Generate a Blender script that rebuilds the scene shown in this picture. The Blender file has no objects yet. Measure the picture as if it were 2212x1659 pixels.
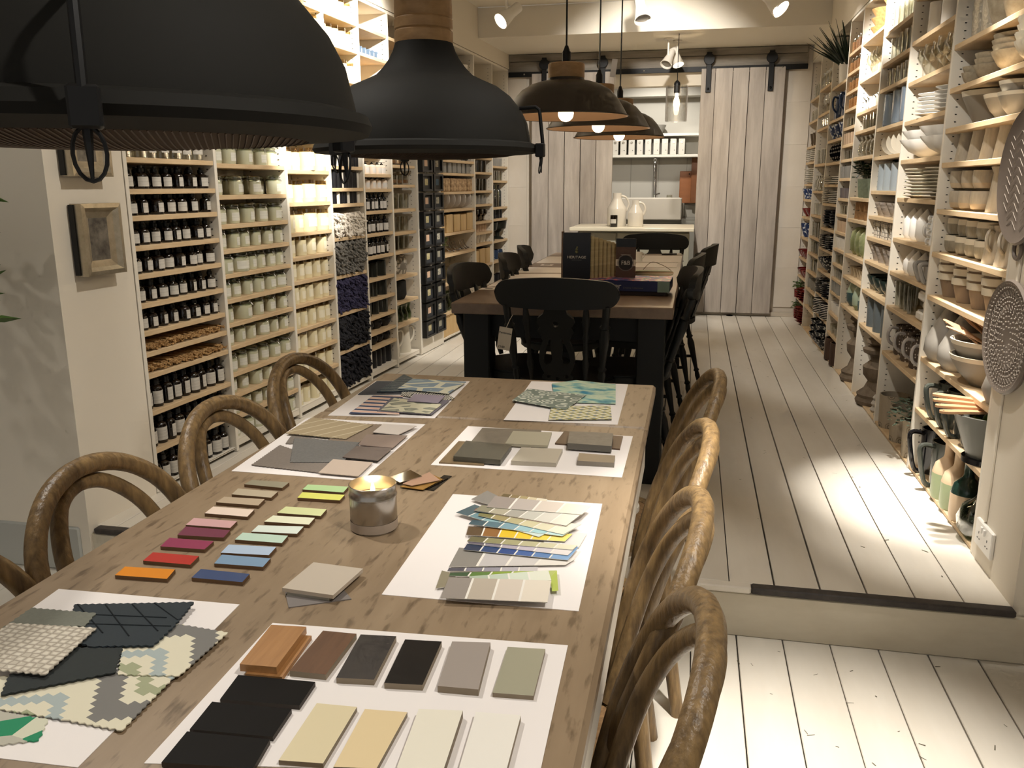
import bpy, bmesh, math, random
from math import sin, cos, pi, radians, sqrt
from mathutils import Vector, Matrix
random.seed(7)
scene = bpy.context.scene
COL = scene.collection

# ---------------------------------------------------------------- camera, world, lights, exposure
CAM_H = 1.36
cam_d = bpy.data.cameras.new('camera')
cam = bpy.data.objects.new('camera', cam_d)
COL.objects.link(cam)
scene.camera = cam
cam_d.sensor_fit = 'HORIZONTAL'
cam_d.sensor_width = 36.0
cam_d.lens = 36.0 * 1822.16 / 2212.0
cam_d.clip_start = 0.02
cam_d.clip_end = 60
PIT, YAW, ROLL = radians(13.212), radians(11.9885), radians(-0.155)
_F = Vector((-sin(YAW) * cos(PIT), cos(YAW) * cos(PIT), -sin(PIT)))
_R = Vector((cos(YAW), sin(YAW), 0))
_U = _R.cross(_F)
_R2 = _R * cos(ROLL) + _U * sin(ROLL)
_U2 = -_R * sin(ROLL) + _U * cos(ROLL)
_m = Matrix((_R2, _U2, -_F)).transposed().to_4x4()
_m.translation = Vector((0, 0, CAM_H))
cam.matrix_world = _m

world = bpy.data.worlds.new('world')
scene.world = world
world.use_nodes = True
_bg = world.node_tree.nodes['Background']
_bg.inputs[0].default_value = (1.0, 0.965, 0.92, 1)
_bg.inputs[1].default_value = 0.30

scene.view_settings.view_transform = 'Standard'
scene.view_settings.look = 'None'
scene.view_settings.gamma = 1.0
scene.view_settings.exposure = 0.74
scene.view_settings.use_curve_mapping = False
try:
    scene.cycles.use_denoising = True
    scene.cycles.max_bounces = 5
    scene.cycles.diffuse_bounces = 3
    scene.cycles.transparent_max_bounces = 12
    scene.cycles.transmission_bounces = 4
    scene.cycles.glossy_bounces = 3
    scene.cycles.caustics_reflective = False
    scene.cycles.caustics_refractive = False
    scene.cycles.sample_clamp_indirect = 4.0
    scene.cycles.use_adaptive_sampling = True
    scene.cycles.adaptive_threshold = 0.05
    scene.cycles.adaptive_min_samples = 12
except Exception:
    pass

WARM = (1.0, 0.945, 0.86)
NEUT = (1.0, 0.92, 0.80)
def spot(pos, tgt, power, ang=45, blend=0.6, col=WARM, r=0.04):
    d = bpy.data.lights.new('ceiling_spot_light', 'SPOT')
    d.energy = power; d.spot_size = radians(ang); d.spot_blend = blend; d.color = col; d.shadow_soft_size = r
    o = bpy.data.objects.new('ceiling_spot_light', d); COL.objects.link(o)
    o.location = pos
    o.rotation_euler = (Vector(tgt) - Vector(pos)).to_track_quat('-Z', 'Y').to_euler()
    return o
# ceiling spots of the shop (the ones in view get a fitting further down)
SPOTS = [
    # on to the apothecary shelves
    ((-0.95, 4.0, 2.72), (-1.98, 4.75, 2.2), 330, 46),
    ((-0.7, 3.2, 2.72), (-2.0, 4.2, 1.56), 330, 22),
    ((-0.4, 2.6, 2.72), (-2.05, 3.1, 1.0), 40, 60),
    ((-0.3, 3.3, 2.72), (-2.0, 3.7, 1.0), 40, 50),
    ((-0.5, 4.6, 2.72), (-1.95, 5.0, 0.9), 40, 60),
    ((-0.6, 5.4, 2.72), (-1.72, 6.25, 0.165), 120, 34),
    ((-1.38, 6.35, 2.52), (-2.0, 5.7, 1.9), 30, 60),
    ((-0.5, 6.0, 2.72), (-1.8, 7.2, 1.2), 30, 55),
    # on to the ceramics
    ((0.3, 4.7, 2.72), (1.05, 5.4, 2.18), 260, 36),
    ((0.15, 3.4, 2.72), (0.98, 4.45, 1.5), 130, 30),
    ((0.74, 3.1, 2.72), (1.0, 3.38, 0.165), 380, 28, 1.0),
    ((0.6, 2.6, 2.72), (0.95, 2.98, 0.165), 130, 26, 1.0),
    ((0.1, 5.2, 2.72), (1.0, 5.6, 0.9), 34, 60),
    ((0.47, 6.4, 2.54), (0.86, 7.55, 0.165), 130, 34),
    ((0.0, 2.4, 2.72), (1.0, 3.3, 1.2), 34, 60),
    ((0.47, 6.35, 2.52), (1.0, 6.0, 2.0), 26, 70),
    # on to the lower floor, the tables and the doors
    ((0.3, 1.2, 2.72), (0.34, 1.62, 0.0), 300, 34, 1.0),
    ((0.75, 0.55, 2.72), (-0.6, 1.2, 0.76), 60, 60),
    ((-1.55, 1.75, 2.72), (-0.65, 1.2, 0.76), 60, 60),
    ((-2.7, 0.5, 2.6), (-2.15, 2.45, 1.0), 9, 50),
    ((0.2, 2.0, 2.72), (-0.15, 2.0, 0.76), 34, 55),
    ((-0.3, 5.6, 2.72), (-0.4, 8.1, 1.4), 110, 70),
    ((-0.25, 7.6, 2.33), (-0.2, 7.5, 1.0), 14, 80),
    ((-0.4, 8.6, 2.44), (-0.4, 9.4, 1.2), 40, 120),
    # the one that grazes the bulkhead
    ((-0.35, 6.75, 2.60), (-0.45, 7.2, 2.68), 1.3, 70),
]
for s in SPOTS:
    spot(*s)

# ---------------------------------------------------------------- helpers
def lin(h):
    h = h.lstrip('#')
    out = []
    for i in (0, 2, 4):
        v = int(h[i:i + 2], 16) / 255.0
        out.append(v / 12.92 if v <= 0.04045 else ((v + 0.055) / 1.055) ** 2.4)
    return tuple(out)

MATS = {}
def mat(name, col='#808080', rough=0.5, metal=0.0, noise=None, bump=None, trans=0.0, ior=1.45, alpha=1.0, emit=None, spec=0.5,
        rnd=0.0, sheen=0.0, coat=0.0):
    """noise = (colour2, scale xyz, amount contrast); bump = (scale xyz, strength); rnd = per-object brightness variation"""
    if name in MATS:
        return MATS[name]
    m = bpy.data.materials.new(name); m.use_nodes = True
    nt = m.node_tree; N = nt.nodes; L = nt.links
    b = N['Principled BSDF']
    c = (*lin(col), 1)
    b.inputs['Base Color'].default_value = c
    b.inputs['Roughness'].default_value = rough
    b.inputs['Metallic'].default_value = metal
    b.inputs['Specular IOR Level'].default_value = spec
    b.inputs['IOR'].default_value = ior
    b.inputs['Transmission Weight'].default_value = trans
    b.inputs['Alpha'].default_value = alpha
    b.inputs['Coat Weight'].default_value = coat
    if sheen:
        b.inputs['Sheen Weight'].default_value = sheen
    if emit:
        b.inputs['Emission Color'].default_value = (*lin(emit[0]), 1)
        b.inputs['Emission Strength'].default_value = emit[1]
    out = None
    tc = None
    def coords(scale):
        nonlocal tc
        if tc is None:
            tc = N.new('ShaderNodeTexCoord')
        mp = N.new('ShaderNodeMapping')
        sc = scale if isinstance(scale, (tuple, list)) else (scale,) * 3
        mp.inputs['Scale'].default_value = sc
        L.new(tc.outputs['Object'], mp.inputs['Vector'])
        if rnd:
            oi = N.new('ShaderNodeObjectInfo')
            mu = N.new('ShaderNodeMath'); mu.operation = 'MULTIPLY'; mu.inputs[1].default_value = 37.0
            L.new(oi.outputs['Random'], mu.inputs[0])
            L.new(mu.outputs[0], mp.inputs['Location'])
        return mp.outputs[0]
    src = None
    if noise:
        t = N.new('ShaderNodeTexNoise'); t.inputs['Scale'].default_value = 1.0; t.inputs['Detail'].default_value = 5
        t.inputs['Roughness'].default_value = 0.62
        L.new(coords(noise[1]), t.inputs['Vector'])
        r = N.new('ShaderNodeValToRGB')
        w = noise[2]
        r.color_ramp.elements[0].position = 0.5 - w; r.color_ramp.elements[0].color = (*lin(noise[0]), 1)
        r.color_ramp.elements[1].position = 0.5 + w; r.color_ramp.elements[1].color = c
        L.new(t.outputs['Fac'], r.inputs['Fac'])
        src = r.outputs['Color']
    if rnd:
        oi = N.new('ShaderNodeObjectInfo')
        mr = N.new('ShaderNodeMapRange'); mr.inputs['To Min'].default_value = 1 - rnd; mr.inputs['To Max'].default_value = 1 + rnd
        L.new(oi.outputs['Random'], mr.inputs['Value'])
        hv = N.new('ShaderNodeHueSaturation')
        L.new(mr.outputs[0], hv.inputs['Value'])
        if src is not None:
            L.new(src, hv.inputs['Color'])
        else:
            hv.inputs['Color'].default_value = c
        src = hv.outputs['Color']
    if src is not None:
        L.new(src, b.inputs['Base Color'])
    if bump:
        t = N.new('ShaderNodeTexNoise'); t.inputs['Scale'].default_value = 1.0; t.inputs['Detail'].default_value = 4
        L.new(coords(bump[0]), t.inputs['Vector'])
        bp = N.new('ShaderNodeBump'); bp.inputs['Strength'].default_value = bump[1]; bp.inputs['Distance'].default_value = 0.004
        L.new(t.outputs['Fac'], bp.inputs['Height']); L.new(bp.outputs[0], b.inputs['Normal'])
    MATS[name] = m
    return m

class G:
    """collects verts and faces of ONE mesh"""
    def __init__(s):
        s.v = []; s.f = []; s.mi = []
    def add(s, vs, fs, mi=0):
        o = len(s.v); s.v += [tuple(v) for v in vs]
        for f in fs:
            s.f.append(tuple(i + o for i in f)); s.mi.append(mi)
        return s
    def box(s, c, d, mi=0):
        x, y, z = c; a, b, h = d[0] / 2, d[1] / 2, d[2] / 2
        vs = [(x + i * a, y + j * b, z + k * h) for k in (-1, 1) for j in (-1, 1) for i in (-1, 1)]
        return s.add(vs, [(0, 2, 3, 1), (4, 5, 7, 6), (0, 1, 5, 4), (2, 6, 7, 3), (0, 4, 6, 2), (1, 3, 7, 5)], mi)
    def cbox(s, c, d, r=0.003, mi=0):
        """box with chamfered edges, built as three stacked rings"""
        x, y, z = c; a, b, h = d[0] / 2, d[1] / 2, d[2] / 2
        r = min(r, a * .9, b * .9, h * .9)
        def ring(aa, bb, zz, q):
            return [(x - aa + q, y - bb, zz), (x + aa - q, y - bb, zz), (x + aa, y - bb + q, zz), (x + aa, y + bb - q, zz),
                    (x + aa - q, y + bb, zz), (x - aa + q, y + bb, zz), (x - aa, y + bb - q, zz), (x - aa, y - bb + q, zz)]
        R = [ring(a - r, b - r, z - h, r * .6), ring(a, b, z - h + r, r), ring(a, b, z + h - r, r), ring(a - r, b - r, z + h, r * .6)]
        vs = sum(R, []); fs = [tuple(reversed(range(8))), tuple(range(24, 32))]
        for k in range(3):
            for i in range(8):
                j = (i + 1) % 8
                fs.append((k * 8 + i, k * 8 + j, k * 8 + 8 + j, k * 8 + 8 + i))
        return s.add(vs, fs, mi)
    def lathe(s, prof, n=16, c=(0, 0, 0), mi=0, sx=1, sy=1, wob=None, cap=True):
        """prof: (r, z) from bottom to top; closes at r = 0"""
        vs = []; fs = []; rows = []
        for r, z in prof:
            if r < 1e-6:
                rows.append([len(vs)]); vs.append((c[0], c[1], c[2] + z))
            else:
                row = []
                for i in range(n):
                    a = 2 * pi * i / n
                    rr = r * (wob(a, z) if wob else 1)
                    row.append(len(vs)); vs.append((c[0] + rr * cos(a) * sx, c[1] + rr * sin(a) * sy, c[2] + z))
                rows.append(row)
        for p, q in zip(rows, rows[1:]):
            if len(p) == 1 and len(q) == 1:
                continue
            for i in range(n):
                j = (i + 1) % n
                if len(p) == 1:
                    fs.append((p[0], q[j], q[i]))
                elif len(q) == 1:
                    fs.append((p[i], p[j], q[0]))
                else:
                    fs.append((p[i], p[j], q[j], q[i]))
        return s.add(vs, fs, mi)
    def tube(s, pts, rad, n=8, closed=False, mi=0, flat=1.0, up=None):
        pts = [Vector(p) for p in pts]; k = len(pts)
        rs = rad if isinstance(rad, (list, tuple)) else [rad] * k
        vs = []; fs = []
        prev = None
        for i in range(k):
            if closed:
                t = pts[(i + 1) % k] - pts[i - 1]
            else:
                t = pts[min(i + 1, k - 1)] - pts[max(i - 1, 0)]
            t.normalize()
            if prev is None:
                ref = Vector(up) if up else (Vector((0, 0, 1)) if abs(t.z) < 0.9 else Vector((1, 0, 0)))
                a = t.cross(ref).normalized()
            else:
                a = prev - t * prev.dot(t)
                a.normalize()
            prev = a
            b = t.cross(a)
            for j in range(n):
                g = 2 * pi * j / n
                vs.append(pts[i] + a * (cos(g) * rs[i]) + b * (sin(g) * rs[i] * flat))
        m = k if closed else k - 1
        for i in range(m):
            for j in range(n):
                p = i * n; q = ((i + 1) % k) * n; j2 = (j + 1) % n
                fs.append((p + j, p + j2, q + j2, q + j))
        if not closed:
            fs.append(tuple(reversed(range(n)))); fs.append(tuple(range((k - 1) * n, k * n)))
        return s.add(vs, fs, mi)
    def prism(s, poly, z0, z1, mi=0, mi_side=None):
        n = len(poly)
        ar = sum(poly[i][0] * poly[(i + 1) % n][1] - poly[(i + 1) % n][0] * poly[i][1] for i in range(n))
        if ar < 0:
            poly = poly[::-1]
        vs = [(p[0], p[1], z0) for p in poly] + [(p[0], p[1], z1) for p in poly]
        s.add(vs, [tuple(reversed(range(n))), tuple(range(n, 2 * n))], mi)
        return s.add(vs, [(i, (i + 1) % n, n + (i + 1) % n, n + i) for i in range(n)], mi if mi_side is None else mi_side)
    def sphere(s, c, r, n=10, m=6, mi=0, sz=1):
        prof = [(0 if i in (0, m) else r * sin(pi * i / m), -r * cos(pi * i / m) * sz) for i in range(m + 1)]
        return s.lathe(prof, n, c, mi)
    def xf(s, M):
        s.v = [tuple(M @ Vector(v)) for v in s.v]; return s
    def mesh(s, name, mats, smooth=True, ang=38):
        me = bpy.data.meshes.new(name)
        me.from_pydata(s.v, [], s.f)
        for m in (mats if isinstance(mats, (list, tuple)) else [mats]):
            me.materials.append(m)
        if any(s.mi):
            me.polygons.foreach_set('material_index', s.mi)
        if smooth:
            me.polygons.foreach_set('use_smooth', [True] * len(me.polygons))
            try:
                me.set_sharp_from_angle(angle=radians(ang))
            except Exception:
                pass
        me.update()
        return me

def tag(o, label=None, cat=None, group=None, kind=None):
    if label: o['label'] = label
    if cat: o['category'] = cat
    if group: o['group'] = group
    if kind: o['kind'] = kind
    return o
def ob(name, me, parent=None, loc=(0, 0, 0), rot=(0, 0, 0), label=None, cat=None, group=None, kind=None, scale=None):
    o = bpy.data.objects.new(name, me); COL.objects.link(o)
    o.location = loc; o.rotation_euler = rot
    if scale: o.scale = scale if isinstance(scale, (tuple, list)) else (scale,) * 3
    if parent: o.parent = parent
    return tag(o, label, cat, group, kind)

class Proto:
    """a thing: root name + root mesh (or None) + parts; place() makes one with all its parts"""
    def __init__(s, name, me, parts=(), cat=None):
        s.name = name; s.me = me; s.parts = list(parts); s.cat = cat
    def place(s, loc, rot=(0, 0, 0), label=None, group=None, scale=None, cat=None):
        if isinstance(rot, (int, float)): rot = (0, 0, rot)
        o = ob(s.name, s.me, None, loc, rot, label, cat or s.cat, group, None, scale)
        for p in s.parts:
            q = ob(p[0], p[1], o, label=p[3] if len(p) > 3 else None)
            for u in (p[2] if len(p) > 2 and p[2] else ()):
                ob(u[0], u[1], q)
        return o

def curve_mesh(splines, extrude, material, name='shape'):
    """flat filled outline (first loop) with holes (others), thickness 2*extrude, in the XY plane"""
    cu = bpy.data.curves.new(name, 'CURVE'); cu.dimensions = '2D'; cu.fill_mode = 'BOTH'; cu.extrude = extrude
    for pts in splines:
        sp = cu.splines.new('POLY'); sp.points.add(len(pts) - 1); sp.use_cyclic_u = True
        for i, p in enumerate(pts):
            sp.points[i].co = (p[0], p[1], 0, 1)
    o = bpy.data.objects.new(name, cu); COL.objects.link(o)
    dg = bpy.context.evaluated_depsgraph_get()
    me = bpy.data.meshes.new_from_object(o.evaluated_get(dg))
    bpy.data.objects.remove(o); bpy.data.curves.remove(cu)
    me.name = name; me.materials.clear(); me.materials.append(material)
    return me
def text_mesh(txt, size, material, align='CENTER', extrude=0.0002, sx=1.0):
    cu = bpy.data.curves.new('lettering', 'FONT'); cu.body = txt; cu.size = size; cu.align_x = align; cu.align_y = 'CENTER'; cu.extrude = extrude
    cu.resolution_u = 3
    o = bpy.data.objects.new('lettering', cu); COL.objects.link(o)
    dg = bpy.context.evaluated_depsgraph_get()
    me = bpy.data.meshes.new_from_object(o.evaluated_get(dg))
    bpy.data.objects.remove(o); bpy.data.curves.remove(cu)
    me.materials.clear(); me.materials.append(material)
    if sx != 1.0:
        me.transform(Matrix.Diagonal((sx, 1, 1, 1)))
    return me

ORD = ['first', 'second', 'third', 'fourth', 'fifth', 'sixth', 'seventh', 'eighth', 'ninth', 'tenth', 'eleventh', 'twelfth', 'thirteenth',
       'fourteenth', 'fifteenth', 'sixteenth', 'seventeenth', 'eighteenth', 'nineteenth', 'twentieth']

# ---------------------------------------------------------------- shared materials
M_WALL = mat('painted_plaster_wall', '#e9e0d0', 0.75, bump=(6, 0.08))
M_CEIL = mat('white_ceiling_paint', '#efe8da', 0.8)
M_SHELFW = mat('white_painted_board', '#e9e2d4', 0.55)
M_PLY = mat('pale_plywood', '#dcc4a0', 0.55, noise=('#c9ab82', (8, 8, 60), 0.25))
M_FLOOR = mat('white_painted_floorboard', '#ebe5da', 0.4, noise=('#dad2c4', (5, 1.2, 5), 0.25), bump=((14, 5, 14), 0.15), rnd=0.05)
M_DARKGAP = mat('dark_gap', '#1b1713', 0.9)
M_BLACK = mat('black_painted_wood', '#161716', 0.5, bump=(60, 0.05), spec=0.35)
M_BLACKMETAL = mat('black_iron', '#0e0e0f', 0.5, metal=0.3)
M_PAPER = mat('white_paper', '#efe9e6', 0.7)
M_WHITE = mat('white_gloss', '#efece6', 0.3)
def glassmat(name, tint='#f6f6f2', refl=0.55, base=0.05, rough=0.03):
    """thin-walled glass: sees straight through, reflects more at grazing angles"""
    m = bpy.data.materials.new(name); m.use_nodes = True; N = m.node_tree.nodes; L = m.node_tree.links
    N.remove(N['Principled BSDF'])
    t = N.new('ShaderNodeBsdfTransparent'); t.inputs[0].default_value = (*lin(tint), 1)
    g = N.new('ShaderNodeBsdfGlossy'); g.inputs['Roughness'].default_value = rough; g.inputs[0].default_value = (1, 1, 1, 1)
    lw = N.new('ShaderNodeLayerWeight'); lw.inputs[0].default_value = 0.35
    mr = N.new('ShaderNodeMapRange'); mr.inputs['To Min'].default_value = base; mr.inputs['To Max'].default_value = refl
    mx = N.new('ShaderNodeMixShader')
    L.new(lw.outputs['Facing'], mr.inputs['Value']); L.new(mr.outputs[0], mx.inputs[0]); L.new(t.outputs[0], mx.inputs[1]); L.new(g.outputs[0], mx.inputs[2])
    L.new(mx.outputs[0], N['Material Output'].inputs[0]); MATS[name] = m
    return m
M_GLASS = glassmat('clear_glass')
M_STEEL = mat('brushed_steel', '#b9b4ab', 0.3, metal=1.0)
M_CHROME = mat('chrome', '#d8d8d8', 0.08, metal=1.0)
M_BLACKP = mat('black_plastic', '#0b0b0b', 0.35)
# ================================================================ the room
UF = 0.165            # raised floor
STEP_Y = 2.48
BACK_Y = 8.2
RX = 0.953            # front plane of the ceramics shelves
YL = radians(3.212)   # the opposite shelf wall runs slightly askew
LU = Vector((sin(YL), cos(YL), 0)); LN = Vector((-cos(YL), sin(YL), 0))
LA = Vector((-2.05, 2.85, 0))
def LP(s, d, z):      # s along the wall from its near end, d into the shelf
    p = LA + LU * s + LN * d
    return (p.x, p.y, z)
LROT = -YL
def st(name, me, parent=None, **k):
    return ob(name, me, parent, kind='structure' if parent is None else None, **k)

# floors: separate painted boards over a dark sub-floor
fl = st('floor', G().box((-0.6, 6.1, UF - 0.06), (3.6, 7.24, 0.06)).mesh('sub_floor', M_DARKGAP, False))
xs = [0.157 + 0.1345 * k for k in range(-18, 8)]
for i in range(len(xs) - 1):
    x0, x1 = xs[i], xs[i + 1]
    if x0 < -2.35 or x1 > 1.2: continue
    g0 = random.choice((0.0012, 0.002, 0.003))
    cuts = [STEP_Y + 0.012, random.uniform(4.6, 6.5), BACK_Y + 1.5] if random.random() < 0.55 else [STEP_Y + 0.012, BACK_Y + 1.5]
    for a, b in zip(cuts, cuts[1:]):
        me = G().cbox((0, 0, 0), (x1 - x0 - g0 * 2, b - a - 0.0025, 0.03), 0.002).mesh('plank', M_FLOOR)
        ob('plank', me, fl, ((x0 + x1) / 2, (a + b) / 2, UF - 0.015 + random.uniform(-0.0008, 0.0008)))
fl2 = st('floor', G().box((-0.8, 0.2, -0.05), (5.4, 4.6, 0.06)).mesh('sub_floor', M_DARKGAP, False))
xs = [0.186 + 0.138 * k for k in range(-21, 14)]
for i in range(len(xs) - 1):
    x0, x1 = xs[i], xs[i + 1]
    g0 = random.choice((0.0012, 0.0018, 0.0026))
    me = G().cbox((0, 0, 0), (x1 - x0 - g0 * 2, 4.4, 0.03), 0.002).mesh('plank', M_FLOOR)
    ob('plank', me, fl2, ((x0 + x1) / 2, STEP_Y - 2.2, -0.015))
M_RISER = mat('scuffed_white_riser', '#ddd5c3', 0.5, noise=('#c4baa5', (3, 3, 8), 0.3))
st('trim_1', G().cbox((-0.8, STEP_Y - 0.004, 0.072), (3.6, 0.03, 0.144), 0.003).mesh('step_riser', M_RISER))
M_NOSE = mat('worn_dark_step_edging', '#35302e', 0.6, noise=('#4a4440', 30, 0.2))
st('trim_2', G().cbox(((0.222 + 0.957) / 2, STEP_Y - 0.006, UF - 0.0085), (0.735, 0.038, 0.021), 0.004).mesh('step_edging', M_NOSE))
st('trim_3', G().cbox(((-2.06 - 1.2) / 2, STEP_Y - 0.006, UF - 0.0085), (0.86, 0.038, 0.021), 0.004).mesh('step_edging', M_NOSE))
st('trim_4', G().cbox(((-1.2 + 0.222) / 2, STEP_Y - 0.006, UF - 0.0085), (1.42, 0.038, 0.021), 0.004).mesh('step_edging', M_FLOOR))

# scuffs lying on the boards
M_SCUFF = mat('dark_scuff', '#57503f', 0.8)
sc = G()
for k in range(90):
    up = random.random() < 0.5
    x = random.uniform(0.05, 0.92); y = random.uniform(2.55, 6.5) if up else random.uniform(1.2, 2.44)
    L_ = random.uniform(0.003, 0.012); a = random.uniform(0, pi); w = random.uniform(0.0008, 0.0022); zz = UF + 0.0012 if up else 0.0006
    dx, dy = cos(a) * L_, sin(a) * L_; nx, ny = -sin(a) * w, cos(a) * w
    sc.add([(x - dx - nx, y - dy - ny, zz), (x + dx - nx, y + dy - ny, zz), (x + dx + nx * .5, y + dy + ny * .5, zz), (x - dx + nx, y - dy + ny, zz)], [(0, 1, 2, 3)])
o = ob('floor_scuffs', sc.mesh('floor_scuffs', M_SCUFF, False), fl2); o['kind'] = 'stuff'

# ceilings, bulkheads
HC, LC = 2.78, 2.546
st('ceiling', G().box((-0.6, 2.2, HC + 0.05), (5.2, 10.0, 0.1)).mesh('ceiling', M_CEIL, False))
st('ceiling', G().box((-0.6, 7.72, (LC + HC) / 2), (3.9, 1.04, HC - LC - 0.002)).mesh('ceiling_drop', M_CEIL, False))
p0 = LP(-0.03, 0, 0); p1 = LP(5.42, 0, 0); q1 = LP(5.42, 0.4, 0); q0 = LP(-0.03, 0.4, 0)
st('wall_left', G().prism([p0[:2], p1[:2], q1[:2], q0[:2]], 2.42, HC).mesh('wall_above_shelves', M_WALL, False))
b0 = LP(-0.03, 0.245, 0); b1 = LP(5.42, 0.245, 0)
st('wall_left', G().prism([b0[:2], b1[:2], q1[:2], q0[:2]], 0, 2.419).mesh('wall_behind_shelves', M_WALL, False))
n0 = LP(-0.40, 0, 0); n1 = LP(-0.032, 0, 0)
st('wall_left', G().prism([(n0[0], 2.45), n1[:2], (n1[0] - .4, n1[1]), (n0[0] - .4, 2.45)], 0, HC).mesh('wall_pier', M_WALL, False))
M_MURAL = mat('grey_blue_wall_paint', '#8f9696', 0.7)
st('wall_front_left', G().box((-2.95, 2.51, HC / 2), (1.68, 0.1, HC)).mesh('return_wall', M_MURAL, False))
st('baseboard_left', G().cbox((-2.95, 2.452, 0.085), (1.68, 0.022, 0.17), 0.006).mesh('skirting', mat('grey_skirting', '#b5b6b0', 0.5)))
for xx in (-2.27, -2.19):
    st('trim_5', G().box((xx, 2.459, HC / 2 + .085), (0.006, 0.004, HC - .18)).mesh('panel_bead', M_MURAL, False))
st('wall_far_left', G().box((-3.8, 0, HC / 2), (0.1, 5.2, HC)).mesh('side_wall', M_WALL, False))
st('wall_right', G().box((RX + 0.33, 2.67, HC / 2), (0.66, 0.38, HC)).mesh('wall_pier', M_WALL, False))
st('wall_right', G().box((RX + 0.3, 5.53, (2.42 + HC) / 2), (0.6, 5.34, HC - 2.42)).mesh('wall_above_shelves', M_WALL, False))
st('wall_right', G().box((RX + 0.45, 5.53, 1.21), (0.3, 5.34, 2.418)).mesh('wall_behind_shelves', M_WALL, False))
st('wall_far_right', G().box((1.95, 0, HC / 2), (0.1, 4.98, HC)).mesh('side_wall', M_WALL, False))

# back wall with the opening to the kitchen
OX0, OX1, OZ = -0.80, 0.02, 2.24
M_BACKW = mat('cream_board_wall', '#e6ddd0', 0.6, noise=('#d8cdbd', (3, 3, 2), 0.25))
st('wall_back', G().box(((-2.2 + OX0) / 2, BACK_Y + 0.06, HC / 2), (OX0 + 2.2, 0.12, HC)).mesh('back_wall', M_BACKW, False))
st('wall_back', G().box(((OX1 + 1.6) / 2, BACK_Y + 0.06, HC / 2), (1.6 - OX1, 0.12, HC)).mesh('back_wall', M_BACKW, False))
st('wall_back', G().box(((OX0 + OX1) / 2, BACK_Y + 0.06, (OZ + HC) / 2), (OX1 - OX0, 0.12, HC - OZ)).mesh('lintel', M_WALL, False))
for i, xx in enumerate((-1.70, 0.86)):
    w = 0.22 if i == 0 else 0.2
    for k in range(6):      # wide cladding panels either side of the doors
        ob('panel', G().cbox((0, 0, 0), (w, 0.012, 0.3645), 0.0006).mesh('panel', M_BACKW), bpy.data.objects['wall_back'], (xx, BACK_Y - 0.008, UF + 0.27 + k * 0.365))
M_GREYWOOD = mat('weathered_grey_board', '#9c958a', 0.7, noise=('#6f675d', (3, 20, 24), 0.28), bump=((6, 30, 40), 0.2))
st('trim_6', G().cbox((-0.42, BACK_Y - 0.03, 2.513), (2.66, 0.05, 0.06), 0.003).mesh('header_board', M_GREYWOOD))
st('trim_7', G().cbox((-0.42, BACK_Y - 0.025, 2.432), (2.66, 0.04, 0.098), 0.003).mesh('header_board', M_GREYWOOD))
st('baseboard_back', G().cbox((0.48, BACK_Y - 0.02, UF + 0.02), (0.95, 0.03, 0.04), 0.003).mesh('floor_batten', mat('whitewashed_batten', '#c9bfb0', 0.6)))
# ================================================================ tables
def wood(name, c1, c2, sc, rough=0.45, amt=0.3, knots=None, bump=0.12):
    m = mat(name, c1, rough, noise=(c2, sc, amt), bump=((sc[0] * 1.5, sc[1] * 1.5, sc[2] * 1.5), bump))
    return m
M_TABLE = wood('grey_brown_oiled_tabletop', '#a18c72', '#7c6850', (14, 1.6, 14), 0.42, 0.34)
# worn dark scratches over the table colour
nt = M_TABLE.node_tree
b = nt.nodes['Principled BSDF']; src = b.inputs['Base Color'].links[0].from_socket
tc = nt.nodes.new('ShaderNodeTexCoord'); mp = nt.nodes.new('ShaderNodeMapping'); mp.inputs['Scale'].default_value = (75, 16, 75)
nz = nt.nodes.new('ShaderNodeTexNoise'); nz.inputs['Scale'].default_value = 1; nz.inputs['Detail'].default_value = 6
rp = nt.nodes.new('ShaderNodeValToRGB'); rp.color_ramp.elements[0].position = 0.55; rp.color_ramp.elements[1].position = 0.68
rp.color_ramp.elements[0].color = (0, 0, 0, 1); rp.color_ramp.elements[1].color = (0.7, 0.7, 0.7, 1)
mx = nt.nodes.new('ShaderNodeMix'); mx.data_type = 'RGBA'; mx.inputs[7].default_value = (*lin('#55432f'), 1)
nt.links.new(tc.outputs['Object'], mp.inputs[0]); nt.links.new(mp.outputs[0], nz.inputs['Vector']); nt.links.new(nz.outputs['Fac'], rp.inputs[0])
nt.links.new(rp.outputs[0], mx.inputs[0]); nt.links.new(src, mx.inputs[6]); nt.links.new(mx.outputs[2], b.inputs['Base Color'])
M_TABLE2 = wood('brown_oiled_tabletop', '#8a7663', '#665446', (12, 1.2, 12), 0.4)
M_TWHITE = mat('white_painted_table_leg', '#e5ddcf', 0.45)
TZ = 0.76
tbl = ob('dining_table', None, loc=(-0.536, 1.43, 0), label='long brown wooden table with white legs covered in fabric and paint samples', cat='table')
ob('tabletop', G().cbox((0, (0.30 + 2.083) / 2 - 1.43, TZ - 0.0175), (0.888, 1.783, 0.035), 0.007).mesh('tabletop', M_TABLE), tbl)
ob('extension_leaf', G().cbox((0, (2.088 + 2.575) / 2 - 1.43, TZ - 0.0175), (0.888, 0.487, 0.035), 0.007).mesh('leaf', M_TABLE), tbl)
ob('apron', G().box((-0.425, -0.13, 0.672), (0.022, 1.78, 0.1)).box((0.425, -0.13, 0.672), (0.022, 1.78, 0.1)).box((0, -1.02, 0.672), (0.84, 0.022, 0.1)).box((0, 0.76, 0.672), (0.84, 0.022, 0.1)).mesh('apron', M_TWHITE, False), tbl)
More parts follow.
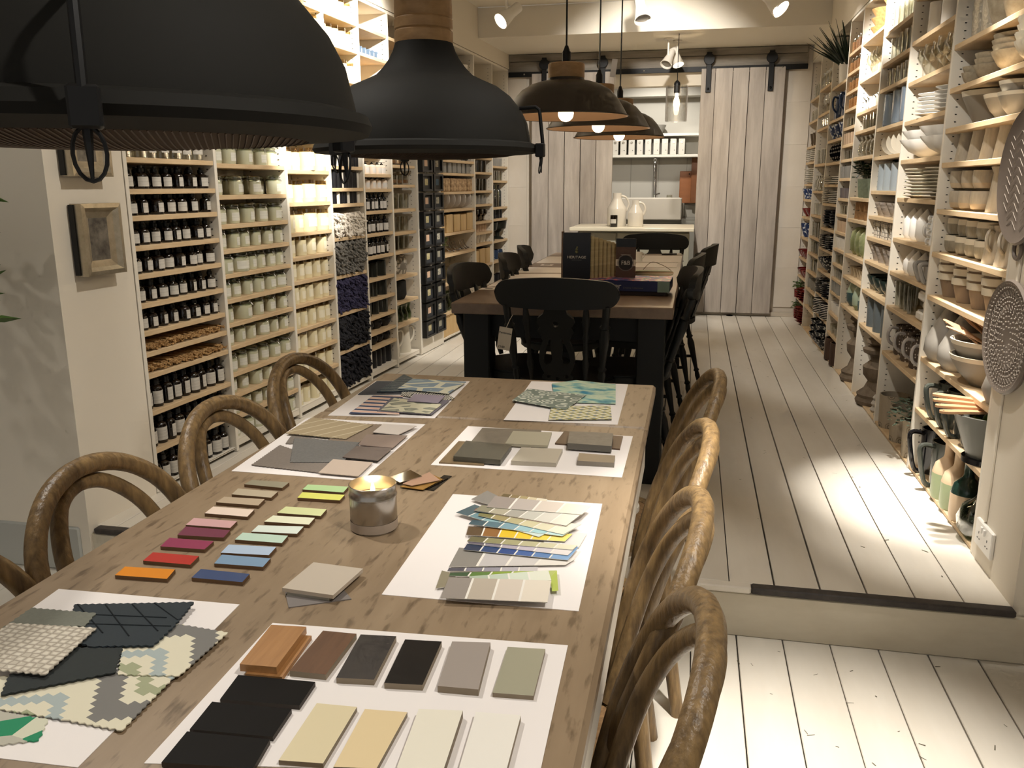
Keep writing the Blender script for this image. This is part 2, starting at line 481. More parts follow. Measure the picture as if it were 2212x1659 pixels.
def turned(z0, z1, r, rings=3):
    h = z1 - z0
    pr = [(0, z0), (r * .55, z0), (r * .7, z0 + h * .04), (r * .5, z0 + h * .09), (r * .75, z0 + h * .2), (r, z0 + h * .42), (r * .85, z0 + h * .58),
          (r * .55, z0 + h * .66), (r * .95, z0 + h * .69), (r * .95, z0 + h * .71), (r * .55, z0 + h * .74), (r * 1.0, z0 + h * .78), (r * .6, z0 + h * .82), (r * .9, z0 + h * .86), (0, z0 + h * .861)]
    return pr
for sx in (-1, 1):
    for yy in (-0.95, 0.72):
        ob('leg', G().lathe(turned(0.0, 0.74, 0.045), 16, (sx * 0.385, yy, 0)).cbox((sx * 0.385, yy, 0.68), (0.085, 0.085, 0.13), 0.004).mesh('leg', M_TWHITE), tbl)

T2Z = 0.905
X0, X1, Y0, Y1 = -0.94, -0.06, 3.25, 5.9
cx, cy = (X0 + X1) / 2, (Y0 + Y1) / 2
t2 = ob('dining_table', None, loc=(cx, cy, UF), label='long far table with brown top on thick black legs, black chairs around', cat='table')
ob('tabletop', G().cbox((0, 0, T2Z - UF - 0.0225), (X1 - X0, Y1 - Y0, 0.045), 0.004).mesh('tabletop', M_TABLE2), t2)
ob('apron', G().box((-0.37, 0, 0.64), (0.03, 2.3, 0.11)).box((0.37, 0, 0.64), (0.03, 2.3, 0.11)).box((0, -1.19, 0.64), (0.72, 0.03, 0.11)).box((0, 1.19, 0.64), (0.72, 0.03, 0.11)).mesh('apron', M_BLACK, False), t2)
for sx in (-1, 1):
    for sy in (-1, 1):
        ob('leg', G().cbox((sx * 0.355, sy * 1.2, (T2Z - UF - 0.045) / 2), (0.11, 0.11, T2Z - UF - 0.045), 0.005).mesh('leg', M_BLACK), t2)

# ================================================================ bentwood chairs at the near table
M_BENT = mat('weathered_bentwood', '#94784f', 0.4, noise=('#54422d', (70, 70, 9), 0.22), bump=((130, 130, 14), 0.5), spec=0.5)
M_BENT2 = mat('cane_seat', '#8f6f49', 0.6, noise=('#5e4428', 120, 0.2))
def smooth_pts(pts, n=6):
    """Catmull-Rom through pts"""
    P = [Vector(p) for p in pts]; out = []
    for i in range(len(P) - 1):
        p0 = P[max(i - 1, 0)]; p1 = P[i]; p2 = P[i + 1]; p3 = P[min(i + 2, len(P) - 1)]
        for k in range(n):
            t = k / n
            out.append(0.5 * ((2 * p1) + (p2 - p0) * t + (2 * p0 - 5 * p1 + 4 * p2 - p3) * t * t + (3 * p1 - p0 - 3 * p2 + p3) * t ** 3))
    out.append(P[-1])
    return out
def bent_chair():
    half = [(0.205, -0.235, 0.0), (0.185, -0.20, 0.25), (0.172, -0.185, 0.46), (0.195, -0.209, 0.60), (0.205, -0.240, 0.70), (0.175, -0.278, 0.79), (0.10, -0.308, 0.851)]
    outer = half + [(0, -0.320, 0.872)] + [(-x, y, z) for x, y, z in reversed(half)]
    ih = [(0.070, -0.180, 0.462), (0.112, -0.212, 0.58), (0.133, -0.244, 0.68), (0.115, -0.280, 0.765), (0.064, -0.314, 0.824)]
    inner = ih + [(0, -0.325, 0.841)] + [(-x, y, z) for x, y, z in reversed(ih)]
    parts = []
    parts.append(('back_hoop', G().tube(smooth_pts(outer, 6), 0.0175, 10).mesh('back_hoop', M_BENT)))
    parts.append(('inner_hoop', G().tube(smooth_pts(inner, 6), 0.0145, 10).mesh('inner_hoop', M_BENT)))
    ring = [(0.2 * cos(a), 0.2 * sin(a) * 1.0, 0.45) for a in [2 * pi * i / 28 for i in range(28)]]
    parts.append(('seat_frame', G().tube(ring, 0.02, 8, True).mesh('seat_frame', M_BENT)))
    parts.append(('seat', G().lathe([(0, 0.444), (0.185, 0.444), (0.19, 0.452), (0.185, 0.462), (0.0, 0.457)], 28).mesh('seat', M_BENT2)))
    for sx in (-1, 1):
        parts.append(('leg', G().tube(smooth_pts([(sx * 0.185, 0.165, 0), (sx * 0.165, 0.15, 0.2), (sx * 0.14, 0.125, 0.44)], 4), [0.013] * 4 + [0.0165] * 5, 8).mesh('leg', M_BENT)))
    ring2 = [(0.152 * cos(a), 0.152 * sin(a) - 0.02, 0.2) for a in [2 * pi * i / 28 for i in range(28)]]
    parts.append(('stretcher_ring', G().tube(ring2, 0.011, 6, True).mesh('stretcher_ring', M_BENT)))
    return Proto('bentwood_chair', None, parts, 'chair')
BC = bent_chair()
# facing +x on the shelf side of the table, facing -x on the aisle side; the hoop stands 0.31 behind the seat centre
for i, (x, y, a, lb) in enumerate([
    (-0.806, 2.195, -2.2, 'bentwood hoop-back chair at far corner of sample table, in front of clip-top jars'),
    (-0.744, 1.686, -.9, 'bentwood hoop-back chair in front of the brown bottle shelves, second from far end'),
    (-0.735, 1.251, 1.7, 'bentwood hoop-back chair in front of the wall pier with silver picture frames'),
    (-0.735, 0.83, 0, 'bentwood hoop-back chair at picture edge, beside patterned fabric samples')]):
    BC.place((x, y, 0), radians(-90 + a), lb, 'bentwood chairs along the shelf side')
for i, (x, y, a, lb) in enumerate([
    (-0.235, 2.20, 4.5, 'golden bentwood hoop-back chair on the aisle side at far end of sample table'),
    (-0.267, 1.684, 4.2, 'bentwood hoop-back chair on aisle side, next to the grey tile samples'),
    (-0.286, 1.262, 2.5, 'bentwood hoop-back chair on aisle side, next to the paint colour strips'),
    (-0.28, 0.889, 2.3, 'dark bentwood hoop-back chair on aisle side, nearest of the row')]):
    BC.place((x, y, 0), radians(90 + a), lb, 'bentwood chairs along the aisle side')

# ================================================================ black fiddle-back chairs at the far table
def leg_prof(L, r):
    return [(0, 0), (r * .55, 0), (r * .8, L * .12), (r * .6, L * .18), (r * .95, L * .2), (r * .6, L * .23), (r * .9, L * .45), (r * 1.1, L * .62), (r * .75, L * .7), (r * 1.15, L * .72), (r * .75, L * .75), (r * .8, L * .98), (0, L)]
def between(gp, p, q):
    """lathe G (along z, from 0) moved onto segment p-q"""
    p, q = Vector(p), Vector(q); d = (q - p)
    return gp.xf(Matrix.Translation(p) @ d.to_track_quat('Z', 'Y').to_matrix().to_4x4())
def fiddle_chair():
    parts = []
    seat = []
    for k in range(28):
        a = 2 * pi * k / 28
        w = 0.215 + 0.012 * sin(a); seat.append((w * cos(a) * (1 if abs(cos(a)) < .8 else 0.97), 0.205 * sin(a)))
    g = G()
    g.prism([(x * .96, y * .96) for x, y in seat], 0.405, 0.412).prism(seat, 0.412, 0.438).prism([(x * .97, y * .97) for x, y in seat], 0.438, 0.446)
    parts.append(('seat', g.mesh('seat', M_BLACK)))
    for sx in (-1, 1):
        for (x0, y0, x1, y1) in ((.15, .13, .2, .19), (.14, -.13, .2, -.22)):
            p = (sx * x1, y1, 0); q = (sx * x0, y0, 0.41)
            L = (Vector(q) - Vector(p)).length
            parts.append(('leg', between(G().lathe(leg_prof(L, 0.019), 10), p, q).mesh('leg', M_BLACK)))
        p = (sx * .187, .172, .15); q = (sx * .18, -.185, .17)
        parts.append(('stretcher', G().tube([p, (sx * .184, -.0, .16), q], [.008, .014, .008], 8).mesh('stretcher', M_BLACK)))
        L = 0.345
        parts.append(('back_post', between(G().lathe(leg_prof(L, 0.019), 10), (sx * .165, -.165, .44), (sx * .19, -.262, .765)).mesh('back_post', M_BLACK)))
        parts.append(('spindle', between(G().lathe([(0, 0), (.007, 0), (.009, .05), (.014, .09), (.009, .12), (.008, .18), (.013, .2), (.009, .22), (.016, .27), (.008, .33), (0, .34)], 10), (sx * .105, -.178, .44), (sx * .115, -.272, .765)).mesh('spindle', M_BLACK)))
    parts.append(('cross_stretcher', G().tube([(-.184, -.01, .16), (0, -.01, .16), (.184, -.01, .16)], [.008, .014, .008], 8).mesh('cross_stretcher', M_BLACK)))
    # curved crest rail
    TT = [-1, -.985, -.96, -.92, -.87, -.8, -.65, -.45, -.2, 0, .2, .45, .65, .8, .87, .92, .96, .985, 1]; n = 18; vs = []; fs = []
    for i in range(n + 1):
        t = TT[i]
        x = t * 0.236; yb = -0.30 + 0.055 * t * t
        e = max(0, (abs(t) - 0.78) / 0.22); sh = sqrt(max(0.02, 1 - e ** 2.4))
        top = 0.864 - 0.022 * t * t; bot = 0.745 - 0.012 * (1 - t * t) * 0 + 0.006 * t * t
        mid = (top + bot) / 2 + .004; hh = (top - bot) / 2
        th = 0.012
        for zz, y_ in ((mid - hh * sh, yb + th), (mid - hh * sh, yb - th + .004), (mid, yb - th), (mid + hh * sh, yb - th - .006), (mid + hh * sh, yb + th - .006), (mid, yb + th + .001)):
            vs.append((x, y_, zz))
    for i in range(n):
        for j in range(6):
            fs.append((i * 6 + j, i * 6 + (j + 1) % 6, i * 6 + 6 + (j + 1) % 6, i * 6 + 6 + j))
    fs.append(tuple(range(6))); fs.append(tuple(reversed(range(n * 6, n * 6 + 6))))
    parts.append(('crest_rail', G().add(vs, [f[::-1] for f in fs]).mesh('crest_rail', M_BLACK, ang=55)))
    # pierced fiddle splat
    side = [(.030, 0), (.055, .012), (.062, .035), (.05, .05), (.062, .075), (.07, .11), (.066, .15), (.052, .19), (.058, .215), (.07, .232), (.06, .25), (.072, .268), (.068, .285), (.045, .305), (.04, .325)]
    outl = side + [(-x, y) for x, y in reversed(side)]
    def circ(x, y, r, n=12, sy=1): return [(x + r * cos(2 * pi * k / n), y + r * sy * sin(2 * pi * k / n)) for k in range(n)]
    def teardrop(s): return [(s * .052, .105), (s * .047, .14), (s * .034, .175), (s * .026, .20), (s * .02, .20), (s * .023, .16), (s * .018, .115), (s * .022, .098), (s * .036, .09), (s * .047, .094)]
    me = curve_mesh([outl, circ(0, .262, .012), teardrop(1), teardrop(-1), circ(0, .028, .008), circ(.035, .04, .008), circ(-.035, .04, .008)], 0.008, M_BLACK, 'splat')
    R = Matrix.Translation((0, -.185, .44)) @ Matrix.Rotation(radians(90 + 16.5), 4, 'X')
    me.transform(R)
    parts.append(('splat', me))
    return Proto('fiddle_back_chair', None, parts, 'chair')
FC = fiddle_chair()
nearc = FC.place((-0.49, 3.36, UF), 0.0, 'black fiddle-back chair with price tag, at near end of far table', 'black chairs around the far table')
FC.place((-0.262, 5.86, UF), pi, 'black fiddle-back chair at the head of far table by the kitchen counter', 'black chairs around the far table')
for (x, y, a, lb) in [(-0.985, 3.55, -6, 'black fiddle-back chair beside the black box frames, nearest on its side'),
                      (-0.925, 4.2, 4, 'black fiddle-back chair on shelf side, second from near end of far table'),
                      (-0.95, 4.78, 8, 'black fiddle-back chair on shelf side, third from near end of far table')]:
    FC.place((x + .29, y, UF), radians(-90 + a), lb, 'black chairs around the far table')
for (x, y, a, lb) in [(-0.0, 3.55, 6, 'black fiddle-back chair on aisle side beside the blue book'),
                      (0.02, 4.35, -4, 'black fiddle-back chair on aisle side, second from near end of far table'),
                      (0.10, 5.08, -8, 'black fiddle-back chair on aisle side, third from near end of far table')]:
    FC.place((x - .27, y, UF), radians(90 + a), lb, 'black chairs around the far table')
# price tag on the near chair
M_TAG = mat('cream_card_tag', '#cfc4b2', 0.7)
M_INK = mat('black_ink', '#0d0c0c', 0.6)
tg = ob('price_tag', G().cbox((0, 0, 0), (0.05, 0.0012, 0.088), 0.0005).mesh('price_tag', M_TAG), None, (-0.678, 3.06, 0.80), (radians(4), radians(9), 0),
        'cream card price tag reading Pembroke 100 pounds tied to black chair', 'price tag')
for txt, sz, zz, xx in (('Pembroke', 0.0115, 0.022, 0.0), ('£100', 0.0125, -0.033, -0.008)):
    ob('lettering', text_mesh(txt, sz, M_INK), tg, (xx, -0.0011, zz), (radians(90), 0, 0))
ob('string', G().tube([(0, 0, .04), (.006, .02, .07), (.01, .045, .085)], .0012, 5).mesh('string', M_TAG), tg)
# ================================================================ big grey dome lamps over the near table
M_LAMP = mat('dark_grey_powder_coat', '#1d1c19', 0.75, spec=0.2)
M_LAMPIN = mat('brown_lamp_inside', '#4a3a2c', 0.6)
M_MANGO = mat('turned_mango_wood', '#b08c60', 0.5, noise=('#86653f', (20, 20, 50), 0.3), bump=((30, 30, 90), .1))
def big_lamp(loc, angs, label, zceil):
    r = ob('dome_lamp', None, None, loc, (0, 0, 0), label, 'pendant lamp', 'grey dome lamps over the sample table')
    prof = [(.2465, .012), (.2455, .022), (.237, .062), (.222, .092), (.197, .122), (.168, .143), (.135, .157), (.112, .168), (.096, .184), (.082, .202), (.072, .220), (.066, .238)]
    inn = [(a - .005, b - .001) for a, b in reversed(prof)]
    ob('shade', G().lathe(prof + inn, 56).mesh('shade', M_LAMP), r)
    ob('rim', G().lathe([(.2465, .018), (.258, .014), (.262, .004), (.258, -.004), (.225, -.006), (.196, -.010), (.194, -.008), (.235, .004), (.2465, .012)], 56).mesh('rim', M_LAMP), r)
    ob('wood_neck', G().lathe([(.066, .238), (.067, .242), (.0665, .262), (.064, .265), (.0665, .268), (.0665, .288), (.064, .291), (.066, .294), (.0645, .35), (.06, .42), (.045, .43), (0, .43)], 32).mesh('wood_neck', M_MANGO), r)
    ob('neck_bolt', G().sphere((-.03, -.062, .338), .017, 12, 8).mesh('neck_bolt', M_BLACKMETAL), r)
    ob('flex', G().tube([(0, 0, .43), (0, 0, zceil - loc[2])], .006, 8).mesh('flex', M_BLACKP), r)
    ob('bulb', G().sphere((0, 0, .09), .045, 14, 8).lathe([(.02, .12), (.02, .17)], 12).mesh('bulb', mat('unlit_bulb', '#b8a98c', .25)), r)
    g = G(); R_ = .194; n = 64
    for d in (0, 1):
        for i in range(n):
            t = -R_ + 2 * R_ * (i + .5) / n
            h = sqrt(R_ * R_ - t * t)
            a, b = (t, -h), (t, h)
            pts = []
            for q in range(7):
                u = -h + 2 * h * q / 6
                x, y = ((t * .866 + u * .5), (u * .866 - t * .5)) if d == 0 else ((t * .866 - u * .5), (u * .866 + t * .5))
                pts.append((x, y, -.009 - .007 * (1 - (x * x + y * y) / (R_ * R_)) - d * .0012))
            g.tube(pts, .0008, 3)
    o = ob('wire_grille', g.mesh('wire_grille', mat('rusty_brown_wire', '#3d2c20', .6, metal=.4)), r); o['kind'] = 'stuff'
    for a in angs:
        a = radians(a)
        M = Matrix.Rotation(a, 4, 'Z')
        cl = ob('clamp', G().tube([(.225, 0, .092), (.262, 0, .094), (.270, 0, .088), (.272, 0, .078), (.279, 0, .012)], .0042, 8).xf(M).mesh('clamp', M_BLACKMETAL), r)
        ob('clamp_block', G().cbox((.273, 0, 0), (.02, .022, .03), .002).xf(M).mesh('clamp_block', M_BLACKMETAL), cl)
        ring = [(.274 + .003 * sin(q), .011 * cos(q), -.032 + .019 * sin(q)) for q in [2 * pi * i / 16 for i in range(16)]]
        ob('latch_ring', G().tube(ring, .0016, 5, True).tube([(.274, 0, -.012), (.276, 0, -.05)], [.004, .0012], 6).xf(M).mesh('latch_ring', M_BLACKMETAL), cl)
    return r
big_lamp((-0.577, 0.775, 1.415), (-56, 55, 178), 'large grey dome lamp with wire grille cropped by the top corner, nearest', HC)
big_lamp((-0.622, 1.97, 1.439), (-2, 243, 120), 'grey dome lamp with turned wooden neck hanging over the sample table', HC)

# ================================================================ pendants over the far table
M_PEND = mat('bronze_grey_shade', '#3a332b', 0.42, metal=0.25)
M_PENDIN = mat('copper_brown_inside', '#6d5540', 0.6)
M_BULB = mat('lit_pearl_bulb', '#fff0d8', 0.3, emit=('#ffdcae', 6.0))
def pendant(loc, label, tagged=False):
    r = ob('pendant_lamp', None, None, loc, (0, 0, random.uniform(0, 6)), label, 'pendant lamp', 'bronze pendants over the far table')
    prof = [(.232, 0), (.234, .003), (.228, .004), (.213, .03), (.193, .062), (.165, .093), (.128, .114), (.095, .124), (.068, .128), (.066, .137)]
    ob('shade', G().lathe(prof, 48).mesh('shade', M_PEND), r)
    ob('shade_lining', G().lathe([(.229, .0015), (.209, .029), (.189, .06), (.16, .09), (.122, .11), (.09, .12), (.02, .126)], 48).mesh('shade_lining', M_PENDIN), r)
    ob('wood_collar', G().lathe([(.066, .137), (.067, .14), (.067, .185), (.064, .188), (0, .188)], 32).mesh('wood_collar', M_MANGO), r)
    ob('lamp_holder', G().lathe([(.0155, .188), (.0155, .228), (.012, .234), (.006, .25), (0, .25)], 16).mesh('lamp_holder', M_BLACKMETAL), r)
    ob('flex', G().tube([(0, 0, .25), (0, 0, HC - loc[2])], .0035, 6).mesh('flex', M_BLACKP), r)
    ob('bulb', G().sphere((0, 0, .013), .029, 16, 10).lathe([(.016, .035), (.014, .12)], 12).mesh('bulb', M_BULB), r)
    if tagged:
        ob('paper_tag', G().cbox((.035, 0, .26), (.028, .0012, .075), .0004).xf(Matrix.Rotation(.15, 4, 'Y')).mesh('paper_tag', M_PAPER), r)
    d = bpy.data.lights.new('pendant_light', 'POINT'); d.energy = 1.3; d.color = (1, .78, .5); d.shadow_soft_size = .03
    q = bpy.data.objects.new('pendant_light', d); COL.objects.link(q); q.location = (loc[0], loc[1], loc[2] - .045)
pendant((-0.483, 3.25, 1.608), 'bronze pendant lamp with wooden collar, nearest of the three over far table')
pendant((-0.437, 3.93, 1.607), 'bronze pendant lamp with white paper tag, middle of the three', True)
pendant((-0.393, 4.5, 1.598), 'bronze pendant lamp, farthest of the three over far table')
ob('ceiling_hook', G().lathe([(0, 0), (.05, 0), (.055, .01), (.05, .025), (0, .025)], 20, (-.385, 3.5, 2.755)).tube([(-.385, 3.5, 2.757), (-.375, 3.5, 2.72), (-.37, 3.5, 2.69)], .005, 6).mesh('ceiling_hook', M_BLACKMETAL),
   label='black ceiling rose with hook holding the pendant cables', cat='ceiling hook')

# glass cylinder pendant by the kitchen
gl = ob('glass_pendant', None, None, (-0.182, 7.35, 1.872), label='clear glass cylinder pendant with glowing filament bulb by the kitchen', cat='pendant lamp')
ob('glass_shade', G().lathe([(.086, 0), (.089, .002), (.089, .276), (.086, .276), (.086, .004), (.084, .0)], 32).mesh('glass_shade', glassmat('pendant_glass', '#fbfbfa', .8, .06)), gl)
ob('lamp_holder', G().lathe([(0, .22), (.024, .22), (.026, .29), (.022, .305), (.006, .32), (0, .32)], 16).mesh('lamp_holder', M_BLACKMETAL), gl)
ob('top_bar', G().box((0, 0, .262), (.174, .012, .006)).mesh('top_bar', M_BLACKMETAL, False), gl)
ob('flex', G().tube([(0, 0, .32), (0, 0, LC - 1.872)], .0035, 6).mesh('flex', M_BLACKP), gl)
ob('bulb', G().lathe([(0, .095), (.018, .105), (.026, .13), (.024, .16), (.014, .19), (.012, .22)], 16).mesh('bulb', mat('filament_bulb', '#ffe2b0', .2, emit=('#ffd9a0', 12.0))), gl)
d = bpy.data.lights.new('filament_light', 'POINT'); d.energy = 4; d.color = (1, .75, .45); d.shadow_soft_size = .03
q = bpy.data.objects.new('filament_light', d); COL.objects.link(q); q.location = (-0.182, 7.35, 1.84)

# ================================================================ white ceiling spot fittings
M_SPOTW = mat('white_spot_fitting', '#e9e4da', 0.45)
M_SPOTL = mat('lit_spot_lens', '#fff4df', 0.3, emit=('#fff0d8', 8))
M_SPOTD = mat('unlit_spot_lens', '#6d675e', 0.35)
def spotlight(pos, tgt, label, lit=True, zc=HC, s=1.0):
    q = (Vector(tgt) - Vector(pos)).to_track_quat('Z', 'Y').to_matrix().to_4x4()
    r = ob('spotlight', None, None, pos, label=label, cat='spotlight', group='white ceiling spotlights')
    ob('head', G().lathe([(0, -.11 * s), (.028 * s, -.11 * s), (.031 * s, -.105 * s), (.031 * s, -.04 * s), (.038 * s, -.01 * s), (.05 * s, .05 * s), (.052 * s, .055 * s), (.047 * s, .055 * s), (.044 * s, .035 * s)], 24).xf(q).mesh('head', M_SPOTW), r)
    ob('lens', G().lathe([(.046 * s, .036 * s), (.0, .034 * s)], 24).xf(q).mesh('lens', M_SPOTL if lit else M_SPOTD), r)
    ob('stem', G().tube([(0, 0, .0), (0, 0, zc - pos[2])], .009 * s, 10).lathe([(0, zc - pos[2] - .012), (.04 * s, zc - pos[2] - .012), (.04 * s, zc - pos[2] - .001)], 20).mesh('stem', M_SPOTW), r)
import itertools
spotlight((-1.38, 6.35, 2.545), (-2.0, 5.7, 1.9), 'white lit spotlight aimed at the left-hand shelves', True, s=1.2)
spotlight((-0.43, 6.5, 2.56), (-0.30, 6.2, 2.0), 'white unlit spotlight hanging beside the pendant cables', False, s=1.2)
spotlight((0.47, 6.4, 2.565), (0.95, 6.1, 2.05), 'white lit spotlight aimed at the ceramics shelves', True, s=1.3)
spotlight((-0.27, 7.55, 2.375), (-0.45, 7.2, 1.9), 'white spotlight above the counter turned towards the doors', False, LC, s=.95)
spotlight((-0.20, 7.68, 2.395), (-0.05, 7.5, 1.9), 'lit white spotlight above the counter, right of its twin', True, LC, s=.95)
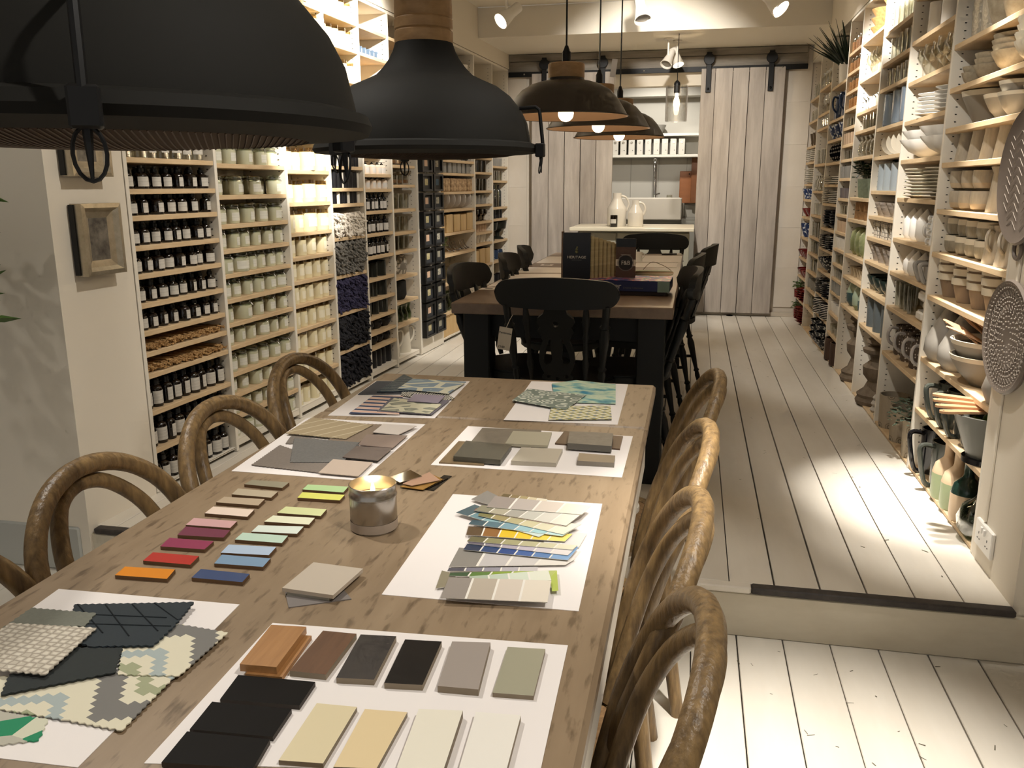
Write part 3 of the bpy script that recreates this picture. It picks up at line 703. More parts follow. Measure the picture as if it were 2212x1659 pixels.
TI = {
    'sheet_blue': [(-0.9621, 2.4562), (-0.6687, 2.5082), (-0.6492, 2.0681), (-0.9394, 2.0379)],
    'sheet_green': [(-0.478, 2.5463), (-0.1763, 2.5638), (-0.1687, 2.1016), (-0.4662, 2.0888)],
    'sheet_grey': [(-0.983, 2.0054), (-0.6555, 2.0076), (-0.656, 1.5697), (-0.9555, 1.5717)],
    'sheet_tile': [(-0.543, 2.0128), (-0.1229, 2.0057), (-0.1241, 1.6988), (-0.5443, 1.6977)],
    'sheet_paint': [(-0.4465, 1.532), (-0.1488, 1.5389), (-0.1378, 1.109), (-0.4354, 1.0998)],
    'sheet_fabric': [(-0.9269, 1.0168), (-0.6296, 1.0278), (-0.6135, 0.6656), (-0.8972, 0.6528)],
    'sheet_wood': [(-0.556, 0.9879), (-0.1395, 1.0132), (-0.132, 0.7562), (-0.5487, 0.6858)],
    'chip_orange': [(-0.8691, 1.0959), (-0.784, 1.1032), (-0.7769, 1.0704), (-0.8648, 1.0653)],
    'chip_red': [(-0.8585, 1.1537), (-0.7744, 1.1556), (-0.77, 1.1232), (-0.8543, 1.1213)],
    'chip_magenta': [(-0.8669, 1.2129), (-0.7828, 1.2143), (-0.7802, 1.181), (-0.8607, 1.1774)],
    'chip_plum': [(-0.8678, 1.2633), (-0.7807, 1.2643), (-0.7749, 1.2318), (-0.8603, 1.2264)],
    'chip_pink': [(-0.8762, 1.3029), (-0.7899, 1.3045), (-0.7859, 1.2733), (-0.8722, 1.2702)],
    'chip_blush': [(-0.8722, 1.3616), (-0.7875, 1.3627), (-0.7825, 1.3276), (-0.8694, 1.3272)],
    'chip_taupe': [(-0.8792, 1.4131), (-0.7948, 1.4171), (-0.7903, 1.3833), (-0.8791, 1.3828)],
    'chip_stone': [(-0.8767, 1.4611), (-0.7891, 1.4608), (-0.7863, 1.4269), (-0.8719, 1.428)],
    'chip_olive': [(-0.8751, 1.5139), (-0.7917, 1.515), (-0.7906, 1.482), (-0.8773, 1.4863)],
    'chip_green': [(-0.7485, 1.5115), (-0.6622, 1.5158), (-0.659, 1.482), (-0.7467, 1.4823)],
    'chip_lime': [(-0.7397, 1.4677), (-0.6508, 1.4701), (-0.6484, 1.44), (-0.7357, 1.4373)],
    'chip_pistachio': [(-0.7363, 1.3895), (-0.6541, 1.3919), (-0.6507, 1.3582), (-0.7374, 1.3561)],
    'chip_cream': [(-0.7388, 1.3429), (-0.6576, 1.3477), (-0.6545, 1.3157), (-0.7407, 1.3129)],
    'chip_ice': [(-0.7428, 1.295), (-0.6599, 1.306), (-0.6571, 1.2731), (-0.7405, 1.2658)],
    'chip_mint': [(-0.7535, 1.259), (-0.6686, 1.2625), (-0.6648, 1.2315), (-0.7514, 1.2287)],
    'chip_sky': [(-0.7505, 1.2077), (-0.6665, 1.215), (-0.6632, 1.1821), (-0.7464, 1.1746)],
    'chip_blue': [(-0.7405, 1.1684), (-0.6544, 1.1717), (-0.6511, 1.1395), (-0.7348, 1.1354)],
    'chip_navy': [(-0.7445, 1.1127), (-0.6593, 1.1122), (-0.6561, 1.0838), (-0.7418, 1.0822)],
    'sq_top': [(-0.5727, 1.1592), (-0.4858, 1.1532), (-0.4958, 1.0604), (-0.5804, 1.0668)],
    'sq_mid': [(-0.5635, 1.1623), (-0.4953, 1.1493), (-0.5039, 1.0635), (-0.5734, 1.067)],
    'sq_low': [(-0.5425, 1.1501), (-0.4742, 1.0765), (-0.5539, 1.033), (-0.5824, 1.0781)],
    'oak': [(-0.5407, 0.9564), (-0.4911, 0.961), (-0.4842, 0.8614), (-0.5327, 0.8586)],
    'walnut': [(-0.471, 0.9694), (-0.4229, 0.9708), (-0.4228, 0.8706), (-0.4708, 0.8692)],
    'ebony': [(-0.4167, 0.9704), (-0.3678, 0.9755), (-0.36, 0.872), (-0.4073, 0.8668)],
    'dark': [(-0.3535, 0.9702), (-0.3039, 0.9751), (-0.298, 0.8734), (-0.3452, 0.8681)],
    'gloss': [(-0.2898, 0.9764), (-0.2392, 0.9841), (-0.2286, 0.8766), (-0.279, 0.8738)],
    'sage': [(-0.2156, 0.9829), (-0.1659, 0.9879), (-0.1621, 0.8817), (-0.2114, 0.878)],
    'blackA': [(-0.5309, 0.8505), (-0.4302, 0.856), (-0.4277, 0.807), (-0.5257, 0.7993)],
    'blackB': [(-0.5323, 0.7929), (-0.4334, 0.7987), (-0.4306, 0.7472), (-0.5285, 0.7405)],
    'blackC': [(-0.5293, 0.7365), (-0.4315, 0.7426), (-0.426, 0.6947), (-0.5259, 0.684)],
    'cream1': [(-0.4096, 0.8154), (-0.3603, 0.8181), (-0.3575, 0.7173), (-0.4058, 0.7124)],
    'cream2': [(-0.3497, 0.8161), (-0.2992, 0.8205), (-0.2993, 0.7211), (-0.3444, 0.7144)],
    'off': [(-0.2863, 0.8233), (-0.2355, 0.831), (-0.2284, 0.7279), (-0.277, 0.7214)],
    'white': [(-0.221, 0.8345), (-0.1688, 0.8385), (-0.165, 0.7424), (-0.2141, 0.7355)],
    't_grey': [(-0.4999, 1.9916), (-0.3503, 2.0026), (-0.3487, 1.8525), (-0.4979, 1.873)],
    't_light': [(-0.4136, 1.9596), (-0.3178, 1.966), (-0.3099, 1.8575), (-0.4105, 1.8538)],
    't_brown': [(-0.5292, 1.8734), (-0.4468, 1.8746), (-0.4275, 1.7125), (-0.5294, 1.7094)],
    't_slab': [(-0.5025, 1.8423), (-0.3902, 1.8315), (-0.3911, 1.7187), (-0.4992, 1.7222)],
    't_pale': [(-0.3671, 1.8326), (-0.2716, 1.839), (-0.2709, 1.7364), (-0.3702, 1.7309)],
    't_wood': [(-0.2925, 2.0049), (-0.1456, 1.9886), (-0.1445, 1.8858), (-0.2993, 1.8995)],
    't_stone': [(-0.2723, 1.955), (-0.1671, 1.9582), (-0.1612, 1.8535), (-0.2633, 1.8574)],
    't_steel': [(-0.2304, 1.8125), (-0.1486, 1.8105), (-0.1462, 1.7588), (-0.2267, 1.757)],
    'g_herring': [(-0.9613, 1.9889), (-0.7787, 1.9547), (-0.7979, 1.8244), (-0.9632, 1.8412)],
    'g_brown': [(-0.8522, 1.9669), (-0.7458, 1.9724), (-0.7586, 1.8129), (-0.8368, 1.8022)],
    'g_denim': [(-0.9257, 1.8124), (-0.7579, 1.8115), (-0.7373, 1.6626), (-0.8512, 1.6394)],
    'g_taupe': [(-0.9367, 1.758), (-0.7984, 1.6818), (-0.701, 1.6282), (-0.7624, 1.592), (-0.9292, 1.6105)],
    'g_slate': [(-0.946, 1.8366), (-0.8454, 1.8212), (-0.841, 1.7875), (-0.9292, 1.773)],
    'g_plum': [(-0.7634, 1.8725), (-0.662, 1.884), (-0.6626, 1.7806), (-0.7509, 1.7875)],
    'g_white': [(-0.7546, 1.9659), (-0.6644, 1.9645), (-0.6847, 1.8796), (-0.7535, 1.8895)],
    'g_dark': [(-0.7501, 1.7728), (-0.6604, 1.7745), (-0.6609, 1.681), (-0.7484, 1.6888)],
    'g_pink': [(-0.7656, 1.6763), (-0.6703, 1.6733), (-0.667, 1.58), (-0.7588, 1.5843)],
    'b_navy': [(-0.9543, 2.4443), (-0.8847, 2.4559), (-0.8196, 2.2991), (-0.947, 2.2685)],
    'b_dark': [(-0.8972, 2.5378), (-0.8314, 2.4691), (-0.7825, 2.3284), (-0.8976, 2.2952)],
    'b_leaf': [(-0.8451, 2.4714), (-0.6676, 2.4618), (-0.679, 2.3025), (-0.8469, 2.3347)],
    'b_zebra': [(-0.8281, 2.3234), (-0.6968, 2.3296), (-0.6508, 2.2705), (-0.6851, 2.2261), (-0.8164, 2.2758)],
    'b_stripe': [(-0.8942, 2.2602), (-0.8064, 2.2681), (-0.7502, 2.0735), (-0.8853, 2.0545)],
    'b_grey': [(-0.8312, 2.2357), (-0.657, 2.2424), (-0.6621, 2.0838), (-0.8179, 2.0857)],
    'b_petal': [(-0.8195, 2.23), (-0.6641, 2.1873), (-0.6685, 2.0833), (-0.809, 2.0926)],
    'b_lilac': [(-0.773, 2.2705), (-0.6791, 2.27), (-0.6747, 2.1842), (-0.7671, 2.1892)],
    'n_water': [(-0.4073, 2.5116), (-0.3406, 2.572), (-0.2129, 2.539), (-0.1915, 2.3004), (-0.362, 2.2901)],
    'n_damask': [(-0.4647, 2.4157), (-0.2829, 2.3728), (-0.3184, 2.1978), (-0.482, 2.2702)],
    'n_trellis': [(-0.3637, 2.2352), (-0.2036, 2.2744), (-0.1864, 2.1349), (-0.3478, 2.0982)],
    'n_slate': [(-0.4815, 2.2823), (-0.4624, 2.4371), (-0.4153, 2.4246), (-0.4347, 2.2917)],
    'f_zig1': [(-0.687, 0.9504), (-0.5988, 0.9428), (-0.603, 0.8349), (-0.6793, 0.8217), (-0.7141, 0.8761)],
    'f_zig2': [(-0.8242, 0.7907), (-0.6888, 0.8321), (-0.6098, 0.8378), (-0.6049, 0.7267), (-0.6809, 0.7306), (-0.7707, 0.7324), (-0.8284, 0.759)],
    'f_quilt': [(-0.8546, 0.9634), (-0.689, 1.0049), (-0.6767, 0.9355), (-0.6739, 0.8864), (-0.7525, 0.8671), (-0.8007, 0.8783)],
    'f_teal': [(-0.7744, 0.8631), (-0.7128, 0.8759), (-0.6841, 0.8228), (-0.7865, 0.7519), (-0.8106, 0.7913), (-0.7733, 0.807)],
    'f_sage': [(-0.9058, 0.9385), (-0.8044, 0.9438), (-0.7944, 0.9093), (-0.902, 0.8806)],
    'f_weave': [(-0.8987, 0.892), (-0.7732, 0.905), (-0.759, 0.7923), (-0.8219, 0.7898), (-0.8964, 0.8394)],
    'f_green': [(-0.7942, 0.7314), (-0.7027, 0.7286), (-0.6858, 0.6944), (-0.7374, 0.6714)],
    's_olive': [(-0.3453, 1.5436), (-0.2551, 1.5315), (-0.256, 1.5185), (-0.348, 1.5276)],
    's_char': [(-0.3801, 1.549), (-0.3539, 1.5254), (-0.3539, 1.4724), (-0.3995, 1.4966)],
    's_grey4': [(-0.3529, 1.5009), (-0.1644, 1.4876), (-0.1761, 1.4409), (-0.3558, 1.4423)],
    's_green5': [(-0.3675, 1.4531), (-0.1792, 1.4426), (-0.197, 1.3872), (-0.3742, 1.4258)],
    's_red': [(-0.3747, 1.4393), (-0.1979, 1.4033), (-0.2047, 1.3875), (-0.3761, 1.4272)],
    's_teal': [(-0.3848, 1.4666), (-0.2274, 1.3595), (-0.2378, 1.3402), (-0.4087, 1.4196)],
    's_straw': [(-0.3636, 1.4194), (-0.1727, 1.4042), (-0.1975, 1.3534), (-0.3637, 1.4078)],
    's_blue': [(-0.3692, 1.389), (-0.1839, 1.3835), (-0.1982, 1.3494), (-0.3711, 1.3683)],
    's_yellow': [(-0.3703, 1.3655), (-0.1832, 1.3685), (-0.1919, 1.3346), (-0.3646, 1.3278)],
    's_sage': [(-0.3511, 1.314), (-0.1676, 1.3138), (-0.1729, 1.2953), (-0.354, 1.2934)],
    's_lilac': [(-0.353, 1.2947), (-0.1677, 1.3149), (-0.1779, 1.2752), (-0.3483, 1.2875)],
    's_royal': [(-0.3523, 1.2895), (-0.1651, 1.315), (-0.1757, 1.2602), (-0.3526, 1.2653)],
    's_pale': [(-0.2293, 1.3789), (-0.159, 1.3845), (-0.1658, 1.321), (-0.2274, 1.3279)],
    's_grey3': [(-0.3636, 1.278), (-0.1649, 1.2751), (-0.1778, 1.2486), (-0.36, 1.2037)],
    's_bluegrey': [(-0.3581, 1.1975), (-0.2193, 1.2298), (-0.2177, 1.2144), (-0.3577, 1.187)],
    's_lime': [(-0.3503, 1.1793), (-0.1875, 1.2213), (-0.1745, 1.1539), (-0.1833, 1.1495), (-0.1944, 1.1948), (-0.3497, 1.1683)],
    's_mint': [(-0.3173, 1.1701), (-0.2005, 1.2165), (-0.19, 1.1828), (-0.3108, 1.1499)],
    's_taupe': [(-0.3672, 1.1885), (-0.3415, 1.1797), (-0.3343, 1.1405), (-0.359, 1.1276)],
    's_grey2': [(-0.3459, 1.1553), (-0.189, 1.1768), (-0.1833, 1.107), (-0.3399, 1.0892)],
    'm_mirror': [(-0.5699, 1.6347), (-0.5333, 1.6013), (-0.5657, 1.5555), (-0.5991, 1.5812)],
    'm_bronze': [(-0.5274, 1.6335), (-0.4911, 1.5899), (-0.5376, 1.5458), (-0.5597, 1.554)],
    'm_gold': [(-0.5153, 1.6242), (-0.4882, 1.603), (-0.5098, 1.535), (-0.5614, 1.543)],
    'm_dark': [(-0.496, 1.6368), (-0.478, 1.6337), (-0.4898, 1.5411), (-0.5135, 1.5462)],
    'm_dark2': [(-0.5155, 1.6098), (-0.4809, 1.6168), (-0.5029, 1.548), (-0.562, 1.5447)],
}
# ================================================================ samples on the near table
def nodemat(name, rough=0.8):
    m = bpy.data.materials.new(name); m.use_nodes = True
    b = m.node_tree.nodes['Principled BSDF']; b.inputs['Roughness'].default_value = rough
    b.inputs['Specular IOR Level'].default_value = 0.25
    MATS[name] = m
    return m, m.node_tree.nodes, m.node_tree.links, b
def ramp_const(N, cols, interp='CONSTANT', pos=None):
    r = N.new('ShaderNodeValToRGB'); r.color_ramp.interpolation = interp
    e = r.color_ramp.elements
    while len(e) < len(cols): e.new(0.5)
    for i, c in enumerate(cols):
        e[i].position = pos[i] if pos else i / len(cols)
    for i, c in enumerate(cols):
        e[i].color = (*lin(c), 1)
    return r
def mapping(N, L, scale, rot=0.0):
    t = N.new('ShaderNodeTexCoord'); m = N.new('ShaderNodeMapping'); m.inputs['Scale'].default_value = scale if isinstance(scale, tuple) else (scale,) * 3
    m.inputs['Rotation'].default_value = (0, 0, rot); L.new(t.outputs['Object'], m.inputs[0]); return m
def pat_vor(name, scale, cols, pos=None, feature='DISTANCE_TO_EDGE', rot=0.0, dist=0.0, rough=.85, bump=0):
    m, N, L, b = nodemat(name, rough); mp = mapping(N, L, scale, rot)
    v = N.new('ShaderNodeTexVoronoi'); v.feature = feature; v.inputs['Scale'].default_value = 1; v.inputs['Randomness'].default_value = dist
    r = ramp_const(N, cols, pos=pos); L.new(mp.outputs[0], v.inputs['Vector']); L.new(v.outputs['Distance'], r.inputs[0]); L.new(r.outputs[0], b.inputs['Base Color'])
    if bump:
        bp = N.new('ShaderNodeBump'); bp.inputs['Strength'].default_value = bump; bp.inputs['Distance'].default_value = .002
        L.new(v.outputs['Distance'], bp.inputs['Height']); L.new(bp.outputs[0], b.inputs['Normal'])
    return m
def pat_wave(name, scale, cols, pos=None, dist=0.0, rot=0.0, dscale=1.0, interp='CONSTANT'):
    m, N, L, b = nodemat(name); mp = mapping(N, L, scale, rot)
    w = N.new('ShaderNodeTexWave'); w.inputs['Scale'].default_value = 1; w.inputs['Distortion'].default_value = dist; w.inputs['Detail Scale'].default_value = dscale
    w.bands_direction = 'X'; w.wave_profile = 'SAW' if dist == 0 else 'SIN'
    r = ramp_const(N, cols, interp, pos); L.new(mp.outputs[0], w.inputs['Vector']); L.new(w.outputs['Fac'], r.inputs[0]); L.new(r.outputs[0], b.inputs['Base Color'])
    return m
def pat_noise(name, scale, cols, pos=None, detail=4, interp='LINEAR', rough=.85):
    m, N, L, b = nodemat(name, rough); mp = mapping(N, L, scale)
    w = N.new('ShaderNodeTexNoise'); w.inputs['Scale'].default_value = 1; w.inputs['Detail'].default_value = detail
    r = ramp_const(N, cols, interp, pos); L.new(mp.outputs[0], w.inputs['Vector']); L.new(w.outputs['Fac'], r.inputs[0]); L.new(r.outputs[0], b.inputs['Base Color'])
    return m
def pat_steps(name, step, per, cols, rot=0.0):
    """stepped chevron weave"""
    m, N, L, b = nodemat(name); mp = mapping(N, L, 1.0, rot)
    s = N.new('ShaderNodeSeparateXYZ'); L.new(mp.outputs[0], s.inputs[0])
    def math(op, a, v):
        n = N.new('ShaderNodeMath'); n.operation = op
        if isinstance(a, (int, float)): n.inputs[0].default_value = a
        else: L.new(a, n.inputs[0])
        if isinstance(v, (int, float)): n.inputs[1].default_value = v
        else: L.new(v, n.inputs[1])
        return n.outputs[0]
    pp = math('PINGPONG', s.outputs[0], per / 2)
    sx = math('SNAP', pp, step)
    t = math('ADD', math('MULTIPLY', sx, .85), s.outputs[1])
    t = math('MULTIPLY', t, 1 / (per * 1.12)); t = math('FRACT', t, 0)
    r = ramp_const(N, cols); L.new(t, r.inputs[0]); L.new(r.outputs[0], b.inputs['Base Color'])
    return m
def pat_cells(name, scale, cols, rand=1.0):
    m, N, L, b = nodemat(name); mp = mapping(N, L, scale)
    v = N.new('ShaderNodeTexVoronoi'); v.inputs['Scale'].default_value = 1; v.inputs['Randomness'].default_value = rand
    sp = N.new('ShaderNodeSeparateColor'); r = ramp_const(N, cols)
    L.new(mp.outputs[0], v.inputs['Vector']); L.new(v.outputs['Color'], sp.inputs[0]); L.new(sp.outputs[0], r.inputs[0]); L.new(r.outputs[0], b.inputs['Base Color'])
    return m
def pink(poly, step=0.005, amp=0.0012):
    out = []
    n = len(poly)
    for i in range(n):
        p = Vector(poly[i]); q = Vector(poly[(i + 1) % n]); d = q - p; k = max(2, int(d.length / step)); nr = Vector((-d.y, d.x)).normalized()
        for j in range(k):
            t = p + d * (j / k)
            out.append(tuple(t + nr * (amp if j % 2 else -amp) * (0 if j == 0 else 1)))
    return out
PZ = TZ + 0.0008
def sample(name, key, m, h, th, label, cat, group=None, pinked=False, mside=None, base=None, thing=True):
    poly = TI[key]
    c = (sum(p[0] for p in poly) / len(poly), sum(p[1] for p in poly) / len(poly))
    loc = [(p[0] - c[0], p[1] - c[1]) for p in poly]
    if pinked: loc = pink(loc)
    z0 = h - th
    me = G().prism(loc, 0, th, 0, 1 if mside else None).mesh(name, [m, mside] if mside else m, False)
    return ob(name, me, None, (c[0], c[1], (PZ if base is None else base) + z0), (0, 0, 0), label, cat, group)
# white A3 sheets
for key, lb in (('sheet_blue', 'white paper sheet under blue and striped fabric swatches'), ('sheet_green', 'white paper sheet under green patterned wallpaper swatches'),
                ('sheet_grey', 'white paper sheet under grey cloth swatches'), ('sheet_tile', 'white paper sheet under grey stone and tile samples'),
                ('sheet_paint', 'white paper sheet under fanned paint colour strips'), ('sheet_fabric', 'white paper sheet under zigzag and navy fabric swatches'),
                ('sheet_wood', 'white paper sheet under wood veneer and black board samples')):
    sample('paper_sheet', key, M_PAPER, 0.0008, 0.0008, lb, 'paper', 'white sheets under samples', base=TZ)
# colour chips in two rows
M_CHIPSIDE = mat('brown_chip_edge', '#6b5138', 0.6)
CH = [('orange', '#e08a1e'), ('red', '#b8332c'), ('magenta', '#93385a'), ('plum', '#76394f'), ('pink', '#d2a7a8'), ('blush', '#ecd9c9'), ('taupe', '#b9a78f'), ('stone', '#b8ab94'), ('olive', '#8f8a76'),
      ('green', '#a9cf95'), ('lime', '#d9dc6a'), ('pistachio', '#d5dca4'), ('cream', '#e9ebcf'), ('ice', '#e0ebe2'), ('mint', '#c2dccb'), ('sky', '#b4c8e0'), ('blue', '#7f9dba'), ('navy', '#3c4f78')]
CHN = {'stone': 'pale stone', 'ice': 'icy white', 'sky': 'pale sky blue', 'blue': 'mid blue', 'navy': 'navy blue', 'green': 'soft green', 'lime': 'yellow lime', 'pistachio': 'pale pistachio', 'cream': 'greenish cream', 'mint': 'pale mint', 'blush': 'pale blush', 'pink': 'dusty pink', 'olive': 'grey olive', 'taupe': 'warm taupe'}
for i, (n, c) in enumerate(CH):
    row = 'row beside the chairs' if i < 9 else 'row beside the candle'
    sample('colour_chip', 'chip_' + n, mat('chip_' + n, c, 0.35), 0.0065, 0.0065, '%s painted colour chip in the %s' % (CHN.get(n, n), row), 'colour chip', 'painted colour chips', mside=M_CHIPSIDE, base=TZ)
# square card stack
for key, c, h, lb in (('sq_low', '#7d7672', .0015, 'dark grey square card at the bottom of the small stack'), ('sq_mid', '#a8a498', .007, 'grey-green square card in the middle of the small stack'), ('sq_top', '#c0b4a4', .013, 'beige square card on top of the small stack')):
    sample('square_card', key, mat('card_' + key, c, .6), h, h - {'sq_low': 0, 'sq_mid': .0015, 'sq_top': .007}[key], lb, 'card', 'square cards by the candle', base=TZ)
# wood and board samples
def wm(n, a, b, sc=(40, 3, 40), r=.45): return mat(n, a, r, noise=(b, sc, .3))
M_OAK = wm('oak_veneer', '#b98a58', '#95683c', (70, 5, 70))
for key, m, h, lb in (('walnut', wm('walnut_veneer', '#76543a', '#523725', (60, 5, 60)), .008, 'reddish brown walnut veneer sample'),
                      ('ebony', wm('dark_grained_veneer', '#3b3634', '#272322', (50, 8, 50)), .008, 'dark grey wavy-grained veneer sample'),
                      ('dark', mat('black_brown_board', '#221e1b', .5, spec=.15), .008, 'plain black-brown board sample'),
                      ('gloss', mat('grey_gloss_board', '#a59b93', .12), .009, 'glossy pinkish grey board sample'),
                      ('sage', mat('grey_green_board', '#a3a08b', .3), .006, 'greenish grey board sample at the sheet corner'),
                      ('blackA', mat('matt_black_board', '#161412', .6, spec=.12), .006, 'wide black board sample just below the oak sample'),
                      ('blackB', mat('matt_black_board', '#161412', .6, spec=.12), .006, 'wide black board sample, middle of the three'),
                      ('blackC', mat('matt_black_board', '#161412', .6, spec=.12), .006, 'wide black board sample at the bottom of picture'),
                      ('cream1', mat('cream_board', '#ddd0ac', .4), .006, 'greenish cream board sample beside the black boards'),
                      ('cream2', mat('yellow_cream_board', '#e2cda2', .4), .006, 'yellow cream board sample'),
                      ('off', mat('off_white_board', '#ebe6d6', .35), .010, 'off-white board samples stacked by the yellow cream one'),
                      ('white', mat('bright_white_board', '#efebe2', .35), .008, 'white board sample nearest the sheet corner')):
    o = sample('board_sample', key, m, h, h, lb, 'board sample', 'board samples on the white sheet', mside=mat('board_edge_' + key[:5], '#3a322b' if 'black' in key else '#8a7c68', .6))
o = sample('oak_sample', 'oak', M_OAK, .016, .010, 'light oak board sample with a rebated edge', 'board sample', 'board samples on the white sheet')
P4 = TI['oak']; cc = (sum(p[0] for p in P4) / 4, sum(p[1] for p in P4) / 4)
ob('rebate', G().prism([(p[0] - cc[0] + .009, p[1] - cc[1] - .004) for p in P4], -.006, 0).mesh('rebate', M_OAK, False), o)
# stone and tile samples
TL = [('t_grey', mat('grey_slate_tile', '#837a6c', .6, noise=('#756c5f', 30, .3)), .004, .004, 'flat mid-grey slate tile at the back of sheet'),
      ('t_brown', wm('brown_wood_tile', '#8d7858', '#6b5840'), .003, .003, 'brown wood-look tile under the dark slab'),
      ('t_wood', wm('dark_wood_tile', '#6c5743', '#4f3d2d'), .004, .004, 'dark wood tile under the thick stone'),
      ('t_light', mat('pale_stone_tile', '#aaa48f', .5), .010, .006, 'pale stone tile lying on the slate tile'),
      ('t_slab', mat('dark_grey_slab', '#58554a', .45), .015, .012, 'thick dark grey composite slab'),
      ('t_pale', mat('pale_grey_slab', '#b2aa9a', .45), .010, .010, 'pale grey square slab in front'),
      ('t_stone', mat('textured_stone_block', '#938a7b', .7, noise=('#7d7568', 60, .3)), .019, .015, 'thick grey stone block with rough edge'),
      ('t_steel', mat('brushed_metal_block', '#8b857b', .42, metal=.8), .011, .011, 'small brushed metal block with printed edge')]
for key, m, h, th, lb in TL:
    o = sample('tile_sample', key, m, h, th, lb, 'tile sample', 'stone and tile samples', mside=mat('rough_grey_edge', '#6b675f', .8) if key == 't_stone' else None)
    if key == 't_steel':
        ob('lettering', text_mesh('MESH 6mm', .0065, M_INK), o, (.018, -.0205, .004), (radians(90), 0, radians(2)))
# grey cloth
cloth = lambda n, c, c2, s=200: mat(n, c, .9, noise=(c2, s, .3), sheen=.2)
for key, m, h, lb, pk in (('g_slate', cloth('slate_cloth', '#82796f', '#6e665e'), .002, 'grey cloth corner under the herringbone swatch', True),
                          ('g_taupe', cloth('taupe_cloth', '#80756b', '#71675e'), .003, 'large taupe cloth swatch with pinked edge', True),
                          ('g_denim', cloth('grey_denim', '#767470', '#5f5e5c'), .0045, 'grey denim cloth swatch', True),
                          ('g_brown', cloth('brown_felt', '#8d7a66', '#7a6957'), .004, 'brown felt swatch under herringbone swatch', True),
                          ('g_herring', pat_wave('herringbone_weave', (11, 6, 0), ['#a8987b', '#c9bda0', '#a8987b'], [0, .86, .97], rot=.9), .0065, 'beige herringbone upholstery swatch', True),
                          ('g_plum', mat('mauve_card', '#8b7a70', .6), .006, 'mauve brown card swatch', False),
                          ('g_white', mat('pale_grey_card', '#cfc6be', .6), .0075, 'translucent pale grey swatch', False),
                          ('g_dark', mat('charcoal_card', '#6c6059', .6), .0075, 'charcoal brown card swatch', False),
                          ('g_pink', mat('pinkish_card', '#bfae9f', .6), .0055, 'pinkish beige card swatch', False)):
    sample('cloth_swatch' if pk else 'card_swatch', key, m, h, .0014, lb, 'swatch', 'grey swatches', pk)
# blue cloth
for key, m, h, lb, pk in (('b_navy', cloth('navy_cloth', '#1b2434', '#141b28'), .0025, 'plain navy cloth swatch', False),
                          ('b_zebra', pat_wave('black_cream_zebra', (45, 12, 1), ['#2b2a33', '#d6d2c2', '#2b2a33', '#d6d2c2'], [0, .3, .55, .7], 6.0), .004, 'black and cream zebra swatch', False),
                          ('b_dark', pat_wave('navy_feather', (9, 30, 1), ['#22303f', '#48606a', '#d5d3bf', '#22303f'], [0, .45, .7, .85], 3.0, .8), .006, 'navy feather-print swatch with cream streaks', False),
                          ('b_stripe', pat_wave('pink_navy_stripe', (.01, 8.5, 1), ['#47506a', '#e3cfc3', '#dcab96', '#e3cfc3'], [0, .42, .6, .8], rot=radians(0)), .0045, 'navy and pink striped cloth swatch', False),
                          ('b_grey', cloth('mauve_grey_cloth', '#6c6670', '#5b5660'), .0055, 'mauve grey cloth swatch under petal print', False),
                          ('b_petal', pat_vor('grey_petal_print', (17, 26, 1), ['#d0ccb2', '#8f9080', '#a5a491'], [0, .13, .3], dist=.8), .0075, 'grey and cream petal print swatch', False),
                          ('b_leaf', pat_vor('blue_leaf_print', (9, 16, 1), ['#cfcdb8', '#8494a0', '#9aa9ad'], [0, .08, .28], dist=1.0), .009, 'blue grey leaf print swatch with cream veins', False),
                          ('b_lilac', mat('lilac_card', '#918796', .6), .011, 'plain lilac card swatch', False)):
    if key == 'b_stripe':
        m.node_tree.nodes['Wave Texture'].bands_direction = 'Y'
    sample('cloth_swatch', key, m, h, .0014, lb, 'swatch', 'blue swatches', pk)
for key, m, h, lb in (('n_slate', mat('slate_card', '#8b8f8b', .6), .0025, 'grey card corner under the damask swatch'),
                      ('n_water', pat_noise('green_watercolour', (9, 14, 1), ['#1f5f80', '#7fb0ad', '#c6d3b9', '#a9c4b0', '#3f86a0'], [.34, .43, .5, .57, .64], 6), .004, 'blue green watercolour print swatch'),
                      ('n_trellis', pat_vor('yellow_trellis_print', (34, 52, 1), ['#e0dcc8', '#a9a25a', '#6f86a6', '#cfcba6'], [0, .14, .34, .47], dist=0.0, rot=.78), .005, 'yellow and blue trellis print swatch'),
                      ('n_damask', pat_vor('grey_damask_print', (26, 34, 1), ['#7d877c', '#cdd0c2', '#7d877c', '#cdd0c2', '#7d877c'], [0, .12, .24, .38, .5], feature='F1', dist=.5), .007, 'grey and cream damask print swatch')):
    sample('paper_swatch', key, m, h, .001, lb, 'swatch', 'green swatches')
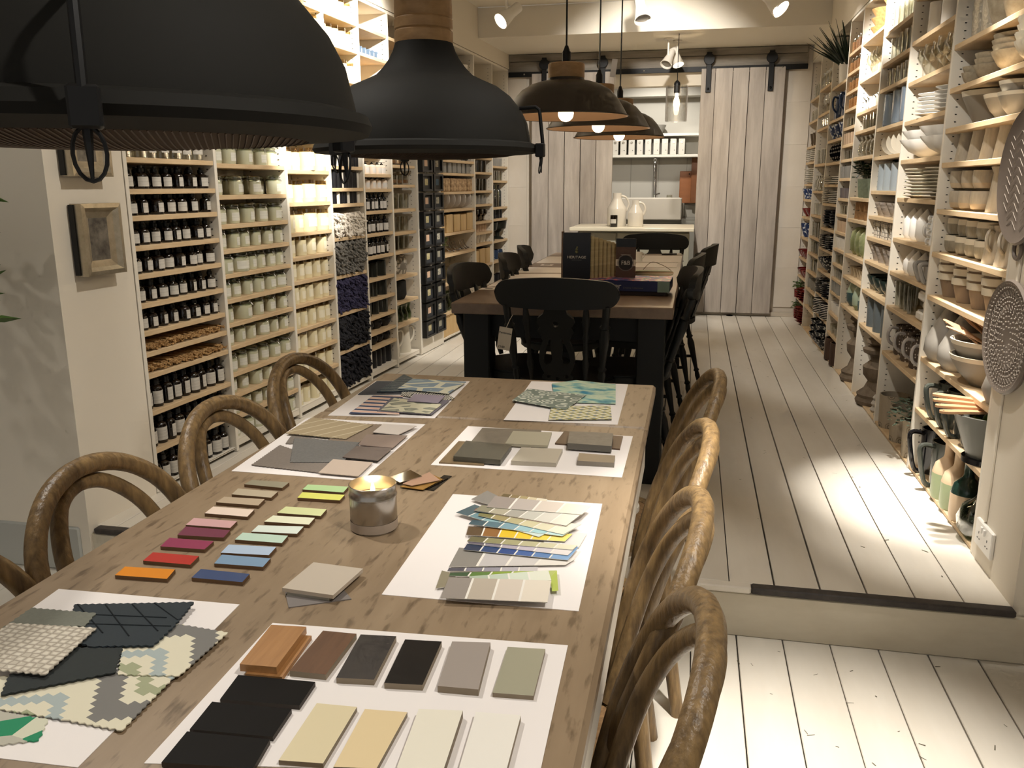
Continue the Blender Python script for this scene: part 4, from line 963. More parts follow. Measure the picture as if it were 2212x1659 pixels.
# near fabrics
M_ZIG = pat_steps('stepped_zigzag_weave', .0105, .145, ['#ddd7c0', '#ddd7c0', '#7d7b77', '#7d7b77', '#ddd7c0', '#a3a788', '#ddd7c0', '#a9b4b3'], rot=radians(20))
for key, m, h, lb, pk in (('f_green', pat_cells('green_triangle_print', (22, 30, 1), ['#2f8a62', '#b9b6a8', '#d3d3bd', '#2f8a62', '#b9b6a8']), .002, 'grey swatch with green triangles', True),
                          ('f_zig2', M_ZIG, .0035, 'large cream and grey stepped zigzag swatch nearest the camera', True),
                          ('f_zig1', M_ZIG, .0055, 'cream and grey stepped zigzag swatch beside the navy velvet', True),
                          ('f_teal', cloth('black_teal_velvet', '#1d2625', '#161d1d'), .0075, 'black teal velvet swatch', True),
                          ('f_sage', cloth('sage_linen', '#76786c', '#6a6c61'), .0115, 'sage grey linen swatch', True),
                          ('f_weave', pat_vor('knotted_white_weave', (85, 105, 1), ['#a89f91', '#c3bbac', '#d8d1c2'], [0, .1, .24], dist=.35, bump=.9), .0135, 'chunky off-white woven swatch', True)):
    sample('fabric_swatch', key, m, h, .0016, lb, 'swatch', 'upholstery swatches', pk)
q_ = sample('fabric_swatch', 'f_quilt', cloth('navy_quilted_velvet', '#1c2a31', '#16222a'), .0095, .0025, 'navy quilted velvet swatch with stitched channels', 'swatch', 'upholstery swatches', True)
qp = TI['f_quilt']; qc = (sum(p[0] for p in qp) / len(qp), sum(p[1] for p in qp) / len(qp))
M_STITCH = mat('navy_stitch_groove', '#0d161b', .9)
def _in(p):
    r = False; n = len(qp)
    for i in range(n):
        a, b = qp[i], qp[(i + 1) % n]
        if (a[1] > p[1]) != (b[1] > p[1]) and p[0] < (b[0] - a[0]) * (p[1] - a[1]) / (b[1] - a[1]) + a[0]: r = not r
    return r
gq = G()
for (ax, ay, bx, by) in [(-.88, .985, -.76, .90), (-.84, .995, -.72, .90), (-.80, 1.0, -.69, .92), (-.76, 1.0, -.66, .94), (-.90, .93, -.70, .955), (-.88, .905, -.68, .935)]:
    pts = []
    for k in range(25):
        p = (ax + (bx - ax) * k / 24, ay + (by - ay) * k / 24)
        if _in(p): pts.append((p[0] - qc[0], p[1] - qc[1], .0026))
    if len(pts) > 2: gq.tube(pts, .0011, 4)
ob('stitching', gq.mesh('stitching', M_STITCH), q_)

# paint strips: card with printed colour blocks
ST = [('s_pale', ['#d3cfcd', '#d8d4d0'], .003, 'pale lilac'), ('s_olive', ['#6a5c3f', '#857450', '#a8996f', '#cfc3a4', '#e0d8c4'], .004, 'olive brown'), ('s_char', ['#8a8680'], .006, 'single grey'),
      ('s_grey3', ['#8a8680', '#c2bebd', '#cfcbc8', '#e5e0d8'], .004, 'broad silver grey'), ('s_royal', ['#27344f', '#2c4574', '#2f4c8a', '#4464a0', '#5f83b6', '#82a6ce'], .007, 'royal blue'),
      ('s_lilac', ['#6f6873', '#8b8490', '#aca5b2', '#bfb8c4', '#d0cad0', '#ded8d6'], .0085, 'lilac grey'), ('s_sage', ['#6d694a', '#8d8a62', '#a5a27b', '#bbb793', '#cdc9aa', '#dcd8c0'], .010, 'sage green'),
      ('s_yellow', ['#5e4a32', '#8f6434', '#e2bf2c', '#eccb3c', '#efd558', '#f1dd7a'], .006, 'mustard yellow'), ('s_blue', ['#3f5762', '#567582', '#7fa3b0', '#9cc3cc', '#a9d2d6', '#bfdfe0'], .009, 'teal blue'),
      ('s_teal', ['#4d626a', '#6e8f98', '#90b2b8', '#a9c6c8', '#bcd3d2', '#cde0dc'], .008, 'grey teal'), ('s_straw', ['#7f7a4e', '#a09368', '#b9b187', '#d0c9a4', '#ddd8bc', '#e5e2cf'], .0105, 'straw'),
      ('s_red', ['#8d3b3c', '#b36a66', '#c88f88', '#d9aca4', '#e4c8c0'], .0115, 'dusty red'), ('s_green5', ['#8b8771', '#aea893', '#a8a59c', '#c4c3b9', '#d5d2c8', '#e0ddd0'], .013, 'grey sage'),
      ('s_grey4', ['#9a908a', '#b9b0aa', '#d6cbc0', '#e6dccd'], .0145, 'warm grey'), ('s_taupe', ['#8e8670'], .004, 'single taupe'),
      ('s_bluegrey', ['#54525c', '#7d7b88', '#94929e', '#b4b1b8', '#c9c5c6'], .005, 'slate'), ('s_lime', ['#3b5637', '#5c7d3c', '#86a03c', '#a9bb5a', '#b9c474'], .006, 'leaf green with lime end'),
      ('s_mint', ['#aebba8', '#c0cdbd', '#d3ddcd', '#e3e6d6'], .0075, 'pale mint'), ('s_grey2', ['#958d86', '#b9ae9f', '#d5cabd', '#e3dacb'], .010, 'stone grey')]
M_STRIPW = mat('white_card_gap', '#ece8df', .6)
for key, cols, h, nm in ST:
    P = TI[key]
    if key == 's_lime':
        L0 = [P[0], P[1], P[4], P[5]]
    else: L0 = P
    a, b_, c_, d_ = [Vector(p) for p in L0[:4]]
    ctr = (a + b_ + c_ + d_) / 4
    n = len(cols); gap = 0.055 if n > 1 else 0; t = 0; g = G(); mats = [M_STRIPW]
    g.prism([tuple(p - ctr) for p in (a, b_, c_, d_)], -.0007, 0, 0)
    for i, c in enumerate(cols):
        mats.append(mat('paint_' + c[1:], c, .5))
        u0 = i / n; u1 = (i + 1 - (gap if i < n - 1 else 0) * 1.6) / n
        q = [a.lerp(b_, u0), a.lerp(b_, u1), d_.lerp(c_, u1), d_.lerp(c_, u0)]
        g.add([(p.x - ctr.x, p.y - ctr.y, .0001) for p in q], [(3, 2, 1, 0)], i + 1)
    if key == 's_lime':
        mats.append(mat('paint_lime_end', '#b3c35c', .5)); e = [Vector(P[i]) for i in (1, 2, 3, 4)]
        g.add([(p.x - ctr.x, p.y - ctr.y, .0) for p in e], [(3, 2, 1, 0)], len(mats) - 1)
    ob('paint_strip', g.mesh('paint_strip', mats, False), None, (ctr.x, ctr.y, PZ + h), (0, 0, 0), '%s paint colour strip fanned on white sheet' % nm, 'paint strip', 'fanned paint strips')
# metal finish cards
for key, m, h, lb in (('m_dark', mat('black_glass_card', '#1d1b19', .15), .0015, 'black edged finish card under the fan'), ('m_dark2', mat('dark_bronze_card', '#2f2721', .2, metal=.6), .003, 'dark bronze finish card'),
                      ('m_gold', mat('gold_card', '#d6a95c', .25, metal=.8), .0045, 'gold mirror finish card'), ('m_bronze', mat('rose_bronze_card', '#b08b74', .4), .007, 'rose bronze finish card'),
                      ('m_mirror', mat('silver_mirror_card', '#d0d4d2', .06, metal=1.0), .0085, 'silver mirror finish card on the fan')):
    sample('finish_card', key, m, h, .0012, lb, 'finish card', 'mirror finish cards', base=TZ)
# candle tin
M_TIN = mat('brushed_candle_tin', '#a8a29a', .24, metal=.92)
tin = ob('candle_tin', G().lathe([(0, 0), (.0405, 0), (.042, .002), (.042, .062), (.0432, .063), (.0432, .066), (.042, .068), (.042, .082), (.0426, .084), (.0412, .085), (.0408, .083), (.0405, .05), (0, .05)], 40).mesh('candle_tin', M_TIN), None, (-.54, 1.342, TZ),
         label='silver metal candle tin with lit candle standing on the table', cat='candle')
ob('wax', G().lathe([(0.0403, .055), (.038, .0585), (0, .0575)], 32).mesh('wax', mat('glowing_wax', '#f3dcae', .5, emit=('#ffcf83', .25))), tin)
ob('wick', G().tube([(0, 0, .057), (.001, 0, .066)], .0008, 5).mesh('wick', M_BLACKP), tin)
ob('flame', G().lathe([(0, .063), (.0035, .068), (.0042, .073), (.002, .083), (0, .09)], 12).mesh('flame', mat('candle_flame', '#fff0c0', .5, emit=('#ffdf95', 18))), tin)
ob('label_band', G().lathe([(.0423, .003), (.0423, .019)], 40).mesh('label_band', mat('beige_label', '#a99a8b', .6)), tin)
d = bpy.data.lights.new('candle_light', 'POINT'); d.energy = .25; d.color = (1, .72, .38); d.shadow_soft_size = .008
q = bpy.data.objects.new('candle_light', d); COL.objects.link(q); q.location = (-.54, 1.342, TZ + .078)
# ================================================================ shelving units
M_SLOT = mat('dark_shelf_pin_slot', '#2a2622', .8)
UNITS = {}
class Unit: pass
def unit(key, side, y0, y1, zs, label, bay, depth, ztop=2.415, last=False, slots=True, top=True):
    u = Unit(); u.side = side; u.zs = sorted(zs); u.bay = bay; u.depth = depth; u.key = key
    sg = 1 if side == 'R' else -1
    if side == 'R':
        base = Vector((RX, y0, 0)); rot = 0.0; s1 = y1 - y0
    else:
        s_a = (y0 - 2.85) / cos(YL); s1 = (y1 - y0) / cos(YL)
        base = Vector(LP(s_a, 0, 0)); rot = LROT
    u.base = base; u.rot = rot; u.L = s1; u.sg = sg
    R = ob('shelving_unit', None, None, (base.x, base.y, UF), (0, 0, rot), label, 'shelving', 'shelving along the walls')
    T = 0.02; H0 = 0.0
    def box(name, d0, d1, s0, s_1, z0, z1, m):
        ob(name, G().cbox((sg * (d0 + d1) / 2, (s0 + s_1) / 2, (z0 + z1) / 2 - UF), (d1 - d0, s_1 - s0, z1 - z0), .0015).mesh(name, m), R)
    box('side_panel', 0, depth, 0, T, UF + .002, ztop, M_SHELFW)
    if last: box('side_panel', 0, depth, s1, s1 + T, UF + .002, ztop, M_SHELFW)
    box('back_panel', depth, depth + .01, T, s1, UF + .002, ztop, M_SHELFW)
    if top: box('top_panel', 0, depth, T, s1, ztop - .018, ztop, M_SHELFW)
    z0 = u.zs[0]
    if side == 'L':
        box('plinth', .006, .022, T, s1, UF + .022, z0 - .003, M_SHELFW)
        box('shelf', .004, depth, T, s1, z0 - .003, z0, M_SHELFW)
    else:
        box('shelf', .004, depth, T, s1, UF + .002, max(z0, UF + .012), M_PLY)
    for z in u.zs[1:]:
        box('shelf', .004, depth, T, s1, z - .02, z, M_PLY)
    if slots:
        g = G()
        for ss in ((T + .0008,) if side == 'L' else (s1 - .0008,)):
            for dd in (.035, depth - .04):
                k = UF + .12
                while k < ztop - .05:
                    g.box((sg * dd, ss if side == 'R' else s1 - .0008, k - UF), (.007, .0012, .0035)); k += .028
        o = ob('pin_slots', g.mesh('pin_slots', M_SLOT, False), R); o['kind'] = 'stuff'
    u.T = T; u.df = 1.0 if side == 'L' else (.86 if key in ('R1', 'R2', 'R3', 'R4') else .68)
    UNITS[key] = u
    return u
def UPos(u, frac, d, z):
    s = u.T + (u.L - u.T) * frac
    c, sn = cos(u.rot), sin(u.rot); lx, ly = u.sg * d, s
    return (u.base.x + c * lx - sn * ly, u.base.y + sn * lx + c * ly, z)
def shelf_name(i):
    return 'bottom shelf' if i == 0 else '%s shelf up' % ORD[i]
GCOUNT = {}
def p_rad(p):
    if not hasattr(p, 'rad'):
        p.rad = max(max(abs(v.co.x), abs(v.co.y)) for v in p.me.vertices)
    return p.rad
def row(key, si, pr, n, f0, f1, d, desc, group=None, jf=.0, jr=.25, stack=1, dz=0, rot=None, tilt=None, scl=None, skip=0):
    """n things along shelf si of unit key between fractions f0..f1 (near to far), optionally stacked"""
    u = UNITS[key]; z = u.zs[si]
    k0 = (key, si, desc); done = GCOUNT.get(k0, 0); GCOUNT[k0] = done + n
    P = [pr[i % len(pr)] if isinstance(pr, (list, tuple)) else pr for i in range(n)]
    k_ = scl or 1.0
    rad = [p_rad(p) * k_ for p in P]
    span = u.L - u.T
    lo, hi = f0 * span - rad[0], f1 * span + rad[-1]
    lo = max(lo, .004); hi = min(hi, span - .004)
    need = sum(2 * r for r in rad) + .0015 * (n - 1)
    if n > 1 and need > hi - lo:                      # too tight: use the whole shelf, then slimmer things
        lo, hi = max(.004, lo - .03), min(span - .004, hi + .03)
        if need > hi - lo:
            q_ = (hi - lo) / need; k_ *= q_; rad = [r * q_ for r in rad]; dz = dz * q_
            need = sum(2 * r for r in rad) + .0015 * (n - 1)
    gap = (hi - lo - sum(2 * r for r in rad)) / (n - 1) if n > 1 else 0
    cur = lo
    for i in range(n):
        if n == 1: ps = min(max((f0 + f1) / 2 * span, rad[0] + .004), span - rad[0] - .004)
        else:
            ps = cur + rad[i]; cur += 2 * rad[i] + gap
            ps += random.uniform(-.4, .4) * min(gap, .02)
        f = ps / span
        p = P[i]
        for s in range(stack):
            a = (-pi / 2 if u.side == 'R' else pi / 2) + u.rot + (random.uniform(-jr, jr) if rot is None else rot)
            loc = UPos(u, f, d * (u.df) + random.uniform(-.004, .004), z + .0006 + s * dz)
            where = ('%s, %s' % (shelf_name(si), u.bay))
            idx = i + done
            if n + done == 1 and stack == 1: lb = '%s on %s' % (desc, where)
            elif stack == 1: lb = '%s, %s from near end, %s' % (desc, ORD[min(idx, 15)], where)
            else: lb = '%s, %s up in %s pile, %s' % (desc, ORD[s], ORD[min(idx, 15)], where)
            r = (0, 0, a) if tilt is None else (tilt[0], tilt[1], a)
            p.place(loc, r, lb, group or (desc + 's'), None if abs(k_ - 1) < .01 else k_)

# ---------------------------------------------------------------- kinds of things
def tumbler(r0, r1, h, t=.0025): return [(0, 0), (r0, 0), (r1, h), (r1 - t, h), (r0 - t, t * 2), (0, t * 2)]
def P_(name, prof, m, cat, n=16, parts=(), wob=None, sx=1, sy=1):
    return Proto(name, G().lathe(prof, n, wob=wob, sx=sx, sy=sy).mesh(name, m), parts, cat)
def patch(r, z0, z1, a0, a1, m, name='label', n=6):
    """label wrapped round a cylinder, centred on the front (-y)"""
    g = G(); vs = []
    for i in range(n + 1):
        a = -pi / 2 + a0 + (a1 - a0) * i / n
        vs += [(r * cos(a), r * sin(a), z0), (r * cos(a), r * sin(a), z1)]
    g.add(vs, [(2 * i, 2 * i + 2, 2 * i + 3, 2 * i + 1) for i in range(n)])
    return (name, g.mesh(name, m))
def handle(x0, z0, z1, out, rad, m, name='handle'):
    """loop handle on the front (-y) side, from height z0 to z1 at distance x0"""
    pts = [(0, -x0, z1), (0, -x0 - out * .7, z1 + (z1 - z0) * .06), (0, -x0 - out, z1 - (z1 - z0) * .25), (0, -x0 - out * .8, z0 + (z1 - z0) * .3), (0, -x0 + .002, z0)]
    return (name, G().tube(smooth_pts(pts, 4), rad, 8).mesh(name, m))
M_AMBER = mat('dark_amber_glass', '#120b07', .06, coat=.5)
M_CAPB = mat('black_dropper_cap', '#0c0c0c', .3)
M_LABEL = mat('white_paper_label', '#d9d4ca', .7, noise=('#b9b4aa', (10, 10, 260), .15))
def bottle(r, h):
    p = [(0, 0), (r * .96, 0), (r, .003), (r, h * .56), (r * .85, h * .64), (r * .45, h * .69), (r * .42, h * .72), (0, h * .72)]
    cap = G().lathe([(r * .5, h * .72), (r * .52, h * .73), (r * .52, h * .88), (r * .36, h * .9), (r * .34, h), (0, h)], 12).mesh('cap', M_CAPB)
    return Proto('amber_bottle', G().lathe(p, 16).mesh('amber_bottle', M_AMBER), [('cap', cap), patch(r * 1.012, h * .1, h * .52, -.95, .95, M_LABEL)], 'bottle')
BOT = [bottle(.0225, .086), bottle(.0275, .086), bottle(.021, .088), bottle(.024, .087)]
BOTS = [bottle(.0225, .083), bottle(.0255, .083), bottle(.024, .083)]
BOTL = [bottle(.0255, .125), bottle(.028, .128), bottle(.0265, .12)]
def apoth(r, h):
    body = G().lathe([(0, 0), (r, 0), (r, h * .75), (r * .8, h * .8), (r * .8, h * .84), (r * .78, h * .84), (r * .96, h * .74), (r * .96, .003), (0, .003)], 18).mesh('glass_jar', M_GLASS)
    lid = G().lathe([(r * .86, h * .845), (r * .88, h * .86), (r * .88, h * .97), (r * .8, h), (0, h)], 18).mesh('lid', M_GLASS)
    return Proto('apothecary_jar', body, [('lid', lid), patch(r * 1.01, h * .25, h * .6, -.8, .8, M_LABEL)], 'jar')
APO = [apoth(.031, .095), apoth(.034, .1), apoth(.028, .085)]
M_WAXG = mat('green_cream_wax', '#cac9ac', .3, coat=.8)
M_JGL = glassmat('thin_jar_glass', '#e3e8da', .6, .12, .06)
M_WIRE = mat('wire_clip', '#8d8a84', .35, metal=.9)
M_LBLG = mat('pale_green_label', '#e6e4d8', .7, noise=('#cfcdc0', (10, 10, 260), .15))
def clipjar(r, h):
    body = G().lathe([(0, 0), (r * .95, 0), (r, .004), (r, h * .72), (r * .95, h * .74), (0, h * .74)], 18).mesh('clip_jar', M_WAXG)
    neck = G().lathe([(r * 1.01, h * .70), (r, h * .76), (r * .84, h * .80), (r * .84, h * .86)], 18).mesh('glass_neck', M_JGL)
    lid = G().lathe([(r * .9, h * .865), (r * .92, h * .89), (r * .9, h * .95), (r * .6, h), (0, h)], 18).mesh('lid', M_JGL)
    g = G(); z0, z1 = h * .82, h * .91
    ring = [(r * .9 * cos(a), r * .9 * sin(a), z0) for a in [2 * pi * i / 14 for i in range(14)]]
    g.tube(ring, .0011, 4, True).tube([(.006, -r * .92, z0), (.008, -r * 1.12, h * .7), (-.008, -r * 1.12, h * .7), (-.006, -r * .92, z0)], .0011, 4).tube([(r * .92, 0, z0), (r * 1.05, 0, z1), (0, 0, h * 1.01), (-r * 1.05, 0, z1), (-r * .92, 0, z0)], .0010, 4)
    return Proto('clip_top_jar', body, [('glass_neck', neck), ('lid', lid), ('wire_clip', g.mesh('wire_clip', M_WIRE)), patch(r * 1.012, h * .14, h * .56, -.8, .8, M_LBLG)], 'jar')
JAR = [clipjar(.03, .086), clipjar(.036, .088), clipjar(.028, .084), clipjar(.033, .086), clipjar(.03, .09)]
JARB = [clipjar(.047, .088), clipjar(.034, .086), clipjar(.03, .084)]
M_WAXC = mat('cream_wax', '#eadfb9', .35, coat=.6)
M_LBLC = mat('cream_label', '#ece4cb', .7)
def cglass(r, h):
    body = G().lathe([(0, 0), (r * .97, 0), (r, .003), (r, h * .82), (0, h * .82)], 18).mesh('glass_candle', M_WAXC)
    rim = G().lathe([(r * 1.003, h * .8), (r * 1.003, h), (r * .95, h), (r * .95, h * .83)], 18).mesh('glass_rim', glassmat('amber_tinted_rim', '#f1e6cc', .5, .08))
    return Proto('glass_candle', body, [('glass_rim', rim), ('wick', G().tube([(0, 0, h * .8), (0, 0, h * .88)], .001, 4).mesh('wick', M_BLACKP)), patch(r * 1.012, h * .2, h * .6, -.7, .7, M_LBLC)], 'candle')
CAN = [cglass(.034, .105), cglass(.031, .1), cglass(.033, .105)]
CANB = [cglass(.042, .11), cglass(.034, .108), cglass(.05, .115)]
# ---------------------------------------------------------------- wall of apothecary goods
UP1 = [1.62, 1.78, 1.95, 2.12, 2.27]
unit('L1', 'L', 2.825, 3.385, [.184, .343, .498, .647, .733, .815, .923, 1.035, 1.142, 1.254, 1.353, 1.468] + UP1, 'white shelving bay with plywood shelves full of brown bottles', 'bottle bay', .235)
unit('L2', 'L', 3.385, 3.977, [.221, .331, .432, .531, .655, .759, .867, .979, 1.088, 1.197, 1.324, 1.459] + UP1, 'white shelving bay full of clip-top jars', 'clip jar bay', .235)
unit('L3', 'L', 3.977, 4.447, [.223, .371, .509, .633, .762, .883, 1.005, 1.129, 1.28, 1.442] + UP1, 'white shelving bay full of cream candles', 'cream candle bay', .235)
unit('L4', 'L', 4.447, 4.877, [.21, .427, .648, .864, 1.077, 1.264, 1.351, 1.472] + UP1, 'white shelving bay with shaggy heaps of white, grey, purple and black strands', 'shaggy strand bay', .235)
unit('L5', 'L', 4.877, 5.303, [.219, .368, .461, .561, .675, .798, .937, 1.075, 1.212, 1.345, 1.434] + UP1, 'white shelving bay with pump bottles and dark candles', 'pump bottle bay', .235)
unit('L6', 'L', 5.303, 5.715, [.215, .444, .6, .767, .937, 1.061, 1.211, 1.37, 1.496] + UP1, 'white shelving bay with clear glass vases and jugs', 'clear vase bay', .235)
unit('L8', 'L', 6.199, 7.06, [.2, .391, .62, .84, 1.004, 1.183, 1.318, 1.459, 1.558, 1.75, 1.97, 2.15], 'white shelving bay with birch planter and pale wooden boxes', 'wooden box bay', .235)
unit('L9', 'L', 7.06, 7.585, [.2, .45, .681, .869, .966, 1.059, 1.206, 1.322, 1.477, 1.603, 1.78, 1.97, 2.15], 'narrow white shelving bay with amber glass', 'amber glass bay', .235)
unit('L10', 'L', 7.585, 8.1, [.2, .45, .68, .866, 1.063, 1.169, 1.409, 1.538, 1.75, 1.97, 2.15], 'last white shelving bay beside the barn door wall', 'far corner bay', .235, last=True)
ub = 'brown bottle with white label'
for si, n in ((5, 8), (6, 8), (7, 8), (8, 8), (9, 7), (10, 7)):
    k = [BOT[random.randrange(4)] for _ in range(n)]
    row('L1', si, k, n, .07, .94, .045, ub, 'brown bottles', .09, .5)
    row('L1', si, [BOTS[random.randrange(3)] for _ in range(10)], 10, .06, .95, .115, 'brown bottle in the back row', 'brown bottles', .0, 1.2)
for si, n in ((0, 9), (1, 9), (2, 9)):
    row('L1', si, [BOTL[random.randrange(3)] for _ in range(n)], n, .06, .95, .05, 'tall ' + ub, 'tall brown bottles', .03, .5)
    row('L1', si, [BOTL[random.randrange(3)] for _ in range(7)], 7, .1, .92, .13, 'tall brown bottle in back row', 'tall brown bottles', .2, .9)
row('L1', 11, APO, 7, .08, .90, .05, 'clear glass lidded jar', 'clear lidded jars', .2, .5)
# dried wheat laid flat, heads to the front: uncountable
M_WHEAT = mat('dried_wheat', '#d4ae78', .8, noise=('#9d7648', 60, .3))
for si, nm in ((3, 'lower'), (4, 'upper')):
    g = G(); u = UNITS['L1']
    for k in range(130):
        s = random.uniform(.03, u.L - .015); zz = random.uniform(.006, .03); d0 = random.uniform(.0, .03)
        pts = [(-d0 - .002, s + random.uniform(-.01, .01), zz * .7), (-d0 - .03, s, zz), (-.21, s + random.uniform(-.012, .012), zz)]
        g.tube(pts, [.005, .0035, .0015], 4)
        for q in range(3):
            a = random.uniform(0, 6.28); rr = .005
            g.tube([(-d0 - .008 * q, s, zz * .8 + .002), (-d0 - .008 * q + .006, s + cos(a) * .008, zz * .8 + .004 + sin(a) * .006)], [.003, .0008], 3)
    ob('dried_wheat', g.mesh('dried_wheat', M_WHEAT), None, (u.base.x, u.base.y, u.zs[si] + .001), (0, 0, u.rot), 'layer of dried wheat stalks on the %s of two shelves among brown bottles' % nm, 'dried wheat', kind='stuff')
for si, n in ((0, 6), (1, 6), (2, 6), (3, 6), (4, 6), (5, 5), (6, 6), (7, 6), (8, 6), (9, 5), (10, 4), (11, 5)):
    big = si in (5, 7, 10)
    row('L2', si, [(JARB if big and q < 2 else JAR)[random.randrange(3)] for q in range(n)], n, .08, .93, .05, 'greenish clip-top candle jar', 'clip-top candle jars', .04, .5)
    row('L2', si, JAR, 6, .1, .92, .13, 'clip-top jar in back row', 'clip-top candle jars', .1, .9)
for si, n in ((0, 5), (1, 5), (2, 5), (3, 5), (4, 5), (5, 5), (6, 4), (7, 4), (8, 4), (9, 4), (12, 4), (13, 4), (14, 4)):
    big = si >= 7
    row('L3', si, [(CANB if big else CAN)[q % 3] for q in range(n)], n, .1, .9, .05, 'cream candle in glass', 'cream glass candles', .05, .5)
for si in (13, 14, 15): row('L2', si, APO, 6, .1, .92, .05, 'clear glass lidded jar', 'clear lidded jars on clip jar bay', .2, .5)
# shaggy strands: hanks with loose ends to the front, uncountable
for si, c, c2, nm, dens in ((4, '#efe8dc', '#cfc5b6', 'white', 230), (3, '#8b877f', '#55524c', 'grey', 320), (2, '#44405f', '#26233a', 'purple', 340), (1, '#2c2b30', '#131317', 'black', 340), (0, '#25232a', '#0f0e13', 'blackish purple', 340)):
    m = mat('shaggy_' + nm.replace(' ', '_'), c, .85, noise=(c2, 90, .3)); g = G(); u = UNITS['L4']
    Hh = (u.zs[si + 1] - u.zs[si]) - .03
    if nm == 'white': Hh = .13
    for k in range(dens):
        s = random.uniform(.028, u.L - .012); zz = random.uniform(.012, Hh); out = random.uniform(-.012, .016)
        r = random.uniform(.007, .012)
        drop = random.uniform(.004, .022)
        pts = [(-.2, s, zz), (-.06, s + random.uniform(-.01, .01), zz), (-.01, s + random.uniform(-.02, .02), zz + random.uniform(-.006, .006)), (out, s + random.uniform(-.025, .025), zz - drop)]
        g.tube(pts, [r, r, r, r * .55], 6)
    ob('shaggy_strands', g.mesh('shaggy_strands', m), None, (u.base.x, u.base.y, u.zs[si] + .001), (0, 0, u.rot), 'shelf-filling heap of shaggy %s strands with loose ends' % nm, 'strands', kind='stuff')
M_NAVYC = mat('black_navy_pillar', '#17181f', .35, noise=('#0d0d12', 30, .3)); M_WSPINE = mat('white_spine', '#d8d2c6', .6)
def pillar(r, h, m): return Proto('pillar_candle', G().lathe([(0, 0), (r, 0), (r, h - .004), (r - .004, h), (0, h - .002)], 14).mesh('pillar_candle', m), [('wick', G().tube([(0, 0, h - .003), (0, 0, h + .008)], .001, 4).mesh('wick', M_BLACKP))], 'candle')
PILD = [pillar(.025, .07, M_NAVYC), pillar(.024, .07, M_NAVYC), pillar(.02, .068, M_WSPINE)]
PILT = [pillar(.026, .095, M_NAVYC), pillar(.026, .095, M_NAVYC), pillar(.026, .09, M_NAVYC), pillar(.018, .09, M_WSPINE)]
row('L4', 5, PILD, 9, .08, .92, .04, 'dark pillar candle', 'dark pillar candles', .1)
row('L4', 6, PILT, 8, .08, .9, .04, 'tall black pillar candle', 'dark pillar candles', .1)
row('L4', 7, PILD, 8, .08, .9, .04, 'short black pillar candle', 'dark pillar candles', .1)
for si in (8, 9, 10, 11, 12): row('L4', si, CAN, 5, .1, .9, .05, 'pale glass candle', 'pale candles on upper shelves', .2)
M_BOXB = mat('blue_box_file', '#5e7186', .6)
BOXF = Proto('slim_blue_box', G().cbox((0, 0, .055), (.03, .12, .11), .003).mesh('slim_blue_box', M_BOXB), [('label', G().box((0, -.0605, .06), (.02, .001, .04)).mesh('label', M_LABEL, False))], 'box')
row('L5', 14, BOXF, 7, .1, .85, .08, 'slim blue box', 'slim blue boxes', 0, .02)
# pump bottles etc
M_PUMPL = mat('white_pump_label', '#d8d5d0', .6)
def pump(r, h, mb, ml):
    b = G().lathe([(0, 0), (r, 0), (r, h * .62), (r * .8, h * .7), (r * .35, h * .74), (r * .35, h * .78), (0, h * .78)], 16).mesh('pump_bottle', mb)
    c = G().lathe([(r * .4, h * .78), (r * .4, h * .86), (r * .15, h * .88), (r * .15, h * .96), (0, h * .96)], 10).box((0, -r * .35, h * .965), (r * .3, r * 1.0, h * .03)).mesh('pump', M_CAPB)
    return Proto('pump_bottle', b, [('pump', c), patch(r * 1.012, h * .1, h * .5, -1, 1, ml)], 'bottle')
PMP = pump(.025, .112, mat('black_bottle', '#0f0d0e', .15), M_PUMPL)
LOT = pump(.027, .075, mat('cream_lotion_bottle', '#e6d6c4', .35), M_PUMPL)
DKC = [P_('dark_glass_candle', tumbler(.036, .038, .09), mat('smoked_glass', '#2a2c27', .08, coat=.5), 'candle', 16, [('wax', G().lathe([(.034, .07), (0, .07)], 16).mesh('wax', M_WAXC))]),
       P_('dark_glass_candle', tumbler(.05, .05, .095), mat('smoked_glass', '#2a2c27', .08, coat=.5), 'candle', 16, [('wax', G().lathe([(.047, .07), (0, .07)], 16).mesh('wax', M_WAXC))])]
row('L5', 8, PMP, 6, .1, .9, .05, 'black pump bottle with white label', 'black pump bottles', .1, .3)
row('L5', 7, PMP, 6, .1, .9, .05, 'black pump bottle with white label', 'black pump bottles', .2, .5)
row('L5', 6, PMP, 6, .1, .9, .05, 'black pump bottle with white label', 'black pump bottles', .2, .5)
row('L5', 9, LOT, 5, .1, .9, .05, 'cream lotion bottle', 'cream lotion bottles', .1, .3)
row('L5', 10, LOT, 5, .1, .9, .05, 'cream lotion bottle', 'cream lotion bottles', .1, .3)
for si in (3, 4, 5): row('L5', si, [DKC[0], DKC[0], DKC[1]], 3, .2, .75, .07, 'smoked glass candle', 'smoked glass candles', .1)
ribw = lambda k, a: (lambda t, z: 1 + a * cos(k * t))
M_DRK = mat('black_ribbed_ceramic', '#1f1e20', .35)
RIBV = P_('ribbed_vase', [(0, 0), (.03, 0), (.05, .03), (.052, .05), (.04, .068), (.02, .075), (.018, .074), (0, .06)], M_DRK, 'vase', 32, wob=ribw(14, .05))
row('L5', 2, RIBV, 3, .2, .85, .08, 'black ribbed round vase', 'black ribbed vases'); row('L5', 1, RIBV, 4, .15, .85, .08, 'black ribbed round vase', 'black ribbed vases')
TALLD = P_('tall_dark_vase', [(0, 0), (.038, 0), (.042, .02), (.04, .11), (.03, .125), (.027, .125), (.036, .11), (0, .02)], M_DRK, 'vase', 16)
row('L5', 0, TALLD, 5, .12, .9, .07, 'tall dark vase', 'tall dark vases')
